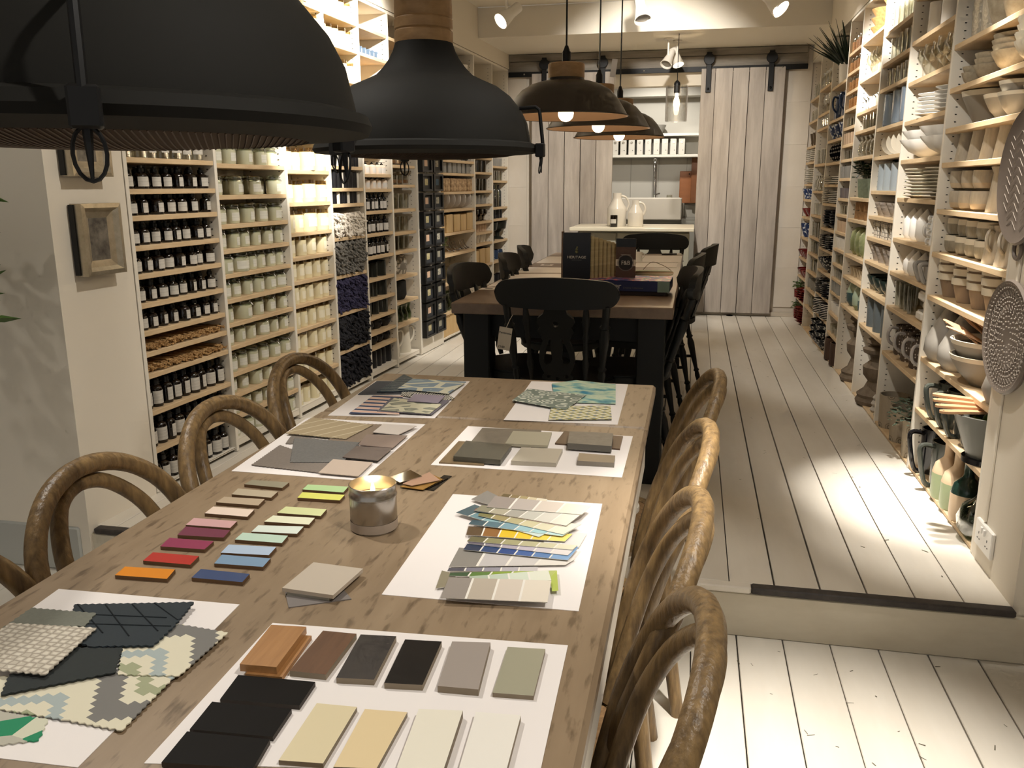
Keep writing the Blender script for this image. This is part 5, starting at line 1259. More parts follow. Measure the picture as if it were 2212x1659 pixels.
# clear vase bay
GV1 = P_('glass_vase', [(0, 0), (.045, 0), (.055, .03), (.05, .08), (.035, .1), (.045, .12), (.043, .12), (.033, .1), (.048, .08), (.052, .03), (0, .006)], M_GLASS, 'vase', 18)
GV2 = P_('glass_hurricane', tumbler(.04, .045, .115), M_GLASS, 'vase', 18)
COOK = Proto('cookie_jar', G().lathe([(0, 0), (.05, 0), (.053, .01), (.053, .07), (.042, .08), (.04, .08), (.05, .068), (.05, .012), (0, .006)], 18).mesh('cookie_jar', M_GLASS), [('lid', G().lathe([(.044, .081), (.04, .092), (.01, .096), (.012, .108), (0, .112)], 16).mesh('lid', M_GLASS)), ('contents', G().lathe([(0, .008), (.045, .012), (.047, .035), (0, .04)], 12, wob=ribw(5, .06)).mesh('contents', mat('brown_biscuits', '#9a6b3c', .8, noise=('#6a4322', 40, .3))))], 'jar')
row('L6', 7, COOK, 4, .12, .88, .08, 'clear lidded jar with brown contents', 'lidded jars with contents')
row('L6', 6, GV2, 4, .36, .9, .08, 'clear glass hurricane vase', 'clear hurricane vases')
BASK = P_('wicker_stack', [(0, 0), (.04, 0), (.042, .012), (.038, .015), (.042, .03), (.038, .034), (.042, .05), (.04, .06), (0, .06)], mat('brown_wicker', '#8a6238', .8, noise=('#5b3c1f', 60, .3)), 'basket', 14)
row('L6', 6, BASK, 1, .1, .1, .07, 'little brown wicker stack beside clear vases', 'wicker')
row('L6', 5, GV2, 5, .12, .88, .08, 'clear glass hurricane vase', 'clear hurricane vases')
row('L6', 4, GV2, 4, .15, .85, .08, 'clear glass beaker vase', 'clear beaker vases')
LANT = P_('carved_lantern', [(0, 0), (.05, 0), (.062, .04), (.062, .09), (.048, .13), (.044, .13), (.058, .088), (0, .02)], pat_vor('carved_white_stone', (26, 26, 26), ['#8c867a', '#cfc8ba'], [0, .14], dist=.6), 'lantern', 20)
row('L6', 3, LANT, 2, .25, .7, .1, 'white carved lantern', 'white carved lanterns')
BSK2 = P_('dark_basket', [(0, 0), (.085, 0), (.1, .03), (.098, .125), (.09, .13), (.09, .03), (0, .02)], mat('charcoal_woven_basket', '#2f2f2c', .9, noise=('#171715', (40, 40, 160), .3)), 'basket', 24)
row('L6', 2, BSK2, 1, .5, .5, .12, 'dark woven basket', 'baskets')
GRV = P_('green_glass_vase', [(0, 0), (.04, 0), (.044, .05), (.03, .09), (.038, .13), (.036, .13), (.027, .09), (.04, .05), (0, .008)], glassmat('pale_green_glass', '#b7c9a4', .5, .08), 'vase', 16)
row('L6', 1, GRV, 5, .12, .9, .08, 'pale green glass vase', 'pale green glass vases')
M_OFFC = mat('off_white_ceramic', '#d6cfbf', .4)
def jug(r, h, m, name='jug', hr=.007, out=.04):
    b = G().lathe([(0, 0), (r, 0), (r * 1.02, .01), (r * .86, h * .8), (r * .8, h * .92), (r * .86, h), (r * .82, h), (r * .75, h * .9), (r * .82, h * .78), (0, .02)], 20, wob=lambda a, z: 1 + (.18 * max(0, cos(a - pi / 2)) ** 6 if z > h * .9 else 0)).mesh(name, m)
    return Proto(name, b, [handle(r * .85, h * .25, h * .86, out, hr, m)], 'jug')
row('L6', 0, jug(.062, .19, M_OFFC, hr=.008, out=.055), 2, .25, .72, .1, 'tall off-white jug with big handle', 'off-white jugs', rot=1.1)
for si in (8,): row('L6', si, COOK, 4, .15, .85, .08, 'clear lidded jar high up', 'lidded jars with contents')

# panel with black box frames
fp = ob('display_panel', None, None, LP((5.735 - 2.85) / cos(YL), 0, UF), (0, 0, LROT), 'white display panel between shelving bays covered in black box frames', 'display panel')
ob('panel', G().cbox((-.12, .236, 1.127), (.24, .46, 2.245), .002).mesh('panel', M_SHELFW), fp)
M_FRB = mat('black_box_frame', '#191a1b', .35); M_MNT = mat('dark_grey_mount', '#3b3d40', .6)
PRN = [mat('cream_print', '#d6cda6', .7, noise=('#a89b6c', 60, .2)), mat('pale_print', '#dad5c0', .7, noise=('#6b6a66', 90, .12)), mat('blush_print', '#d8b79c', .7), mat('grey_print', '#9a9788', .7), mat('blue_print', '#56718c', .7)]
frw, frh = .196, .118
frmesh = G()
for (x0, x1, z0, z1) in ((-.5, -.38, -.5, .5), (.38, .5, -.5, .5), (-.38, .38, -.5, -.38), (-.38, .38, .38, .5)):
    frmesh.box(((x0 + x1) / 2 * frw, -.018, (z0 + z1) / 2 * frh), ((x1 - x0) * frw, .036, (z1 - z0) * frh))
frm = frmesh.mesh('box_frame', M_FRB, False)
mnt = G().box((0, -.012, 0), (.77 * frw, .02, .77 * frh)).mesh('mount', M_MNT, False)
FZ = [.345, .475, .605, .735, .865, .995, 1.125, 1.255, 1.385, 1.515, 1.645]
for i, zc in enumerate(FZ):
    for j in (0, 1):
        p = LP((5.735 - 2.85) / cos(YL) + .125 + j * .222, -.001, zc)
        m = PRN[(i * 2 + j * 3) % 4] if not (i == 8 and j == 1) else PRN[4]
        o = ob('framed_print', frm, None, p, (0, 0, LROT + pi / 2), 'black box frame with small print, %s row up, %s column' % (ORD[i], ('near', 'far')[j]), 'picture frame', 'black box frames on the display panel')
        ob('mount', mnt, o); ob('print', G().box((0, -.0228, .004), (.3 * frw, .001, .38 * frh)).mesh('print', m, False), o)
        ob('hook', G().sphere((.0, -.012, -frh * .53), .007, 8, 5).mesh('hook', M_WHITE), o)

# wooden box bay and beyond
M_PALEW = mat('pale_wood_box', '#d9bd8e', .6, noise=('#c09d68', (10, 10, 3), .3))
def wbox(a, b, h): 
    g = G().cbox((0, 0, h / 2), (a, b, h), .003).box((0, 0, h + .0003), (a * .86, b * .86, .001))
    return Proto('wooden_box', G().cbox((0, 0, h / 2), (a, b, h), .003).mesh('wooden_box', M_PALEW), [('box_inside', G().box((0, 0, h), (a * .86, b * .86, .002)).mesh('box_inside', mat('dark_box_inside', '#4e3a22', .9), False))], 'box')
WB = [wbox(.12, .12, .13), wbox(.15, .12, .14), wbox(.14, .12, .135)]
row('L8', 0, [wbox(.2, .15, .17), wbox(.18, .15, .165)], 3, .12, .55, .09, 'large pale wooden box', 'large pale wooden boxes', 0, .05)
row('L8', 1, GRV, 6, .08, .6, .07, 'pale green glass vase', 'green vases of wooden box bay', 0, .2, scl=1.25)
row('L8', 2, GV2, 6, .08, .9, .07, 'clear glass hurricane vase', 'vases of wooden box bay', 0, .2)
row('L8', 4, WB, 5, .08, .92, .08, 'pale square wooden box', 'pale wooden boxes', 0, .06)
BWL = P_('marbled_bowl', [(0, 0), (.03, 0), (.06, .02), (.09, .06), (.094, .062), (.086, .056), (.055, .026), (0, .014)], mat('white_marbled_ceramic', '#d5cfc8', .35, noise=('#b3aca5', 14, .25)), 'bowl', 24)
row('L8', 5, BWL, 5, .1, .92, .09, 'white marbled bowl set on edge', 'white marbled bowls', 0, .0, rot=.5, tilt=(0, 0), dz=0) if False else None
OVAL = P_('standing_dish', [(0, 0), (.06, .001), (.078, .006), (.08, .014), (.076, .014), (.06, .008), (0, .006)], mat('white_marbled_ceramic', '#d5cfc8', .35, noise=('#b3aca5', 14, .25)), 'dish', 24)
def standing(key, si, pr, n, f0, f1, d, r, desc, group, lean=.25):
    u = UNITS[key]
    for i in range(n):
        f = f0 + (f1 - f0) * i / max(1, n - 1)
        loc = UPos(u, f, d, u.zs[si] + r * cos(lean) * .985 + .002)
        M = Matrix.Rotation((-pi / 2 if u.side == 'R' else pi / 2) + u.rot + random.uniform(-.1, .1), 4, 'Z') @ Matrix.Rotation(pi / 2, 4, 'Z') @ Matrix.Rotation(radians(90) - lean, 4, 'X')
        o = pr.place(loc, M.to_euler(), '%s, %s from near end, %s, %s' % (desc, ORD[i], shelf_name(si), u.bay), group)
standing('L8', 5, OVAL, 6, .1, .9, .09, .08, 'white marbled dish on edge', 'white marbled dishes')
BIRC = [Proto('birch_planter', G().cbox((0, 0, .05), (.12, .12, .1), .006).mesh('birch_planter', mat('birch_bark', '#cdb08a', .8, noise=('#7a5c3c', (18, 18, 30), .18))), [('soil', G().box((0, 0, .1), (.1, .1, .003)).mesh('soil', mat('dark_soil', '#2c2118', .95), False))], 'planter')]
row('L8', 6, BIRC, 6, .1, .92, .08, 'birch bark planter', 'birch bark planters', 0, .04)
GBX = Proto('glass_box', G().cbox((0, 0, .05), (.09, .09, .1), .003).mesh('glass_box', mat('frosted_grey_glass', '#b9b7b0', .2, trans=.5, ior=1.3)), [('lid', G().cbox((0, 0, .103), (.094, .094, .006), .001).mesh('lid', M_STEEL))], 'box')
row('L8', 7, GBX, 7, .08, .92, .08, 'grey glass box', 'grey glass boxes', 0, .05)
TPOT = Proto('black_teapot', G().lathe([(0, 0), (.03, 0), (.042, .02), (.04, .04), (.025, .055), (0, .06)], 18).mesh('black_teapot', mat('black_iron_pot', '#171615', .4)), [handle(.036, .015, .045, .022, .004, M_BLACKMETAL), ('lid_knob', G().sphere((0, 0, .064), .006, 8, 6).mesh('lid_knob', M_BLACKMETAL))], 'teapot')
row('L8', 8, TPOT, 7, .08, .92, .08, 'small black teapot', 'small black teapots', 0, .3, rot=1.57)
row('L8', 9, GV1, 5, .1, .9, .09, 'tall clear vase', 'tall clear vases'); 
WHJ = jug(.05, .17, M_WHITE)
row('L8', 10, WHJ, 4, .12, .9, .1, 'white ceramic jug', 'white jugs on wooden box bay'); row('L8', 11, [P_('white_pot', tumbler(.06, .075, .16, .006), M_WHITE, 'pot', 20)], 4, .12, .9, .1, 'white ceramic pot', 'white pots')
# cutlery bunch and leafy sprig on the open shelf
g = G(); u8 = UNITS['L8']
DW = Proto('metal_ladle', G().tube(smooth_pts([(0, -.02, .01), (.0, .03, .06), (0, .06, .13)], 4), [.006] * 4 + [.004] * 5, 6).sphere((0, -.02, .02), .02, 8, 6, sz=.6).mesh('metal_ladle', mat('grey_pewter', '#8a8782', .3, metal=.8)), (), 'ladle')
row('L8', 3, DW, 7, .45, .92, .06, 'pewter ladle leaning among others', 'pewter ladles', 0, .8)
def leaf_cluster(n, rad, h, m, lw=.012, ll=.03, droop=.3, name='foliage'):
    g = G()
    for i in range(n):
        a = random.uniform(0, 2 * pi); rr = rad * sqrt(random.random()); z = h * random.uniform(.15, 1)
        c = Vector((rr * cos(a), rr * sin(a), z)); dr = Vector((cos(a + random.uniform(-1, 1)), sin(a + random.uniform(-1, 1)), random.uniform(-droop, .6))).normalized()
        sd = dr.cross(Vector((0, 0, 1))).normalized(); L_ = ll * random.uniform(.7, 1.2); w = lw * random.uniform(.8, 1.2); up = sd.cross(dr) * (.15 * L_)
        g.add([c, c + dr * L_ * .4 + sd * w + up, c + dr * L_, c + dr * L_ * .4 - sd * w + up, c + dr * L_ * .45 - up * .5], [(0, 1, 4), (1, 2, 4), (2, 3, 4), (3, 0, 4)])
    return g.mesh(name, m)
M_LEAF = mat('dark_green_leaf', '#33452a', .5, noise=('#1f2d18', 30, .3)); M_EUC = mat('eucalyptus_leaf', '#6c7a68', .6, noise=('#4a5a49', 20, .3)); M_HERB = mat('fresh_green_leaf', '#4d6b2e', .5)
def plant(pot, m, n, rad, h, z0, lw=.012, ll=.03, name='potted_plant'):
    fm = leaf_cluster(n, rad, h, m, lw, ll); fm.transform(Matrix.Translation((0, 0, z0)))
    st_ = G()
    for k in range(6):
        a = k * 1.05
        st_.tube([(0, 0, z0 - .03), (rad * .3 * cos(a), rad * .3 * sin(a), z0 + h * .4), (rad * .6 * cos(a), rad * .6 * sin(a), z0 + h * .85)], [.0022, .0016, .0008], 4)
    return Proto(name, pot, [('foliage', fm), ('stems', st_.mesh('stems', m))], 'plant')
SPRIG = plant(G().lathe(tumbler(.03, .035, .05, .003), 14).mesh('pot', M_WHITE), M_HERB, 40, .05, .08, .05)
row('L8', 3, SPRIG, 1, .14, .14, .06, 'small leafy sprig in white pot', 'plants')
AMB = P_('amber_tumbler', tumbler(.034, .038, .1), glassmat('amber_glass', '#9a7f3c', .45, .08), 'tumbler', 14)
CLR = P_('clear_tumbler', tumbler(.034, .038, .09), M_GLASS, 'tumbler', 14)
TEX = P_('textured_tumbler', tumbler(.036, .04, .075), mat('frosted_clear_glass', '#dcdad4', .25, trans=.6, ior=1.3), 'tumbler', 24, wob=ribw(8, .05))
SMK = P_('smoky_goblet', [(0, 0), (.03, 0), (.03, .003), (.005, .008), (.005, .03), (.04, .06), (.044, .1), (.042, .1), (.036, .062), (0, .04)], glassmat('smoky_glass', '#8d7f78', .45, .08), 'goblet', 16)
BCUP = P_('beige_cup', tumbler(.032, .036, .07, .004), mat('beige_ceramic', '#c7ad92', .5), 'cup', 14)
WCUP = P_('white_cup', tumbler(.024, .038, .075, .004), M_WHITE, 'cup', 14)
for si, pr, n, ds in ((2, WB, 3, 'pale wooden box'), (3, WCUP, 5, 'white tapered cup'), (4, BCUP, 6, 'small beige cup'), (5, SMK, 4, 'smoky glass goblet'), (6, TEX, 5, 'frosted clear tumbler'), (7, AMB, 5, 'amber tumbler'), (8, AMB, 4, 'short amber tumbler'), (9, CLR, 5, 'clear tumbler'), (10, [P_('black_vase', [(0, 0), (.045, 0), (.05, .08), (.03, .13), (.02, .13), (0, .1)], M_DRK, 'vase')], 4, 'black vase'), (1, GV2, 4, 'clear hurricane vase'), (0, WB, 3, 'pale wooden box')):
    row('L9', si, pr, n, .12, .88, .08, ds, ds + 's of amber glass bay', .05)
GBT = [P_('green_bottle', [(0, 0), (.03, 0), (.03, .14), (.012, .17), (.012, .2), (0, .2)], glassmat('pale_green_bottle_glass', '#a5b27c', .4, .08), 'bottle', 14), P_('blue_green_bottle', [(0, 0), (.03, 0), (.03, .14), (.012, .17), (.012, .2), (0, .2)], glassmat('blue_green_bottle_glass', '#5c7a86', .4, .08), 'bottle', 14)]
DCUP = P_('dark_beaker', tumbler(.035, .037, .085, .004), mat('navy_black_ceramic', '#15161c', .3), 'beaker', 14)
GOB = P_('black_pedestal_bowl', [(0, 0), (.06, 0), (.06, .01), (.02, .03), (.022, .06), (.08, .1), (.09, .165), (.085, .165), (.07, .1), (0, .08)], mat('black_green_ceramic', '#22241f', .3), 'bowl', 20)
BLUM = P_('blue_pattern_mug', tumbler(.036, .038, .085, .004), pat_vor('blue_white_rings', (40, 40, 40), ['#23344e', '#b9c2cc', '#2b3c58'], [0, .18, .3], feature='F1', dist=.3, rough=.3), 'mug', 16, [handle(.036, .02, .07, .025, .004, mat('blue_ceramic', '#2b3c58', .3))])
for si, pr, n, ds in ((2, BLUM, 4, 'blue ring-pattern mug'), (3, GOB, 2, 'black pedestal bowl'), (4, DCUP, 5, 'dark beaker'), (5, GBT, 6, 'green glass bottle'), (6, CLR, 6, 'clear tumbler'), (7, TEX, 5, 'textured clear tumbler'), (8, GV2, 4, 'clear vase'), (1, DCUP, 4, 'dark beaker'), (0, WB, 3, 'pale wooden box')):
    row('L10', si, pr, n, .12, .88, .08, ds, ds + 's of far corner bay', .05, rot=1.2 if pr is BLUM else None)
# ================================================================ ceramics wall
DR = .29
unit('R1', 'R', 2.86, 3.755, [.182, .44, .66, .92, 1.095, 1.265, 1.445, 1.575, 1.725, 1.885, 2.13], 'white shelving bay of grey and beige ceramics beside the wall platters', 'platter bay', DR)
unit('R2', 'R', 3.755, 4.475, [.18, .55, .78, .95, 1.11, 1.30, 1.475, 1.65, 1.825, 2.005, 2.2], 'white shelving bay of white plates and wine glasses', 'white plate bay', DR)
unit('R3', 'R', 4.475, 5.125, [.175, .59, .785, .95, 1.08, 1.195, 1.33, 1.51, 1.66, 1.86, 1.99, 2.145], 'white shelving bay with blue grey vases and dark green bowls', 'blue vase bay', DR)
unit('R4', 'R', 5.125, 5.785, [.175, .615, .80, .935, 1.155, 1.285, 1.525, 1.68, 1.79, 1.98, 2.2], 'white shelving bay with green glass vases and stem glasses', 'green vase bay', DR)
unit('R5', 'R', 5.785, 6.245, [.175, .36, .50, .645, .74, .84, .94, 1.055, 1.17, 1.275, 1.405, 1.525, 1.62, 1.73, 1.845, 1.955, 2.075, 2.2], 'narrow white shelving bay of small glass and brown wicker jars', 'wicker jar bay', DR)
unit('R6', 'R', 6.245, 6.925, [.175, .405, .56, .735, .90, 1.05, 1.23, 1.365, 1.52, 1.68, 1.82, 2.055], 'white shelving bay of black and blue patterned dishes under spiky plant', 'black dish bay', DR, top=False, ztop=2.4)
unit('R7', 'R', 6.925, 7.565, [.175, .37, .52, .665, .815, .95, 1.125, 1.315, 1.525, 1.80, 1.91, 2.11], 'white shelving bay of clear glass', 'clear glass bay', DR)
unit('R8', 'R', 7.565, 8.165, [.175, .36, .565, .73, .91, 1.09, 1.24, 1.37, 1.555, 1.685, 1.895, 2.08], 'last white shelving bay with red bowls beside barn door', 'red bowl bay', DR, last=False)
def bowlp(r, h, ft=.4, t=.005): return [(0, 0), (r * ft, 0), (r * ft * 1.05, h * .06), (r * .75, h * .4), (r * .96, h * .85), (r, h), (r - t, h), (r * .94 - t, h * .82), (r * .7 - t, h * .42), (0, h * .14)]
def platep(r, h=.018, t=.004): return [(0, 0), (r * .6, 0), (r * .66, h * .3), (r, h), (r * .985, h + t * .5), (r * .64, h * .3 + t), (0, t)]
def potp(r0, r1, h, lip=.012, t=.006): return [(0, 0), (r0, 0), (r1 * .9, h * .72), (r1, h * .74), (r1 * 1.02, h), (r1 - t, h), (r1 * .88 - t, h * .7), (r0 - t, t), (0, t)]
M_GREYC = mat('grey_stoneware', '#8d867b', .45); M_LTGREY = mat('pale_grey_stoneware', '#a9a49c', .5, noise=('#938d84', 8, .3)); M_CREAMG = mat('cream_glaze', '#d9d0bd', .3)
M_SPECK = mat('speckled_beige_ceramic', '#b5aa95', .5, noise=('#8a7f6a', 26, .22)); M_BEIGE = mat('beige_embossed_ceramic', '#c8bfae', .4, noise=('#a79b88', (40, 40, 10), .25), bump=((60, 60, 8), .5))
M_DGREY = mat('dark_green_grey_glaze', '#474b45', .2, coat=.4); M_BLACKG = mat('black_glaze', '#17171a', .15, coat=.4)
M_TERRA = mat('unglazed_clay', '#8f7c69', .75); M_SPOON = mat('peach_wood', '#c9a07a', .55, noise=('#b08560', (8, 40, 8), .3))
def two_tone(prof, split, m1, m2, name, cat, n=20, parts=()):
    """lower part of the profile in one glaze, upper in another, one body"""
    a = G().lathe(prof, n); me = a.mesh(name, [m1, m2])
    for p in me.polygons:
        p.material_index = 1 if p.center.z > split else 0
    return Proto(name, me, parts, cat)
# --- R1
SPK = P_('spiky_vase', [(0, 0), (.04, 0), (.045, .02), (.05, .1), (.045, .2), (.04, .2), (.04, .02), (0, .01)], mat('knobbly_silver_glass', '#c9c2b4', .12, metal=.5, bump=(90, 1.0)), 'vase', 20)
row('R1', 9, SPK, 2, .78, .92, .1, 'knobbly silvered glass vase', 'silvered vases'); row('R1', 9, P_('speckled_pot', bowlp(.075, .13, .5), M_SPECK, 'pot', 20), 4, .15, .62, .1, 'speckled beige round pot', 'speckled pots')
SB = [P_('speckled_bowl', bowlp(.045, .05), M_SPECK, 'bowl', 20), P_('speckled_bowl', bowlp(.065, .06), M_SPECK, 'bowl', 20), P_('speckled_bowl', bowlp(.1, .075), M_SPECK, 'bowl', 24)]
row('R1', 8, SB[0], 1, .93, .93, .08, 'small speckled bowl', 'speckled bowls', stack=2, dz=.022); row('R1', 8, SB[1], 1, .76, .76, .1, 'medium speckled bowl', 'speckled bowls', stack=3, dz=.02); row('R1', 8, SB[2], 1, .5, .5, .13, 'large speckled bowl', 'speckled bowls', stack=4, dz=.018)
BEAD = P_('beaded_bowl', bowlp(.085, .07), M_CREAMG, 'bowl', 36, wob=lambda a, z: 1 + .03 * cos(18 * a)); row('R1', 8, BEAD, 1, .2, .2, .1, 'cream beaded-edge bowl', 'beaded bowls', stack=4, dz=.024)
def rimmed(r, h, ft=.45): return two_tone(bowlp(r, h, ft, .008), h * .80, M_GREYC, M_CREAMG, 'rimmed_basin', 'basin', 28)
row('R1', 7, rimmed(.125, .125, .55), 1, .84, .84, .16, 'wide grey basin with cream rim', 'grey basins'); row('R1', 7, rimmed(.1, .09), 1, .55, .55, .14, 'grey basin with cream rim', 'grey basins', stack=1); row('R1', 7, rimmed(.078, .08), 2, .13, .31, .1, 'small grey basin with cream rim', 'grey basins', stack=2, dz=.035)
def pitcher(r, h, m, hnd=True):
    b = G().lathe([(0, 0), (r, 0), (r * .98, .01), (r * .72, h * .86), (r * .76, h), (r * .7, h), (r * .66, h * .84), (0, .02)], 20, wob=lambda a, z: 1 + (.25 * max(0, cos(a + pi / 2)) ** 4 if z > h * .9 else 0)).mesh('pitcher', m)
    return Proto('pitcher', b, [handle(r * .7, h * .3, h * .82, .035, .006, m)] if hnd else [('inner_rim', G().lathe([(r * .7, h), (r * .6, h * .8)], 18).mesh('inner_rim', m))], 'pitcher')
row('R1', 6, pitcher(.042, .115, M_BEIGE, False), 6, .12, .92, .09, 'beige embossed pitcher', 'beige pitchers', .1, rot=pi / 2)
cupp = lambda r, h: [(0, 0), (r * .55, 0), (r * .84, h * .12), (r * .97, h * .38), (r, h * .7), (r * .97, h), (r * .92, h), (r * .94, h * .7), (r * .8, h * .2), (0, h * .1)]
CUPB = two_tone(cupp(.05, .072), .03, mat('sand_glaze', '#c9b597', .3), M_BEIGE, 'embossed_cup', 'cup', 22)
row('R1', 5, CUPB, 3, .62, .93, .09, 'beige embossed cup', 'embossed cups', stack=2, dz=.074); row('R1', 5, pitcher(.05, .155, M_BEIGE, False), 3, .1, .42, .09, 'tall beige embossed pitcher', 'beige pitchers')
CUPR = two_tone(cupp(.052, .07), .052, mat('streaked_grey_glaze', '#a39c8c', .35, noise=('#7c7567', (60, 60, 6), .2)), M_CREAMG, 'ribbed_cup', 'cup', 22)
row('R1', 4, CUPR, 4, .5, .95, .1, 'grey cup with cream rim', 'rimmed cups', stack=2, dz=.066); row('R1', 4, pitcher(.047, .13, M_BEIGE), 3, .08, .36, .08, 'beige pitcher with loop handle', 'beige pitchers', rot=.7)
POT = two_tone(potp(.038, .062, .095), .068, M_TERRA, M_CREAMG, 'flower_pot', 'flower pot', 22)
row('R1', 3, POT, 5, .12, .92, .1, 'clay flower pot with pale rim', 'flower pots', stack=3, dz=.034)
TEAR = P_('teardrop_vase', [(0, 0), (.06, 0), (.085, .04), (.082, .09), (.05, .16), (.02, .215), (.016, .215), (.04, .15), (0, .06)], M_LTGREY, 'vase', 24)
row('R1', 2, TEAR, 2, .72, .9, .09, 'large pale grey teardrop vase', 'teardrop vases')
BIGB = two_tone(bowlp(.135, .11, .45, .008), .085, M_GREYC, M_CREAMG, 'mixing_bowl', 'bowl', 30)
row('R1', 2, BIGB, 1, .40, .40, .12, 'large grey mixing bowl', 'mixing bowls', stack=2, dz=.055)
def spoon(L): return Proto('wooden_spoon', G().tube([(0, 0, 0), (L * .5, 0, .004), (L * .72, 0, .006), (L, 0, .0)], [.010, .008, .016, .006], 8, flat=.5).mesh('wooden_spoon', M_SPOON), (), 'spoon')
u = UNITS['R1']
for k, (f, d, a, el) in enumerate(((.36, .08, 2.2, .42), (.38, .11, 2.3, .36), (.42, .13, 2.0, .45), (.33, .12, 2.5, .34), (.36, .15, 2.1, .5))):
    spoon(.21).place(UPos(u, f, d, u.zs[2] + .13), (0, -el, a), 'long pale wooden spoon in the mixing bowl, %s of five' % ORD[k], 'spoons in the mixing bowl')
row('R1', 2, P_('round_vase', [(0, 0), (.04, 0), (.06, .05), (.05, .09), (.02, .12), (.018, .12), (0, .08)], M_LTGREY, 'vase', 20), 1, .07, .07, .06, 'small grey round vase', 'vases')
row('R1', 1, P_('teardrop_vase', [(0, 0), (.035, 0), (.05, .06), (.045, .1), (.008, .19), (0, .19)], M_LTGREY, 'vase', 20), 1, .88, .88, .09, 'pointed pale grey vase', 'vases')
def mugj(r, h, m): return Proto('tall_mug', G().lathe([(0, 0), (r * .9, 0), (r * .95, .01), (r, h), (r - .005, h), (r * .9, .02), (0, .012)], 20).mesh('tall_mug', m), [('handle', G().tube(smooth_pts([(0, -r * .95, h * .9), (0, -r - .045, h * .95), (0, -r - .058, h * .8), (0, -r - .03, h * .15), (0, -r * .9, h * .02)], 4), .010, 8).mesh('handle', m))], 'mug')
row('R1', 1, mugj(.055, .15, M_DGREY), 3, .52, .76, .1, 'dark green-grey tall mug with long handle', 'dark green-grey mugs', rot=.35)
PLNT = P_('grey_planter', potp(.06, .11, .16, t=.008), M_DGREY, 'planter', 26)
u = UNITS['R1']
PL = two_tone([(0, 0), (.075, 0), (.075, .018), (.062, .02), (.115, .165), (.118, .17), (.108, .17), (.056, .03), (0, .03)], .019, M_BLACKG, mat('mid_grey_glaze', '#74756f', .3), 'grey_planter', 'planter', 28)
PL.place(UPos(u, .15, .055, u.zs[1] + .001), 0, 'large flared grey planter filled with green fruit', 'planters')
for k in range(5):
    a = k * 1.3
    Proto('green_fruit', G().sphere((0, 0, .026), .026, 12, 8).mesh('green_fruit', mat('green_fruit_skin', '#7fa02c', .3, noise=('#5d7d1e', 20, .3))), [('stem', G().tube([(0, 0, .05), (.003, 0, .06)], .002, 5).mesh('stem', M_LEAF))], 'fruit').place(
        tuple(Vector(UPos(u, .15, .055, u.zs[1] + .10)) + Vector((.045 * cos(a) if k else 0, .045 * sin(a) if k else 0, .02 if not k else 0))), 0, 'green fruit in the grey planter, %s of five' % ORD[k], 'fruit in the planter')
for k in range(4):
    Proto('wooden_paddle', G().prism([(-.14, -.014), (.12, -.018), (.137, -.012), (.142, 0), (.137, .012), (.12, .018), (-.14, .014)], 0, .008).mesh('wooden_paddle', M_SPOON), [('eyelet', G().lathe([(.003, .0082), (.0, .0083)], 8, (.128, 0, 0)).mesh('eyelet', M_DARKGAP))], 'paddle').place(
        tuple(Vector(UPos(u, .15, .055, u.zs[1] + .176 + k * .0085)) + Vector((-.035, .02 * k - .02, 0))), (0, 0, radians(180 - 12 * k + 10)), 'pale wooden paddle across the planter, %s from bottom' % ORD[k], 'paddles')
row('R1', 1, P_('dark_pot', potp(.03, .045, .085), M_BLACKG, 'pot', 20), 1, .34, .34, .06, 'small black pot beside the flared planter', 'pots')
row('R1', 0, mugj(.055, .19, M_BLACKG), 1, .9, .9, .09, 'glossy black jug with square handle', 'floor jugs', rot=.3); row('R1', 0, mugj(.06, .185, M_DGREY), 1, .7, .7, .09, 'glossy grey jug with square handle', 'floor jugs', rot=.3)
btp = [(0, 0), (.05, 0), (.054, .02), (.054, .1), (.045, .135), (.02, .16), (.017, .17), (.017, .215), (.019, .22), (.014, .22), (0, .2)]
M_SAGEG = mat('sage_green_glaze', '#8e9a77', .3); M_SANDG = mat('sand_cream_glaze', '#cdb495', .4); M_BOTTG = mat('bottle_green_glaze', '#22372f', .15, coat=.4)
row('R1', 0, two_tone(btp, .09, M_SAGEG, M_SANDG, 'stoneware_bottle', 'bottle', 24), 2, .42, .55, .055, 'cream and sage stoneware bottle', 'stoneware bottles', scl=1.0)
row('R1', 0, two_tone(btp, .075, M_SANDG, M_BOTTG, 'stoneware_bottle', 'bottle', 24), 1, .29, .29, .06, 'dark green and sand stoneware bottle', 'stoneware bottles')
SWRL = P_('swirl_glass_bottle', [(0, 0), (.05, 0), (.075, .03), (.08, .07), (.065, .115), (.03, .145), (.022, .16), (.022, .215), (.026, .22), (.022, .22), (.018, .16), (.06, .11), (.075, .07), (0, .01)], glassmat('green_tint_glass', '#bcd0c4', .75, .12), 'bottle', 40, wob=lambda a, z: 1 + .025 * cos(12 * a + z * 30))
SWRL.parts = [('cork', G().lathe([(.017, .2), (.018, .225), (0, .226)], 12).mesh('cork', M_SPOON))]
row('R1', 0, SWRL, 1, .11, .11, .06, 'swirled green glass bottle with cork', 'swirled glass bottles', scl=.95); row('R1', 0, SWRL, 1, .05, .05, .2, 'swirled green glass bottle set further back', 'swirled glass bottles', scl=.76)
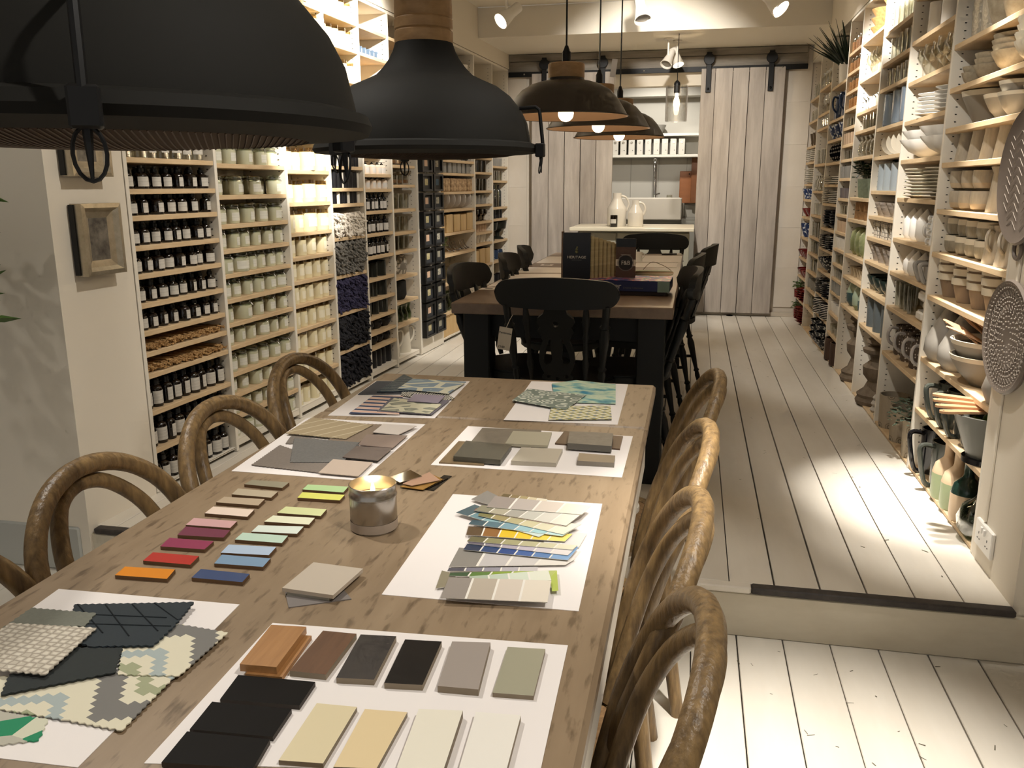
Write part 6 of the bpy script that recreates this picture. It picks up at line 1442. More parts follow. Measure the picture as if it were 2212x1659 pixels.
# --- R2
WCYL = P_('white_cylinder', tumbler(.045, .045, .15, .005), M_WHITE, 'vase', 20)
row('R2', 9, WCYL, 3, .2, .85, .1, 'tall white cylinder vase', 'white cylinders')
def stemglass(r, h): return P_('wine_glass', [(0, 0), (.03, 0), (.03, .002), (.004, .006), (.0035, h * .45), (r * .6, h * .55), (r, h * .72), (r * .85, h), (r * .83, h), (r * .96, h * .72), (r * .56, h * .57), (0, h * .5)], M_GLASS, 'wine glass', 16)
WG = [stemglass(.036, .145), stemglass(.032, .14)]
row('R2', 8, WG, 6, .1, .92, .06, 'clear wine glass', 'wine glasses', .1); row('R2', 8, WG, 5, .15, .88, .15, 'clear wine glass behind', 'wine glasses', .1)
PLW = P_('wavy_plate', platep(.095, .014), M_WHITE, 'plate', 40, wob=lambda a, z: 1 + .02 * cos(9 * a))
row('R2', 7, PLW, 2, .18, .62, .1, 'white wavy-edged plate', 'wavy plates', stack=6, dz=.017)
SHELL = P_('shell_bowl', bowlp(.12, .085, .3, .006), M_WHITE, 'bowl', 40, wob=lambda a, z: 1 + (z / .085) * (.12 * cos(3 * a) + .05 * cos(7 * a + 1)))
row('R2', 6, SHELL, 2, .25, .75, .11, 'white organic shell bowl', 'shell bowls', stack=2, dz=.04)
IVY = lambda s=1: plant(G().lathe(tumbler(.03, .038, .05, .003), 14).mesh('pot', M_WHITE), M_LEAF, 70, .07, .09, .04, .016, .035)
row('R2', 6, IVY(), 1, .06, .06, .27, 'dark ivy plant behind the shell bowls', 'plants')
PLR = P_('round_plate', platep(.1, .013), M_CREAMG, 'plate', 32, wob=lambda a, z: 1 + .012 * cos(14 * a))
row('R2', 5, PLR, 2, .22, .72, .1, 'white dinner plate', 'dinner plates', stack=9, dz=.0145)
def canister(h): return Proto('canister', G().lathe([(0, 0), (.03, 0), (.042, .02), (.042, h), (.036, h + .008), (0, h + .008)], 20).mesh('canister', M_WHITE), [('pointed_lid', G().lathe([(.036, h + .008), (.03, h + .02), (.006, h + .05), (0, h + .055)], 16).mesh('pointed_lid', M_WHITE))], 'canister')
row('R2', 4, canister(.09), 3, .55, .88, .08, 'white canister with pointed lid', 'white canisters')
WMUG = Proto('white_mug', G().lathe(tumbler(.036, .036, .03, .004), 18).mesh('white_mug', M_WHITE), [handle(.034, .006, .026, .02, .004, M_WHITE)], 'mug')
row('R2', 4, WMUG, 1, .2, .2, .06, 'small white cup', 'white cups', stack=4, dz=.031, rot=.6); row('R2', 4, jug(.04, .09, M_WHITE), 1, .38, .38, .1, 'little white jug', 'white jugs', rot=.6)
row('R2', 3, canister(.06), 3, .5, .8, .08, 'short white canister with pointed lid', 'white canisters'); row('R2', 3, mugj(.04, .09, M_LTGREY), 2, .12, .28, .08, 'pale ribbed mug', 'ribbed mugs', rot=.5); row('R2', 3, P_('glass_vase', tumbler(.05, .06, .13), M_GLASS, 'vase', 20), 1, .9, .9, .24, 'clear vase behind white canisters', 'vases')
row('R2', 2, P_('tall_glass', tumbler(.032, .038, .125), M_GLASS, 'glass', 18), 4, .55, .92, .07, 'tall clear drinking glass', 'tall glasses')
EGGB = Proto('egg_bowl', G().cbox((0, 0, .022), (.1, .09, .044), .01).mesh('egg_bowl', M_WHITE), [('bowl_inside', G().box((0, 0, .044), (.088, .078, .002)).mesh('bowl_inside', M_LTGREY, False))], 'bowl')
row('R2', 2, EGGB, 1, .25, .25, .08, 'white square bowl holding eggs', 'egg bowls', stack=2, dz=.085, rot=0)
u = UNITS['R2']
for s in (0, 1):
    for k in range(6):
        c = UPos(u, .25 + (k % 3 - 1) * .042, .062 + (k // 3) * .036, u.zs[2] + .046 + s * .085)
        Proto('egg', G().sphere((0, 0, .017), .0155, 10, 7, sz=1.15).mesh('egg', (mat('white_egg', '#e6e1d8', .35), M_BLACKG)[(k + s) % 2 if s == 0 else 0]), (), 'egg').place(c, 0, '%s egg, %s in the %s square bowl' % (('white', 'black')[(k + s) % 2 if s == 0 else 0], ORD[k], ('lower', 'upper')[s]), 'eggs')
M_TEXM = pat_vor('brown_white_dash_pattern', (75, 75, 60), ['#cdc6ba', '#5a4d43'], [0, .3], feature='F1', dist=.3, rough=.4)
TEXM = Proto('patterned_jug', G().lathe([(0, 0), (.042, 0), (.045, .01), (.042, .13), (.044, .145), (.04, .145), (.038, .02), (0, .012)], 20).mesh('patterned_jug', M_TEXM), [handle(.04, .04, .13, .055, .0075, mat('mauve_grey_handle', '#a8a19b', .4))], 'jug')
row('R2', 1, TEXM, 4, .14, .86, .09, 'brown jug with white dash pattern', 'dash pattern jugs', rot=.45)
M_CIRC = pat_vor('taupe_circle_relief', (18, 18, 18), ['#6d6150', '#a69985', '#6d6150', '#a69985', '#7b705e', '#a69985'], [0, .06, .14, .2, .3, .36], feature='F1', dist=.4, rough=.6)
CIRP = P_('circle_pot', tumbler(.064, .07, .165, .006), M_CIRC, 'pot', 22)
row('R2', 0, CIRP, 2, .5, .85, .075, 'taupe pot with circle relief', 'circle pots')
plant(G().lathe(tumbler(.064, .07, .165, .006), 22).mesh('circle_pot', M_CIRC), M_EUC, 150, .12, .12, .13, .014, .026, 'potted_eucalyptus').place(UPos(UNITS['R2'], .16, .065, UNITS['R2'].zs[0] + .001), 0, 'eucalyptus sprigs in taupe circle-relief pot on bottom shelf', 'plants', None, 'plant')
row('R2', 0, P_('olive_dish', platep(.058, .03, .006), mat('olive_glaze', '#5f6049', .3), 'dish', 24), 2, .55, .9, .22, 'olive glazed dish', 'olive dishes', stack=4, dz=.03)
row('R2', 0, P_('glass_cylinder', tumbler(.035, .035, .25), M_GLASS, 'vase', 18), 2, .08, .28, .19, 'tall clear glass cylinder', 'glass cylinders')
# --- R3
TG = P_('tall_tumbler', tumbler(.03, .034, .12), M_GLASS, 'tumbler', 14)
for si, ds in ((11, 'tall clear tumbler'), (10, 'clear highball glass'), (9, 'short clear glass')):
    row('R3', si, TG if si > 9 else CLR, 6, .1, .92, .07, ds, ds + 's', .1); row('R3', si, TG if si > 9 else CLR, 5, .15, .88, .17, ds + ' behind', ds + 's', .1)
BLV = two_tone([(0, 0), (.062, 0), (.066, .01), (.066, .165), (.062, .17), (.058, .165), (.058, .02), (0, .012)], .085, mat('blue_grey_relief', '#6b7683', .5, noise=('#464f5a', (50, 50, 90), .2), bump=((60, 60, 100), 1.0)), mat('blue_grey_glaze', '#7b8896', .25), 'relief_vase', 'vase', 24)
row('R3', 8, BLV, 3, .25, .85, .09, 'blue grey vase with relief base', 'relief vases')
standing('R3', 7, P_('oval_plate', [(0, 0), (.045, .001), (.062, .006), (.064, .012), (.06, .012), (.045, .007), (0, .005)], M_CREAMG, 'plate', 24), 5, .12, .85, .08, .064, 'white oval plate standing on edge', 'standing plates', .2)
GCYL = P_('blue_grey_cylinder', tumbler(.05, .05, .14, .005), mat('pale_blue_grey_ceramic', '#97a1a8', .35), 'vase', 20)
row('R3', 6, GCYL, 4, .12, .9, .08, 'pale blue-grey cylinder vase', 'blue-grey cylinders')
row('R3', 6, plant(G().lathe(tumbler(.03, .038, .1, .003), 14).mesh('pot', M_WHITE), M_LEAF, 90, .1, .06, .1, .016, .03), 2, .25, .7, .2, 'dark leafy plant behind cylinder vases', 'plants')
M_SHL = mat('layered_shell_ceramic', '#b5aba1', .6, noise=('#6d645c', (14, 14, 70), .2), bump=((14, 14, 80), 1.0))
SHL = P_('layered_bowl', bowlp(.065, .075, .5), M_SHL, 'bowl', 22); row('R3', 5, SHL, 4, .15, .88, .09, 'layered shell-like bowl', 'layered bowls', stack=1)
row('R3', 4, P_('patterned_beaker', tumbler(.033, .037, .085, .004), pat_vor('grey_grid_pattern', (60, 60, 45), ['#6d675f', '#cbc4b8'], [0, .08], dist=.2, rough=.4), 'beaker', 18), 6, .1, .92, .07, 'white beaker with grey grid', 'grid beakers')
row('R3', 3, P_('shell_pot', bowlp(.058, .085, .6), M_SHL, 'pot', 22), 4, .15, .88, .08, 'layered shell-like pot', 'layered pots')
row('R3', 2, P_('green_bowl', bowlp(.085, .095, .4), mat('deep_green_glaze', '#2c3a37', .15, coat=.5), 'bowl', 26), 4, .15, .88, .1, 'deep green glazed bowl', 'deep green bowls')
row('R3', 1, P_('tall_grey_vase', tumbler(.06, .064, .165, .006), mat('blue_slate_glaze', '#5e6568', .3), 'vase', 22), 3, .18, .8, .09, 'tall slate grey vase', 'slate vases')
def baluster(H, m):
    R_ = .115
    pr = [(0, 0), (R_, 0), (R_ * 1.05, .02), (R_ * .95, .04), (R_, .055), (R_ * .7, .085), (R_ * .55, H * .35), (R_ * .8, H * .45), (R_ * .85, H * .58), (R_ * .5, H * .68), (R_ * .55, H * .75), (R_ * .85, H * .8), (R_ * .9, H * .86), (R_ * .5, H * .9), (R_ * .75, H * .95), (R_ * .7, H), (0, H)]
    return Proto('wooden_pillar', G().lathe(pr, 24, wob=lambda a, z: 1 + .02 * sin(3 * a + z * 20)).mesh('wooden_pillar', m), [('candle_spike', G().lathe([(.004, H), (0, H + .02)], 6).mesh('candle_spike', M_BLACKMETAL))], 'candle holder')
M_WEATH = mat('weathered_turned_wood', '#80705d', .8, noise=('#4f4335', (20, 20, 6), .28), bump=((30, 30, 12), .8))
row('R3', 0, baluster(.36, M_WEATH), 1, .6, .6, .11, 'large weathered turned wooden candle pillar', 'wooden pillars'); row('R3', 0, P_('stacked_stones', [(0, 0), (.03, 0), (.04, .015), (.03, .03), (.026, .032), (.036, .048), (.028, .064), (.022, .066), (.03, .08), (.02, .095), (0, .1)], mat('white_pebble', '#b3aca2', .7), 'ornament', 16), 2, .1, .28, .06, 'pale stacked pebble ornament', 'pebble stacks')
# --- R4
row('R4', 10, P_('wicker_basket', bowlp(.09, .06, .7), mat('brown_wicker2', '#a88452', .8, noise=('#7d5c33', 60, .3)), 'basket', 22), 2, .25, .75, .12, 'pale wicker basket', 'wicker baskets', stack=3, dz=.05)
row('R4', 9, WG, 6, .1, .9, .06, 'clear stem glass', 'stem glasses', .1); row('R4', 9, WG, 5, .15, .85, .15, 'clear stem glass behind', 'stem glasses', .1)
row('R4', 8, P_('etched_tumbler', tumbler(.032, .035, .08), pat_vor('black_fleck_glass', (24, 24, 12), ['#c8c0b0', '#3a362f'], [0, .55], feature='F1', dist=1.0, rough=.15), 'tumbler', 16), 5, .12, .88, .07, 'pale tumbler with black marks', 'marked tumblers')
row('R4', 7, CLR, 6, .1, .9, .08, 'clear low glass', 'low glasses')
row('R4', 6, GV1, 5, .1, .9, .08, 'clear round-bellied glass', 'bellied glasses', .1)
M_GPOT = mat('sage_embossed_pot', '#8b9682', .5, noise=('#6d7866', 40, .3), bump=(50, .6))
row('R4', 5, P_('sage_pot', tumbler(.055, .07, .11, .005), M_GPOT, 'pot', 4), 3, .12, .6, .08, 'sage green square pot', 'sage pots'); row('R4', 5, plant(G().lathe(tumbler(.05, .06, .1, .005), 4).mesh('pot', M_GPOT), M_LEAF, 110, .09, .12, .1, .018, .035), 1, .85, .85, .1, 'trailing ivy in sage square pot', 'plants')
row('R4', 4, P_('wooden_cube_pot', tumbler(.035, .035, .05, .006), mat('tan_wood_cube', '#a9845a', .7, noise=('#6d4f30', 30, .25)), 'pot', 4), 4, .15, .85, .07, 'tan wooden cube pot', 'cube pots', stack=2, dz=.052, jr=.1)
OVV = P_('green_oval_vase', [(0, 0), (.03, 0), (.05, .03), (.056, .09), (.048, .14), (.025, .165), (.02, .166), (.04, .13), (0, .03)], mat('moss_green_glaze', '#7b8455', .2, coat=.4, noise=('#a3ab80', (6, 6, 9), .3)), 'vase', 22)
row('R4', 3, OVV, 4, .12, .88, .08, 'moss green oval vase', 'green oval vases')
row('R4', 2, P_('beige_jar', bowlp(.032, .06, .7), mat('beige_jar_glaze', '#b3a48c', .4), 'jar', 18), 6, .1, .9, .07, 'small beige jar', 'beige jars')
TEALV = [two_tone([(0, 0), (.04, 0), (.06, .03), (.062, .08), (.045, .135), (.02, .155), (0, .15)], .06, mat('deep_teal_glaze', '#3d5759', .2, coat=.4), mat('pale_sage_glaze', '#9fae98', .25), 'drip_vase', 'vase', 22), two_tone([(0, 0), (.04, 0), (.06, .03), (.062, .08), (.045, .135), (.02, .155), (0, .15)], .05, mat('olive_drip_glaze', '#7d8660', .2), mat('pale_sage_glaze', '#9fae98', .25), 'drip_vase', 'vase', 22)]
row('R4', 1, TEALV, 3, .15, .8, .09, 'teal and sage drip-glazed vase', 'drip vases', scl=1.05)
row('R4', 0, baluster(.40, M_WEATH), 1, .5, .5, .12, 'tallest weathered turned wooden candle pillar', 'wooden pillars')
# --- R5
WJ = Proto('wicker_jar', G().lathe([(0, 0), (.036, 0), (.038, .06), (.036, .062), (0, .062)], 16).mesh('wicker_jar', mat('golden_wicker', '#b07c42', .7, noise=('#7b4f22', (60, 60, 120), .25))), [('glass_neck', G().lathe([(.034, .062), (.034, .082), (.03, .09), (0, .09)], 14).mesh('glass_neck', M_GLASS))], 'jar')
for si in (14, 15, 16, 17): row('R5', si, WJ, 4, .14, .86, .07, 'golden wicker-wrapped jar', 'wicker jars')
SHOT = P_('small_glass', tumbler(.026, .03, .055), M_GLASS, 'glass', 12)
for si, pr, ds in ((13, SHOT, 'small clear glass'), (12, BCUP, 'beige cup'), (11, SHOT, 'small clear glass'), (10, TEX, 'frosted cup'), (9, [P_('slate_cup', tumbler(.03, .034, .065, .004), mat('slate_mauve', '#726a6c', .4), 'cup')], 'mauve slate cup'), (8, SHOT, 'small clear glass'), (7, BCUP, 'beige cup'), (6, WCUP, 'white cup'), (5, SHOT, 'small clear glass'), (4, SHOT, 'small clear glass'), (3, TEX, 'frosted cup'), (2, WCUP, 'white cup'), (1, SHOT, 'small clear glass')):
    row('R5', si, pr, 5, .12, .88, .06, ds, ds + 's of wicker jar bay', .1)
row('R5', 0, P_('rustic_log_pot', tumbler(.08, .08, .15, .008), mat('striped_bark', '#5c4436', .8, noise=('#2f211a', (30, 30, 4), .25)), 'pot', 22), 2, .25, .75, .09, 'brown bark pot', 'bark pots')
# --- R6
M_BWP = pat_vor('black_white_floral', (55, 55, 55), ['#c6c4bd', '#1a1c24'], [0, .36], feature='F1', dist=1.0, rough=.3)
M_BLP = pat_vor('blue_white_floral', (50, 50, 50), ['#c9cdd2', '#2b3c66'], [0, .42], feature='F1', dist=1.0, rough=.3)
M_STRP = mat('black_rim_plate', '#22242a', .3); 
BWPL = P_('black_patterned_plate', platep(.1, .014, .005), M_BWP, 'plate', 26); STPL = P_('striped_rim_plate', platep(.1, .012, .006), pat_wave('black_cream_rim', (0.01, .01, 120), ['#d2ccc0', '#23242a'], [0, .5]), 'plate', 26)
BWB = P_('black_patterned_bowl', bowlp(.1, .085, .45), M_BWP, 'bowl', 28)
SUCC = Proto('spiky_plant', G().lathe(tumbler(.06, .075, .13, .006), 20).mesh('pot', M_WHITE), [], 'plant')
g = G()
for k in range(46):
    a = random.uniform(.55 * pi, 1.45 * pi); el = random.uniform(.5, 1.35); L_ = random.uniform(.18, .33); d0 = Vector((cos(a) * cos(el), sin(a) * cos(el), sin(el))); b0 = Vector((.035 * cos(a), .035 * sin(a), .1))
    cv = Vector((cos(a), sin(a), 0)) * random.uniform(0, .06)
    g.tube([b0, b0 + d0 * L_ * .5 + cv * .3, b0 + d0 * L_ + cv], [.011, .009, .0015], 6, flat=.5)
SUCC.parts = [('leaves', g.mesh('leaves', mat('dark_agave_leaf', '#1d2b1b', .5)))]
SUCC.place(UPos(UNITS['R6'], .45, .06, 2.056), 0, 'spiky dark green plant in white pot on top shelf', 'plants')
row('R6', 11, P_('white_pot', tumbler(.05, .06, .2, .006), M_WHITE, 'pot', 20), 2, .06, .82, .12, 'tall white pot beside spiky plant', 'white pots')
row('R6', 10, jug(.055, .17, mat('blue_glaze_jug', '#384d74', .25, noise=('#24334f', 20, .3))), 2, .25, .7, .09, 'blue glazed jug', 'blue jugs', rot=.5)
row('R6', 9, P_('blue_patterned_bowl', bowlp(.08, .1, .5), M_BLP, 'bowl', 26), 3, .2, .85, .1, 'blue and white patterned bowl', 'blue bowls')
standing('R6', 8, P_('patterned_plate', [(0, 0), (.05, .001), (.07, .006), (.072, .012), (.068, .012), (.05, .007), (0, .005)], M_BWP, 'plate', 24), 6, .12, .88, .08, .072, 'black-and-white patterned plate on edge', 'standing patterned plates', .2)
row('R6', 7, STPL, 2, .2, .7, .1, 'black-rimmed plate', 'rimmed plates', stack=4, dz=.0125); row('R6', 7, plant(G().lathe(tumbler(.03, .038, .05, .003), 14).mesh('pot', M_WHITE), M_LEAF, 80, .09, .07, .05, .016, .03), 1, .8, .8, .34, 'dark bushy plant behind plates', 'plants')
row('R6', 6, STPL, 2, .25, .75, .1, 'black-rimmed plate', 'rimmed plates', stack=7, dz=.0125); row('R6', 5, P_('striped_bowl', bowlp(.08, .035, .5), M_STRP, 'bowl', 24), 2, .25, .72, .1, 'dark ridged bowl', 'ridged bowls', stack=6, dz=.019)
row('R6', 4, BWPL, 2, .25, .75, .1, 'black patterned plate', 'patterned plates', stack=7, dz=.014)
row('R6', 3, P_('patterned_serving_bowl', bowlp(.14, .11, .45), M_BWP, 'bowl', 30), 1, .45, .45, .13, 'large black patterned serving bowl', 'serving bowls')
row('R6', 2, BWPL, 2, .25, .75, .1, 'black patterned plate', 'patterned plates', stack=8, dz=.0135); row('R6', 1, STPL, 2, .25, .75, .1, 'black-rimmed plate', 'rimmed plates', stack=9, dz=.0125)
row('R6', 0, BWB, 2, .3, .75, .08, 'black patterned bowl', 'patterned bowls', stack=3, dz=.05)
# --- R7 / R8
for si, pr, n, ds in ((11, GV1, 4, 'clear bellied vase'), (10, WG, 6, 'clear stem glass'), (9, CLR, 6, 'clear tumbler'), (8, GV2, 5, 'clear hurricane vase'), (7, GV1, 4, 'clear bellied vase'), (6, CLR, 6, 'clear tumbler'), (5, GV2, 5, 'clear hurricane vase'), (4, CLR, 5, 'clear tumbler'), (3, CLR, 6, 'clear tumbler'), (2, TEX, 6, 'frosted tumbler'), (1, CLR, 5, 'clear tumbler')):
    row('R7', si, pr, n, .12, .9, .08, ds, ds + 's of clear glass bay', .1)
M_RED = mat('deep_red_glaze', '#6e1f1d', .2, coat=.4)
REDB = P_('red_bowl', bowlp(.075, .07, .45), M_RED, 'bowl', 24); REDP = P_('red_plate', platep(.08, .018, .006), M_RED, 'plate', 24)
SMS = P_('striped_small_plate', platep(.08, .014, .006), pat_wave('black_white_rim', (0.01, .01, 110), ['#dad5ca', '#16161a'], [0, .5]), 'plate', 24)
row('R8', 11, TG, 5, .12, .88, .08, 'tall clear tumbler', 'tumblers of red bowl bay'); row('R8', 10, CLR, 5, .12, .88, .08, 'clear tumbler', 'tumblers of red bowl bay')
row('R8', 9, P_('floral_jar', bowlp(.05, .11, .7), pat_vor('brown_floral', (30, 30, 30), ['#b8aa92', '#4e4130'], [0, .3], feature='F1', dist=1.0, rough=.3), 'jar', 18), 3, .2, .8, .08, 'brown floral jar', 'floral jars')
row('R8', 8, SMS, 2, .25, .75, .09, 'black and white striped plate', 'striped plates', stack=6, dz=.0155); row('R8', 7, SMS, 2, .25, .75, .09, 'black and white striped plate', 'striped plates', stack=8, dz=.0155)
row('R8', 6, P_('blue_patterned_bowl', bowlp(.075, .09, .6), M_BLP, 'bowl', 24), 2, .25, .75, .07, 'blue floral bowl', 'blue floral bowls'); row('R8', 5, REDB, 2, .25, .75, .08, 'deep red bowl', 'red bowls')
row('R8', 4, P_('blue_patterned_vase', bowlp(.07, .12, .5), M_BLP, 'vase', 24), 2, .3, .75, .08, 'blue floral vase', 'blue floral vases')
row('R8', 3, REDB, 3, .15, .8, .08, 'deep red bowl', 'red bowls'); row('R8', 2, REDB, 3, .15, .8, .08, 'deep red bowl', 'red bowls')
row('R8', 1, REDP, 2, .25, .65, .08, 'deep red plate', 'red plates', stack=5, dz=.019); row('R8', 0, REDP, 2, .2, .6, .07, 'deep red plate', 'red plates', stack=6, dz=.019)
for si in (0, 1):
    row('R8', si, plant(G().lathe(tumbler(.035, .04, .07, .004), 14).mesh('pot', M_RED), M_HERB, 60, .05, .07, .07), 1, .93, .93, .03, 'green herb in red pot', 'herbs')
# ================================================================ barn doors, rail, kitchen
M_BARN = mat('whitewashed_barn_board', '#d3cac0', .65, noise=('#978d84', (13, 13, 1.6), .3), bump=((40, 40, 4), .35), rnd=.12)
def barn(name_lab, xs, hx):
    r = ob('barn_door', None, None, ((xs[0] + xs[-1]) / 2, BACK_Y - .07, UF), label=name_lab, cat='barn door', group='sliding barn doors')
    cx_ = (xs[0] + xs[-1]) / 2
    for a, b in zip(xs, xs[1:]):
        g_ = random.choice((.0015, .0025, .004))
        ob('plank', G().cbox((0, 0, 0), (b - a - g_ * 2, .03, 2.175), .003).mesh('plank', M_BARN), r, ((a + b) / 2 - cx_, random.uniform(-.003, .002), .03 + 2.175 / 2))
    ob('backing', G().box((0, .02, 1.1), (xs[-1] - xs[0] - .01, .008, 2.15)).mesh('backing', M_DARKGAP, False), r)
    for x in hx:
        hg = ob('hanger', G().cbox((x - cx_, -.035, 2.17), (.045, .008, .34), .003).lathe([(0, 0), (.03, 0), (.03, .008), (0, .008)], 16).mesh('hanger', M_BLACKMETAL), r)
        ob('wheel', G().lathe([(0, -.012), (.045, -.012), (.048, -.006), (.04, 0), (.048, .006), (.045, .012), (0, .012)], 24).xf(Matrix.Translation((x - cx_, -.038, 2.28)) @ Matrix.Rotation(pi / 2, 4, 'X')).mesh('wheel', M_BLACKMETAL), hg)
        ob('bolt', G().sphere((x - cx_, -.042, 2.03), .011, 10, 6).mesh('bolt', M_BLACKMETAL), hg)
barn('whitewashed plank barn door on the shelf side of kitchen opening', [-1.53, -1.369, -1.218, -1.066, -.921, -.763], (-1.408, -.869))
barn('whitewashed plank barn door on the aisle side of kitchen opening', [.007, .131, .281, .422, .563, .728], (.071, .604))
rl = ob('door_rail', G().cbox((-.42, BACK_Y - .075, 2.366), (2.66, .012, .044), .002).mesh('door_rail', M_BLACKMETAL), label='long black iron sliding door rail across the back wall', cat='rail')
for x in (-1.6, -1.1, -.5, .1, .7): ob('bolt', G().sphere((x, BACK_Y - .083, 2.366), .008, 8, 5).mesh('bolt', M_STEEL), rl)
# counter in front of the opening
M_COUNT = mat('cream_worktop', '#e6dec8', .3); M_PANEL = mat('grey_green_panel', '#a9a696', .5)
ct = ob('counter', None, None, (-.52, 7.68, UF), label='low counter with cream worktop in front of the kitchen opening', cat='counter')
ob('worktop', G().cbox((0, 0, .832), (1.05, .76, .03), .004).mesh('worktop', M_COUNT), ct)
ob('carcass', G().box((.02, .03, .41), (.93, .62, .81)).mesh('carcass', M_PANEL, False), ct)
for x0 in (-.28, .03, .34): ob('panel', G().cbox((x0, -.287, .41), (.3, .016, .78), .004).mesh('panel', M_PANEL), ct)
CTZ = UF + .848
M_GLZ = mat('white_glazed_stoneware', '#d6cfc2', .18, coat=.5)
def sjug(r, h): return Proto('stone_jug', G().lathe([(0, 0), (r, 0), (r * 1.03, .008), (r * 1.03, h * .5), (r * .98, h * .55), (r * .5, h * .8), (r * .45, h * .86), (r * .47, h), (r * .4, h), (r * .38, h * .85), (0, h * .8)], 28).mesh('stone_jug', M_GLZ), [('handle', G().tube(smooth_pts([(r * .42, 0, h * .92), (r * .95, 0, h * .86), (r * 1.25, 0, h * .68), (r * 1.1, 0, h * .5), (r * .98, 0, h * .45)], 4), .009, 8).mesh('handle', M_GLZ))], 'jug')
sjug(.083, .285).place((-.668, 7.62, CTZ), radians(15), 'taller white stoneware jug on the counter', 'white stoneware jugs')
sjug(.066, .225).place((-.50, 7.57, CTZ), radians(0), 'shorter white stoneware jug on the counter', 'white stoneware jugs')
bc = Proto('amber_candle', G().lathe([(0, 0), (.031, 0), (.032, .003), (.032, .098), (.029, .1), (.029, .06), (0, .06)], 18).mesh('amber_candle', mat('dark_amber_glass', '#120b07', .06)), [patch(.0325, .03, .066, -1, .7, M_LABEL), ('flame', G().lathe([(0, .07), (.006, .078), (.004, .09), (0, .1)], 8).mesh('flame', mat('candle_flame', '#fff0c0')))], 'candle')
bc.place((-.677, 7.45, CTZ), 0, 'lit brown glass candle with white label before the jugs', 'candles')
# kitchen behind
KY = 9.62
M_KW = mat('grey_kitchen_wall', '#b9b5ab', .6)
st('wall_kitchen', G().box((-.4, KY + .05, 1.3), (2.4, .1, 2.6)).mesh('kitchen_wall', M_KW, False))
st('wall_kitchen', G().box((-1.62, 8.97, 1.3), (.08, 1.3, 2.6)).mesh('kitchen_wall', M_KW, False))
st('wall_kitchen', G().box((.82, 8.97, 1.3), (.08, 1.3, 2.6)).mesh('kitchen_wall', M_KW, False))
st('ceiling', G().box((-.4, 8.97, 2.52), (2.5, 1.3, .06)).mesh('kitchen_ceiling', M_KW, False))
st('wall_kitchen', G().box((-.4, KY - .12, 2.38), (2.36, .22, .22)).mesh('bulkhead', M_KW, False))
for x in (-1.0, -.7, -.4, -.1, .2): st('trim_8', G().box((x, KY - .004, 1.42), (.004, .006, .5)).mesh('panel_groove', mat('groove_grey', '#8f8b82', .7), False))
kb = ob('kitchen_cabinet', None, None, (-.4, KY - .3, UF), label='grey kitchen cabinet under the butler sink', cat='cabinet')
ob('body', G().box((0, .02, .43), (2.3, .54, .86)).mesh('body', mat('grey_cabinet', '#8d8b83', .5), False), kb)
for x in (.42, .72, -.72): ob('door', G().cbox((x, -.255, .5), (.28, .02, .66), .004).mesh('door', mat('grey_cabinet', '#8d8b83', .5)), kb)
wt = ob('kitchen_worktop', G().cbox((.55, KY - .3, UF + .985), (.9, .6, .04), .003).mesh('kitchen_worktop', mat('dark_wood_worktop', '#5b4836', .4)), label='dark wooden worktop strip beside the butler sink', cat='worktop')
ob('kitchen_riser', G().box((.55, KY - .3, UF + .912), (.9, .56, .10)).mesh('kitchen_riser', mat('grey_cabinet', '#8d8b83', .5), False), wt)
sk = ob('butler_sink', None, None, (-.44, 9.2, UF + .845), label='white ceramic butler sink behind the jugs', cat='sink')
g = G().cbox((0, -.215, .115), (.62, .03, .22), .008).cbox((0, .215, .115), (.62, .03, .22), .008).cbox((-.295, 0, .115), (.03, .42, .22), .008).cbox((.295, 0, .115), (.03, .42, .22), .008).box((0, 0, .02), (.6, .42, .03))
ob('basin', g.mesh('basin', M_GLZ), sk)
tp = ob('kitchen_tap', G().lathe([(0, 0), (.028, 0), (.026, .03), (.014, .07), (.012, .1)], 16).tube(smooth_pts([(0, 0, .09), (.0, 0, .38), (0, -.03, .45), (0, -.1, .455), (0, -.135, .40), (0, -.14, .34)], 5), .019, 10).lathe([(.012, 0), (.017, .0), (.017, -.075), (.01, -.09), (0, -.09)][::-1], 12, (0, -.14, .34)).mesh('kitchen_tap', M_CHROME), None, (-.43, 9.48, UF + 1.01),
        label='tall chrome spring-neck kitchen tap over the sink', cat='tap')
ob('lever', G().tube([(.012, 0, .09), (.05, -.01, .1)], .006, 8).sphere((.05, -.01, .1), .01, 8, 6).mesh('lever', M_CHROME), tp)
st('trim_9', G().box((-.44, 9.50, UF + .93), (.66, .2, .16)).mesh('sink_ledge', M_KW, False))
Proto('drinking_glass', G().lathe([(0, .0), (.04, 0), (.03, .085), (.0285, .085), (.038, .003)], 16).mesh('drinking_glass', M_GLASS), (), 'glass').place((-.27, 9.46, UF + 1.011), 0, 'upturned clear glass beside the kitchen tap', 'glasses')
for k, (x, y, h, w, c, lb) in enumerate(((-.10, KY - .045, .34, .2, '#a5663a', 'brown wooden chopping board leaning by the kitchen sink'), (-.02, KY - .075, .5, .12, '#7d4e2e', 'taller dark chopping board behind the brown one'))):
    o = ob('chopping_board', G().cbox((0, 0, h / 2), (w, .022, h), .004).mesh('chopping_board', mat('chopping_board_%d' % k, c, .5, noise=('#8a5631', (3, 3, 20), .3))), None, (x + .03, y - .0, UF + 1.006), (radians(-4), 0, 0), lb, 'chopping board')
    ob('hang_hole', G().lathe([(.008, 0), (0, 0)], 10).xf(Matrix.Translation((0, -.0115, h - .03)) @ Matrix.Rotation(pi / 2, 4, 'X')).mesh('hang_hole', M_DARKGAP), o)
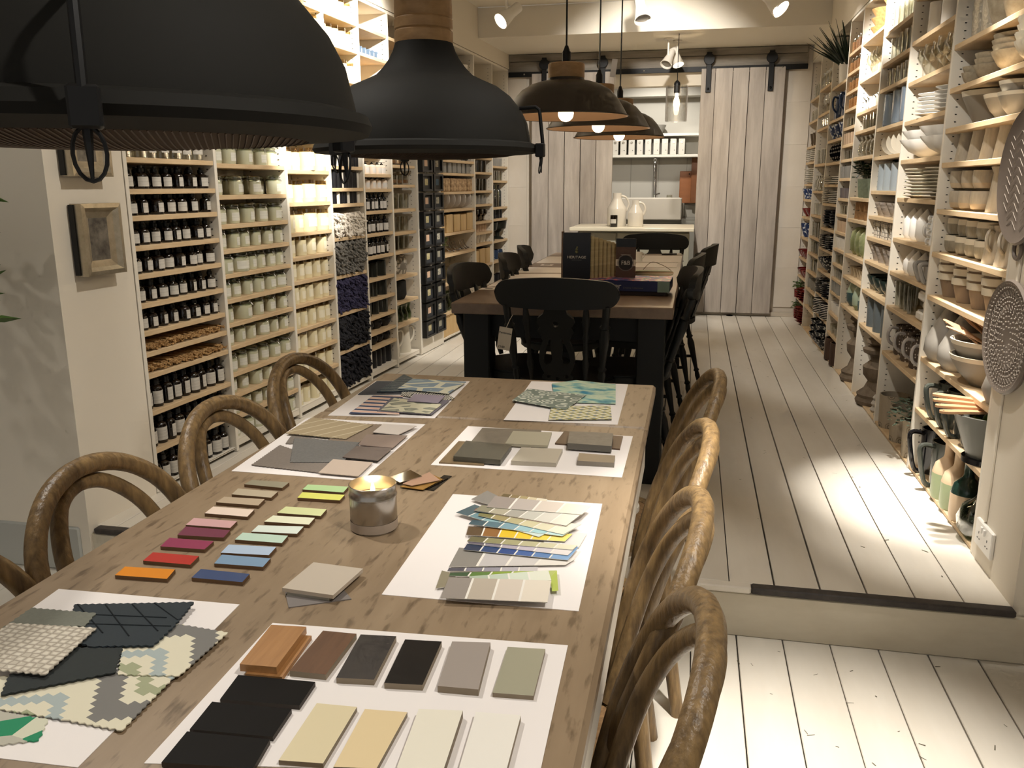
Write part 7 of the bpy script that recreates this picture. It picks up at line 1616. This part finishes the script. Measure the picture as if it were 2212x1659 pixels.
for zz, lb in ((1.68, 'lower white kitchen shelf holding box files'), (1.895, 'upper white kitchen shelf with grey bowls')):
    o = ob('kitchen_shelf', G().cbox((-.4, KY - .13, zz - .014), (2.3, .24, .028), .003).mesh('kitchen_shelf', mat('white_shelf', '#d9d5ca', .5)), label=lb, cat='shelf')
    for x in (-1.2, .3): ob('bracket', G().box((x, KY - .1, zz - .06), (.02, .16, .06)).mesh('bracket', mat('white_shelf', '#d9d5ca', .5), False), o)
M_BOXFW = mat('white_box_file', '#cfcabf', .6)
for k in range(9):
    x = -.86 + k * .0875
    o = ob('box_file', G().cbox((0, 0, .08), (.064, .2, .16), .003).mesh('box_file', M_BOXFW), None, (x, KY - .13, 1.6802), (0, 0, 0), 'white magazine file on the lower kitchen shelf, %s from left' % ORD[k], 'box file', 'white magazine files')
    ob('finger_ring', G().lathe([(.0125, 0), (.0125, .002), (.006, .002)], 12).xf(Matrix.Translation((0, -.101, .125)) @ Matrix.Rotation(pi / 2, 4, 'X')).mesh('finger_ring', M_STEEL), o)
    ob('stud', G().sphere((.012, -.101, .045), .004, 6, 4).mesh('stud', M_BLACKMETAL), o)
GB = P_('grey_bowl', bowlp(.11, .09, .6), mat('grey_enamel', '#8e8a82', .4), 'bowl', 24)
GB.place((-.44, KY - .13, 1.8955), 0, 'grey bowl on the upper kitchen shelf', 'kitchen bowls'); GB.place((-.75, KY - .13, 1.8955), 0, 'grey bowl half hidden behind the pendants', 'kitchen bowls')

# ================================================================ far table contents
FT = T2Z + .0004
def quad(name, pts, m, th, label, cat, group=None, z=FT):
    c = (sum(p[0] for p in pts) / len(pts), sum(p[1] for p in pts) / len(pts))
    return ob(name, G().prism([(p[0] - c[0], p[1] - c[1]) for p in pts], 0, th).mesh(name, m, False), None, (c[0], c[1], z), label=label, cat=cat, group=group)
for pts, lb in (([(-.932, 4.40), (-.61, 4.46), (-.60, 4.02), (-.925, 3.80)], 'white paper sheet beside the shelf-side chair, nearest pair'),
                ([(-.93, 4.78), (-.63, 4.80), (-.63, 4.50), (-.93, 4.46)], 'white paper sheet just beyond the nearest sheet'),
                ([(-.93, 5.55), (-.66, 5.57), (-.66, 5.06), (-.925, 5.06)], 'white paper sheet at far shelf-side corner of table'),
                ([(-.327, 5.74), (-.065, 5.74), (-.066, 5.26), (-.343, 5.24)], 'white paper sheet at far aisle-side corner of table'),
                ([(-.33, 5.2), (-.082, 5.2), (-.084, 4.93), (-.317, 4.9)], 'white paper sheet behind the fanned colour deck')):
    quad('paper_sheet', pts, M_PAPER, .0008, lb, 'paper', 'white sheets on the far table')
for pts, lb in (([(-.935, 3.76), (-.86, 3.78), (-.86, 3.70), (-.935, 3.68)], 'small printed card at table edge by the nearest chair'), ([(-.87, 4.97), (-.80, 4.97), (-.80, 4.90), (-.87, 4.90)], 'small printed card between paper sheets'), ([(-.13, 5.86), (-.07, 5.86), (-.07, 5.8), (-.13, 5.8)], 'small printed card at far aisle corner')):
    o = quad('printed_card', pts, M_PAPER, .001, lb, 'card', 'printed cards')
    ob('print', G().box((0, 0, .0012), (.035, .03, .0004)).mesh('print', mat('grey_photo_print', '#8b867e', .6, noise=('#4c4844', 60, .3)), False), o)
# standing brochures
M_NAVYB = mat('navy_brochure_cover', '#14151c', .35); M_KRAFT = mat('kraft_swatch_page', '#b6a883', .7, noise=('#978a66', (3, 3, 70), .2)); M_BRN = mat('brown_cover', '#4f382c', .5); M_LET = mat('silver_print', '#cfcac0', .5); M_DIM = mat('dim_grey_print', '#6d6a64', .5)
hb = ob('brochure', None, None, (-.487, 3.64, FT), (0, 0, radians(2)), 'tall navy heritage colour brochure standing on far table', 'brochure')
ob('cover', G().cbox((0, 0, .13), (.118, .004, .26), .001).mesh('cover', M_NAVYB), hb)
ob('side_cover', G().cbox((-.064, .035, .132), (.004, .075, .265), .001).mesh('side_cover', mat('brown_side', '#5d4536', .5)), hb)
ob('lettering', text_mesh('HERITAGE', .0155, M_LET, sx=1.15), hb, (0, -.0027, .155), (pi / 2, 0, 0))
ob('small_lettering', text_mesh('CLASSIC COLOURS', .005, M_DIM), hb, (0, -.0027, .143), (pi / 2, 0, 0))
ob('emblem', G().sphere((0, -.0025, .188), .006, 8, 6).sphere((0, -.0025, .178), .007, 8, 6).sphere((.002, -.0025, .197), .004, 8, 6).mesh('emblem', mat('olive_print', '#6f7050', .5)), hb)
ob('maker_mark', text_mesh('Dulux', .010, M_DIM), hb, (.0, -.0027, .02), (pi / 2, 0, 0))
for k in range(7):
    pg = ob('swatch_page', G().cbox((.064 + k * .0165, .012 + k * .018, .122 - k * .003), (.020, .003, .244 - k * .006), .0006).mesh('swatch_page', M_KRAFT), hb)
fb = ob('brochure', None, None, (-.282, 3.72, FT), (0, 0, radians(-3)), 'brown paint colour card with F and B roundel standing on far table', 'brochure')
ob('cover', G().cbox((0, 0, .116), (.086, .006, .232), .001).mesh('cover', M_BRN), fb)
ob('black_band', G().box((0, -.0032, .214), (.0862, .001, .036)).mesh('black_band', M_BLACKP, False), fb)
ob('cream_band', G().box((0, -.0033, .128), (.0862, .0008, .028)).mesh('cream_band', M_TAG, False), fb)
ob('roundel', G().lathe([(.031, 0), (.031, .001), (0, .001)], 28).xf(Matrix.Translation((0, -.0034, .128)) @ Matrix.Rotation(pi / 2, 4, 'X')).mesh('roundel', mat('dark_roundel', '#1f1a18', .5)), fb)
ob('ring', G().lathe([(.036, 0), (.036, .0008), (.033, .0008)], 28).xf(Matrix.Translation((0, -.0032, .128)) @ Matrix.Rotation(pi / 2, 4, 'X')).mesh('ring', M_DIM), fb)
ob('lettering', text_mesh('F&B', .026, M_LET, sx=.9), fb, (0, -.005, .127), (pi / 2, 0, 0))
for k, (txt, zz) in enumerate((('FARROW & BALL', .162),)): ob('small_lettering', text_mesh(txt, .0058, M_TAG), fb, (0, -.0042, zz), (pi / 2, 0, 0))
# pile of books
bk0 = quad('book', [(-.42, 3.62), (-.105, 3.63), (-.10, 3.83), (-.41, 3.83)], M_BRN, .016, 'thin brown book under the blue book', 'book')
bk = ob('book', G().cbox((0, 0, .024), (.345, .215, .046), .003).mesh('book', mat('navy_book', '#1d2450', .4)), None, (-.255, 3.70, FT + .0165), (0, 0, radians(-2)), 'thick blue wallpaper pattern book with floral cover on far table', 'book')
ob('floral_cover', G().box((.0, 0, .0475), (.345, .215, .001)).mesh('floral_cover', pat_noise('floral_print', (22, 22, 1), ['#25306a', '#4d4f86', '#b9546a', '#c9b7a4', '#4f7a72', '#2d3768'], [.3, .42, .5, .56, .62, .72], 3, 'CONSTANT', .4), False), bk)
ob('spine_end', G().box((.147, -.1085, .024), (.05, .001, .045)).mesh('spine_end', mat('grey_green_spine', '#7f9385', .5), False), bk)
ob('lettering', text_mesh('wallpaper', .034, M_LET, 'RIGHT'), bk, (-.03, -.1085, .024), (pi / 2, 0, 0))
ob('small_lettering', text_mesh('Creative Collections', .010, M_DIM, 'LEFT'), bk, (-.022, -.1085, .017), (pi / 2, 0, 0))
# fanned colour deck
M_DECKS = [mat('deck_%d' % k, c, .6) for k, c in enumerate(('#a4805f', '#b7a184', '#8d9277', '#c6b79c', '#cbbba8', '#d8cbb8'))]
dk = ob('colour_deck', None, None, (-.26, 4.33, FT), (0, 0, 0), 'fanned beige colour deck with cord lying on the far table', 'colour deck')
for k in range(9):
    ob('deck_leaf', G().cbox((.07, 0, .008 + k * .0035), (.2, .06, .0012), .0004).xf(Matrix.Rotation(radians(-22 + k * 6), 4, 'Z') @ Matrix.Rotation(radians(-4 + k * .8), 4, 'Y')).mesh('deck_leaf', M_DECKS[k % 6]), dk)
ob('cord', G().tube(smooth_pts([(.02, .02, .04), (.06, .05, .075), (.12, .03, .06), (.16, -.01, .04)], 5), .0016, 5).mesh('cord', M_BRN), dk)
for k, (x, y, c, lb) in enumerate(((-.37, 4.25, '#2b1f1c', 'dark brown key tassel by the colour books'), (-.33, 4.27, '#4c6078', 'blue tassel bunch behind the brochures'), (-.30, 4.28, '#a0605c', 'pink tassel bunch behind the brochures'))):
    o = ob('tassel', G().lathe([(0, .0), (.012, .0), (.016, .02), (.008, .045), (.004, .06), (0, .062)], 10, wob=ribw(5, .15)).mesh('tassel', mat('tassel_%d' % k, c, .8)), None, (x, y, FT), label=lb, cat='tassel')
    ob('loop', G().tube([(.006 * cos(a), 0, .068 + .007 * sin(a)) for a in [2 * pi * i / 10 for i in range(10)]], .001, 4, True).mesh('loop', M_BLACKP), o)
pen = Proto('marker_pen', G().tube([(0, 0, .006), (.1, 0, .006)], .006, 8).mesh('marker_pen', mat('dark_pen', '#2f2a28', .4)), [('cap', G().tube([(.1, 0, .006), (.13, 0, .006)], .0065, 8).mesh('cap', M_WHITE))], 'pen')
pen.place((-.20, 5.80, FT), .2, 'dark marker pen near the far end of the far table', 'pens')
mgb = Proto('white_mug', G().lathe(tumbler(.034, .036, .08, .004), 18).mesh('white_mug', M_WHITE), [handle(.034, .02, .065, .02, .004, M_WHITE)], 'mug')
mgb.place((-.325, 5.3, FT), 2, 'white mug half hidden behind the brown colour card', 'mugs', .7)

# ================================================================ wall things near the front
M_SILV = mat('silver_gilt_moulding', '#cbc0aa', .33, metal=.6, noise=('#a2957c', 30, .3))
def pframe(s, z, w, h, lb):
    r = ob('picture_frame', None, None, LP(s, -.002, z), (0, 0, LROT + pi / 2), lb, 'picture frame', 'silver picture frames')
    g = G(); t = .05
    for sx, sz, L_, ang in ((0, -h / 2, w, 0), (w / 2, 0, h, 90), (0, h / 2, w, 180), (-w / 2, 0, h, 270)):
        pr = [(0, -.004), (0, -.050), (t * .3, -.052), (t * .55, -.036), (t * .85, -.03), (t, -.028), (t, -.004)]   # inward, out of the wall
        vs = []
        for e in (-1, 1):
            for (u_, y_) in pr:
                vs.append((e * (L_ / 2 - u_), y_, u_))
        n = len(pr); fs = [(i, (i + 1) % n, n + (i + 1) % n, n + i) for i in range(n)]
        M = Matrix.Translation((sx, 0, sz)) @ Matrix.Rotation(-radians(ang), 4, 'Y')
        g.add([M @ Vector(v) for v in vs], fs)
    ob('moulding', g.mesh('moulding', M_SILV, ang=25), r)
    ob('backing', G().box((-.006, -.012, 0), (w * 1.0, .02, h * .97)).mesh('backing', M_BLACKP, False), r)
    ob('print', G().box((0, -.026, 0), (w - 2 * t + .004, .004, h - 2 * t + .004)).mesh('print', mat('muted_photo_collage', '#8d8578', .4, noise=('#3b3632', 22, .2)), False), r)
    return r
pframe(-.222, 1.183, .19, .245, 'deep silver picture frame on the wall pier, lower of two')
pframe(-.238, 1.52, .188, .25, 'deep silver picture frame partly hidden by dome lamp, upper of two')
sk2 = ob('wall_socket', G().cbox((-.006, 0, 0), (.012, .15, .088), .003).mesh('wall_socket', M_WHITE), None, (RX - .0005, 2.745, .27), label='white double wall socket on the pier above the step', cat='socket')
for y in (-.038, .038):
    ob('switch', G().cbox((-.0145, y * .32, .022), (.006, .012, .02), .001).mesh('switch', M_WHITE), sk2)
    ob('pin_holes', G().box((-.0125, y, .004), (.001, .003, .008)).box((-.0125, y - .009, -.016), (.001, .006, .003)).box((-.0125, y + .009, -.016), (.001, .006, .003)).mesh('pin_holes', M_BLACKP, False), sk2)
ob('trunking', G().cbox((-.004, .02, .55), (.008, .016, 1.0), .002).mesh('trunking', M_WALL), sk2)
def platter(y, z, ry, rz, m, lb, extra):
    o = ob('wall_platter', G().lathe([(0, 0), (.85, .0), (.97, .008), (1, .016), (.97, .022), (.85, .014), (0, .01)], 48).xf(Matrix.Diagonal((rz, ry, 1.3, 1))).xf(Matrix.Rotation(-pi / 2, 4, 'Y')).mesh('wall_platter', m), None, (RX - .002, y, z), label=lb, cat='platter', group='wall platters')
    extra(o, ry, rz); return o
M_PLT = mat('mauve_brown_stoneware', '#756a61', .5); M_PLTW = mat('pale_slip_dots', '#a1968a', .6)
def dots(o, ry, rz):
    g = G()
    for k, (f, n) in enumerate(((.93, 64), (.86, 60), (.77, 44), (.69, 48), (.61, 42), (.52, 26), (.44, 26), (.36, 20), (.27, 16), (.18, 10))):
        for i in range(n):
            a = 2 * pi * i / n; r = .0042 if k not in (2, 5) else .0075
            g.lathe([(r, .0), (r * .6, .002), (0, .0025)] if k not in (2, 5) else [(r, 0), (r, .002), (r * .6, .002), (r * .6, 0)], 6, (0, 0, 0)) if False else None
            c = Vector((-.0195 - (.004 if f > .85 else 0), ry * f * cos(a), rz * f * sin(a)))
            if k in (2, 5):
                g.tube([c + Vector((0, r * cos(q), r * sin(q))) for q in [2 * pi * j / 8 for j in range(8)]], .001, 4, True)
            else:
                g.sphere(c, r * .72, 6, 4)
    ob('slip_dots', g.mesh('slip_dots', M_PLTW), o)['kind'] = 'stuff'
def chev(o, ry, rz):
    g = G()
    for k in range(-7, 8):
        z0 = k * rz * .13
        for s in (-1, 1):
            for q in range(3):
                y0 = s * (.015 + q * .045); y1 = s * (.05 + q * .045)
                if (max(abs(y0), abs(y1)) / ry) ** 2 + ((z0) / rz) ** 2 < .8:
                    sl = .025 if q != 1 else -.02
                    g.tube([(-.0195, y0, z0), (-.0195, y1, z0 + sl)], .0009, 4)
    ob('slip_lines', g.mesh('slip_lines', M_PLTW), o)
    ob('hanging_loop', G().tube([(-.01 + 0, .03 * cos(q), -rz - .012 + .028 * sin(q)) for q in [2 * pi * j / 18 for j in range(18)]], .006, 6, True).mesh('hanging_loop', M_PLT), o)
platter(2.745, .915, .19, .172, M_PLT, 'round mauve-brown platter with slip dots hung above the socket', dots)
platter(2.775, 1.385, .195, .20, mat('dark_mauve_stoneware', '#574d46', .45), 'dark mauve platter with chevron lines hung above the dotted one', chev)

# bouquet on a stand beside the grey wall, mostly outside the picture
bq = ob('flower_bouquet', None, None, (-2.20, 2.03, 0), label='bouquet with white and green blooms at the picture edge', cat='flowers')
ob('vase', G().lathe([(0, .62), (.06, .62), (.075, .7), (.06, .85), (.065, .9), (.06, .9), (.05, .84), (0, .66)], 20).mesh('vase', M_GLZ), bq)
fm = leaf_cluster(110, .2, .5, M_HERB, .03, .085); fm.transform(Matrix.Translation((0, 0, .86))); ob('foliage', fm, bq)
for k in range(7):
    a = k * .9; c = (.2 * cos(a), .17 * sin(a), 1.16 + .05 * (k % 3)); g = G()
    for j in range(16):
        b_ = random.uniform(0, 2 * pi); e_ = random.uniform(-.2, 1.4); d_ = Vector((cos(b_) * cos(e_), sin(b_) * cos(e_), sin(e_)))
        s_ = d_.cross(Vector((.1, .2, 1))).normalized() * .013; p_ = Vector(c)
        g.add([p_, p_ + d_ * .025 + s_, p_ + d_ * .045, p_ + d_ * .025 - s_], [(0, 1, 2, 3)])
    ob('bloom', g.mesh('bloom', mat('greenish_white_petal', '#dfe3c2', .6)), bq)
ob('stems', G().tube([(0, 0, .66), (.05, .02, 1.0)], .004, 5).tube([(0, 0, .66), (-.06, .04, 1.05)], .004, 5).tube([(0, 0, .66), (.02, -.06, 1.05)], .004, 5).mesh('stems', M_HERB), bq)
stn = ob('plant_stand', None, None, (-2.22, 2.03, 0), label='dark round stand under the bouquet at picture edge', cat='stand')
ob('top', G().lathe([(0, .59), (.15, .59), (.155, .6), (.15, .618), (0, .618)], 24).mesh('top', M_BLACK), stn)
for k in range(3):
    a = k * 2.1; ob('leg', G().tube([(.05 * cos(a), .05 * sin(a), .59), (.13 * cos(a), .13 * sin(a), 0)], .012, 8).mesh('leg', M_BLACK), stn)
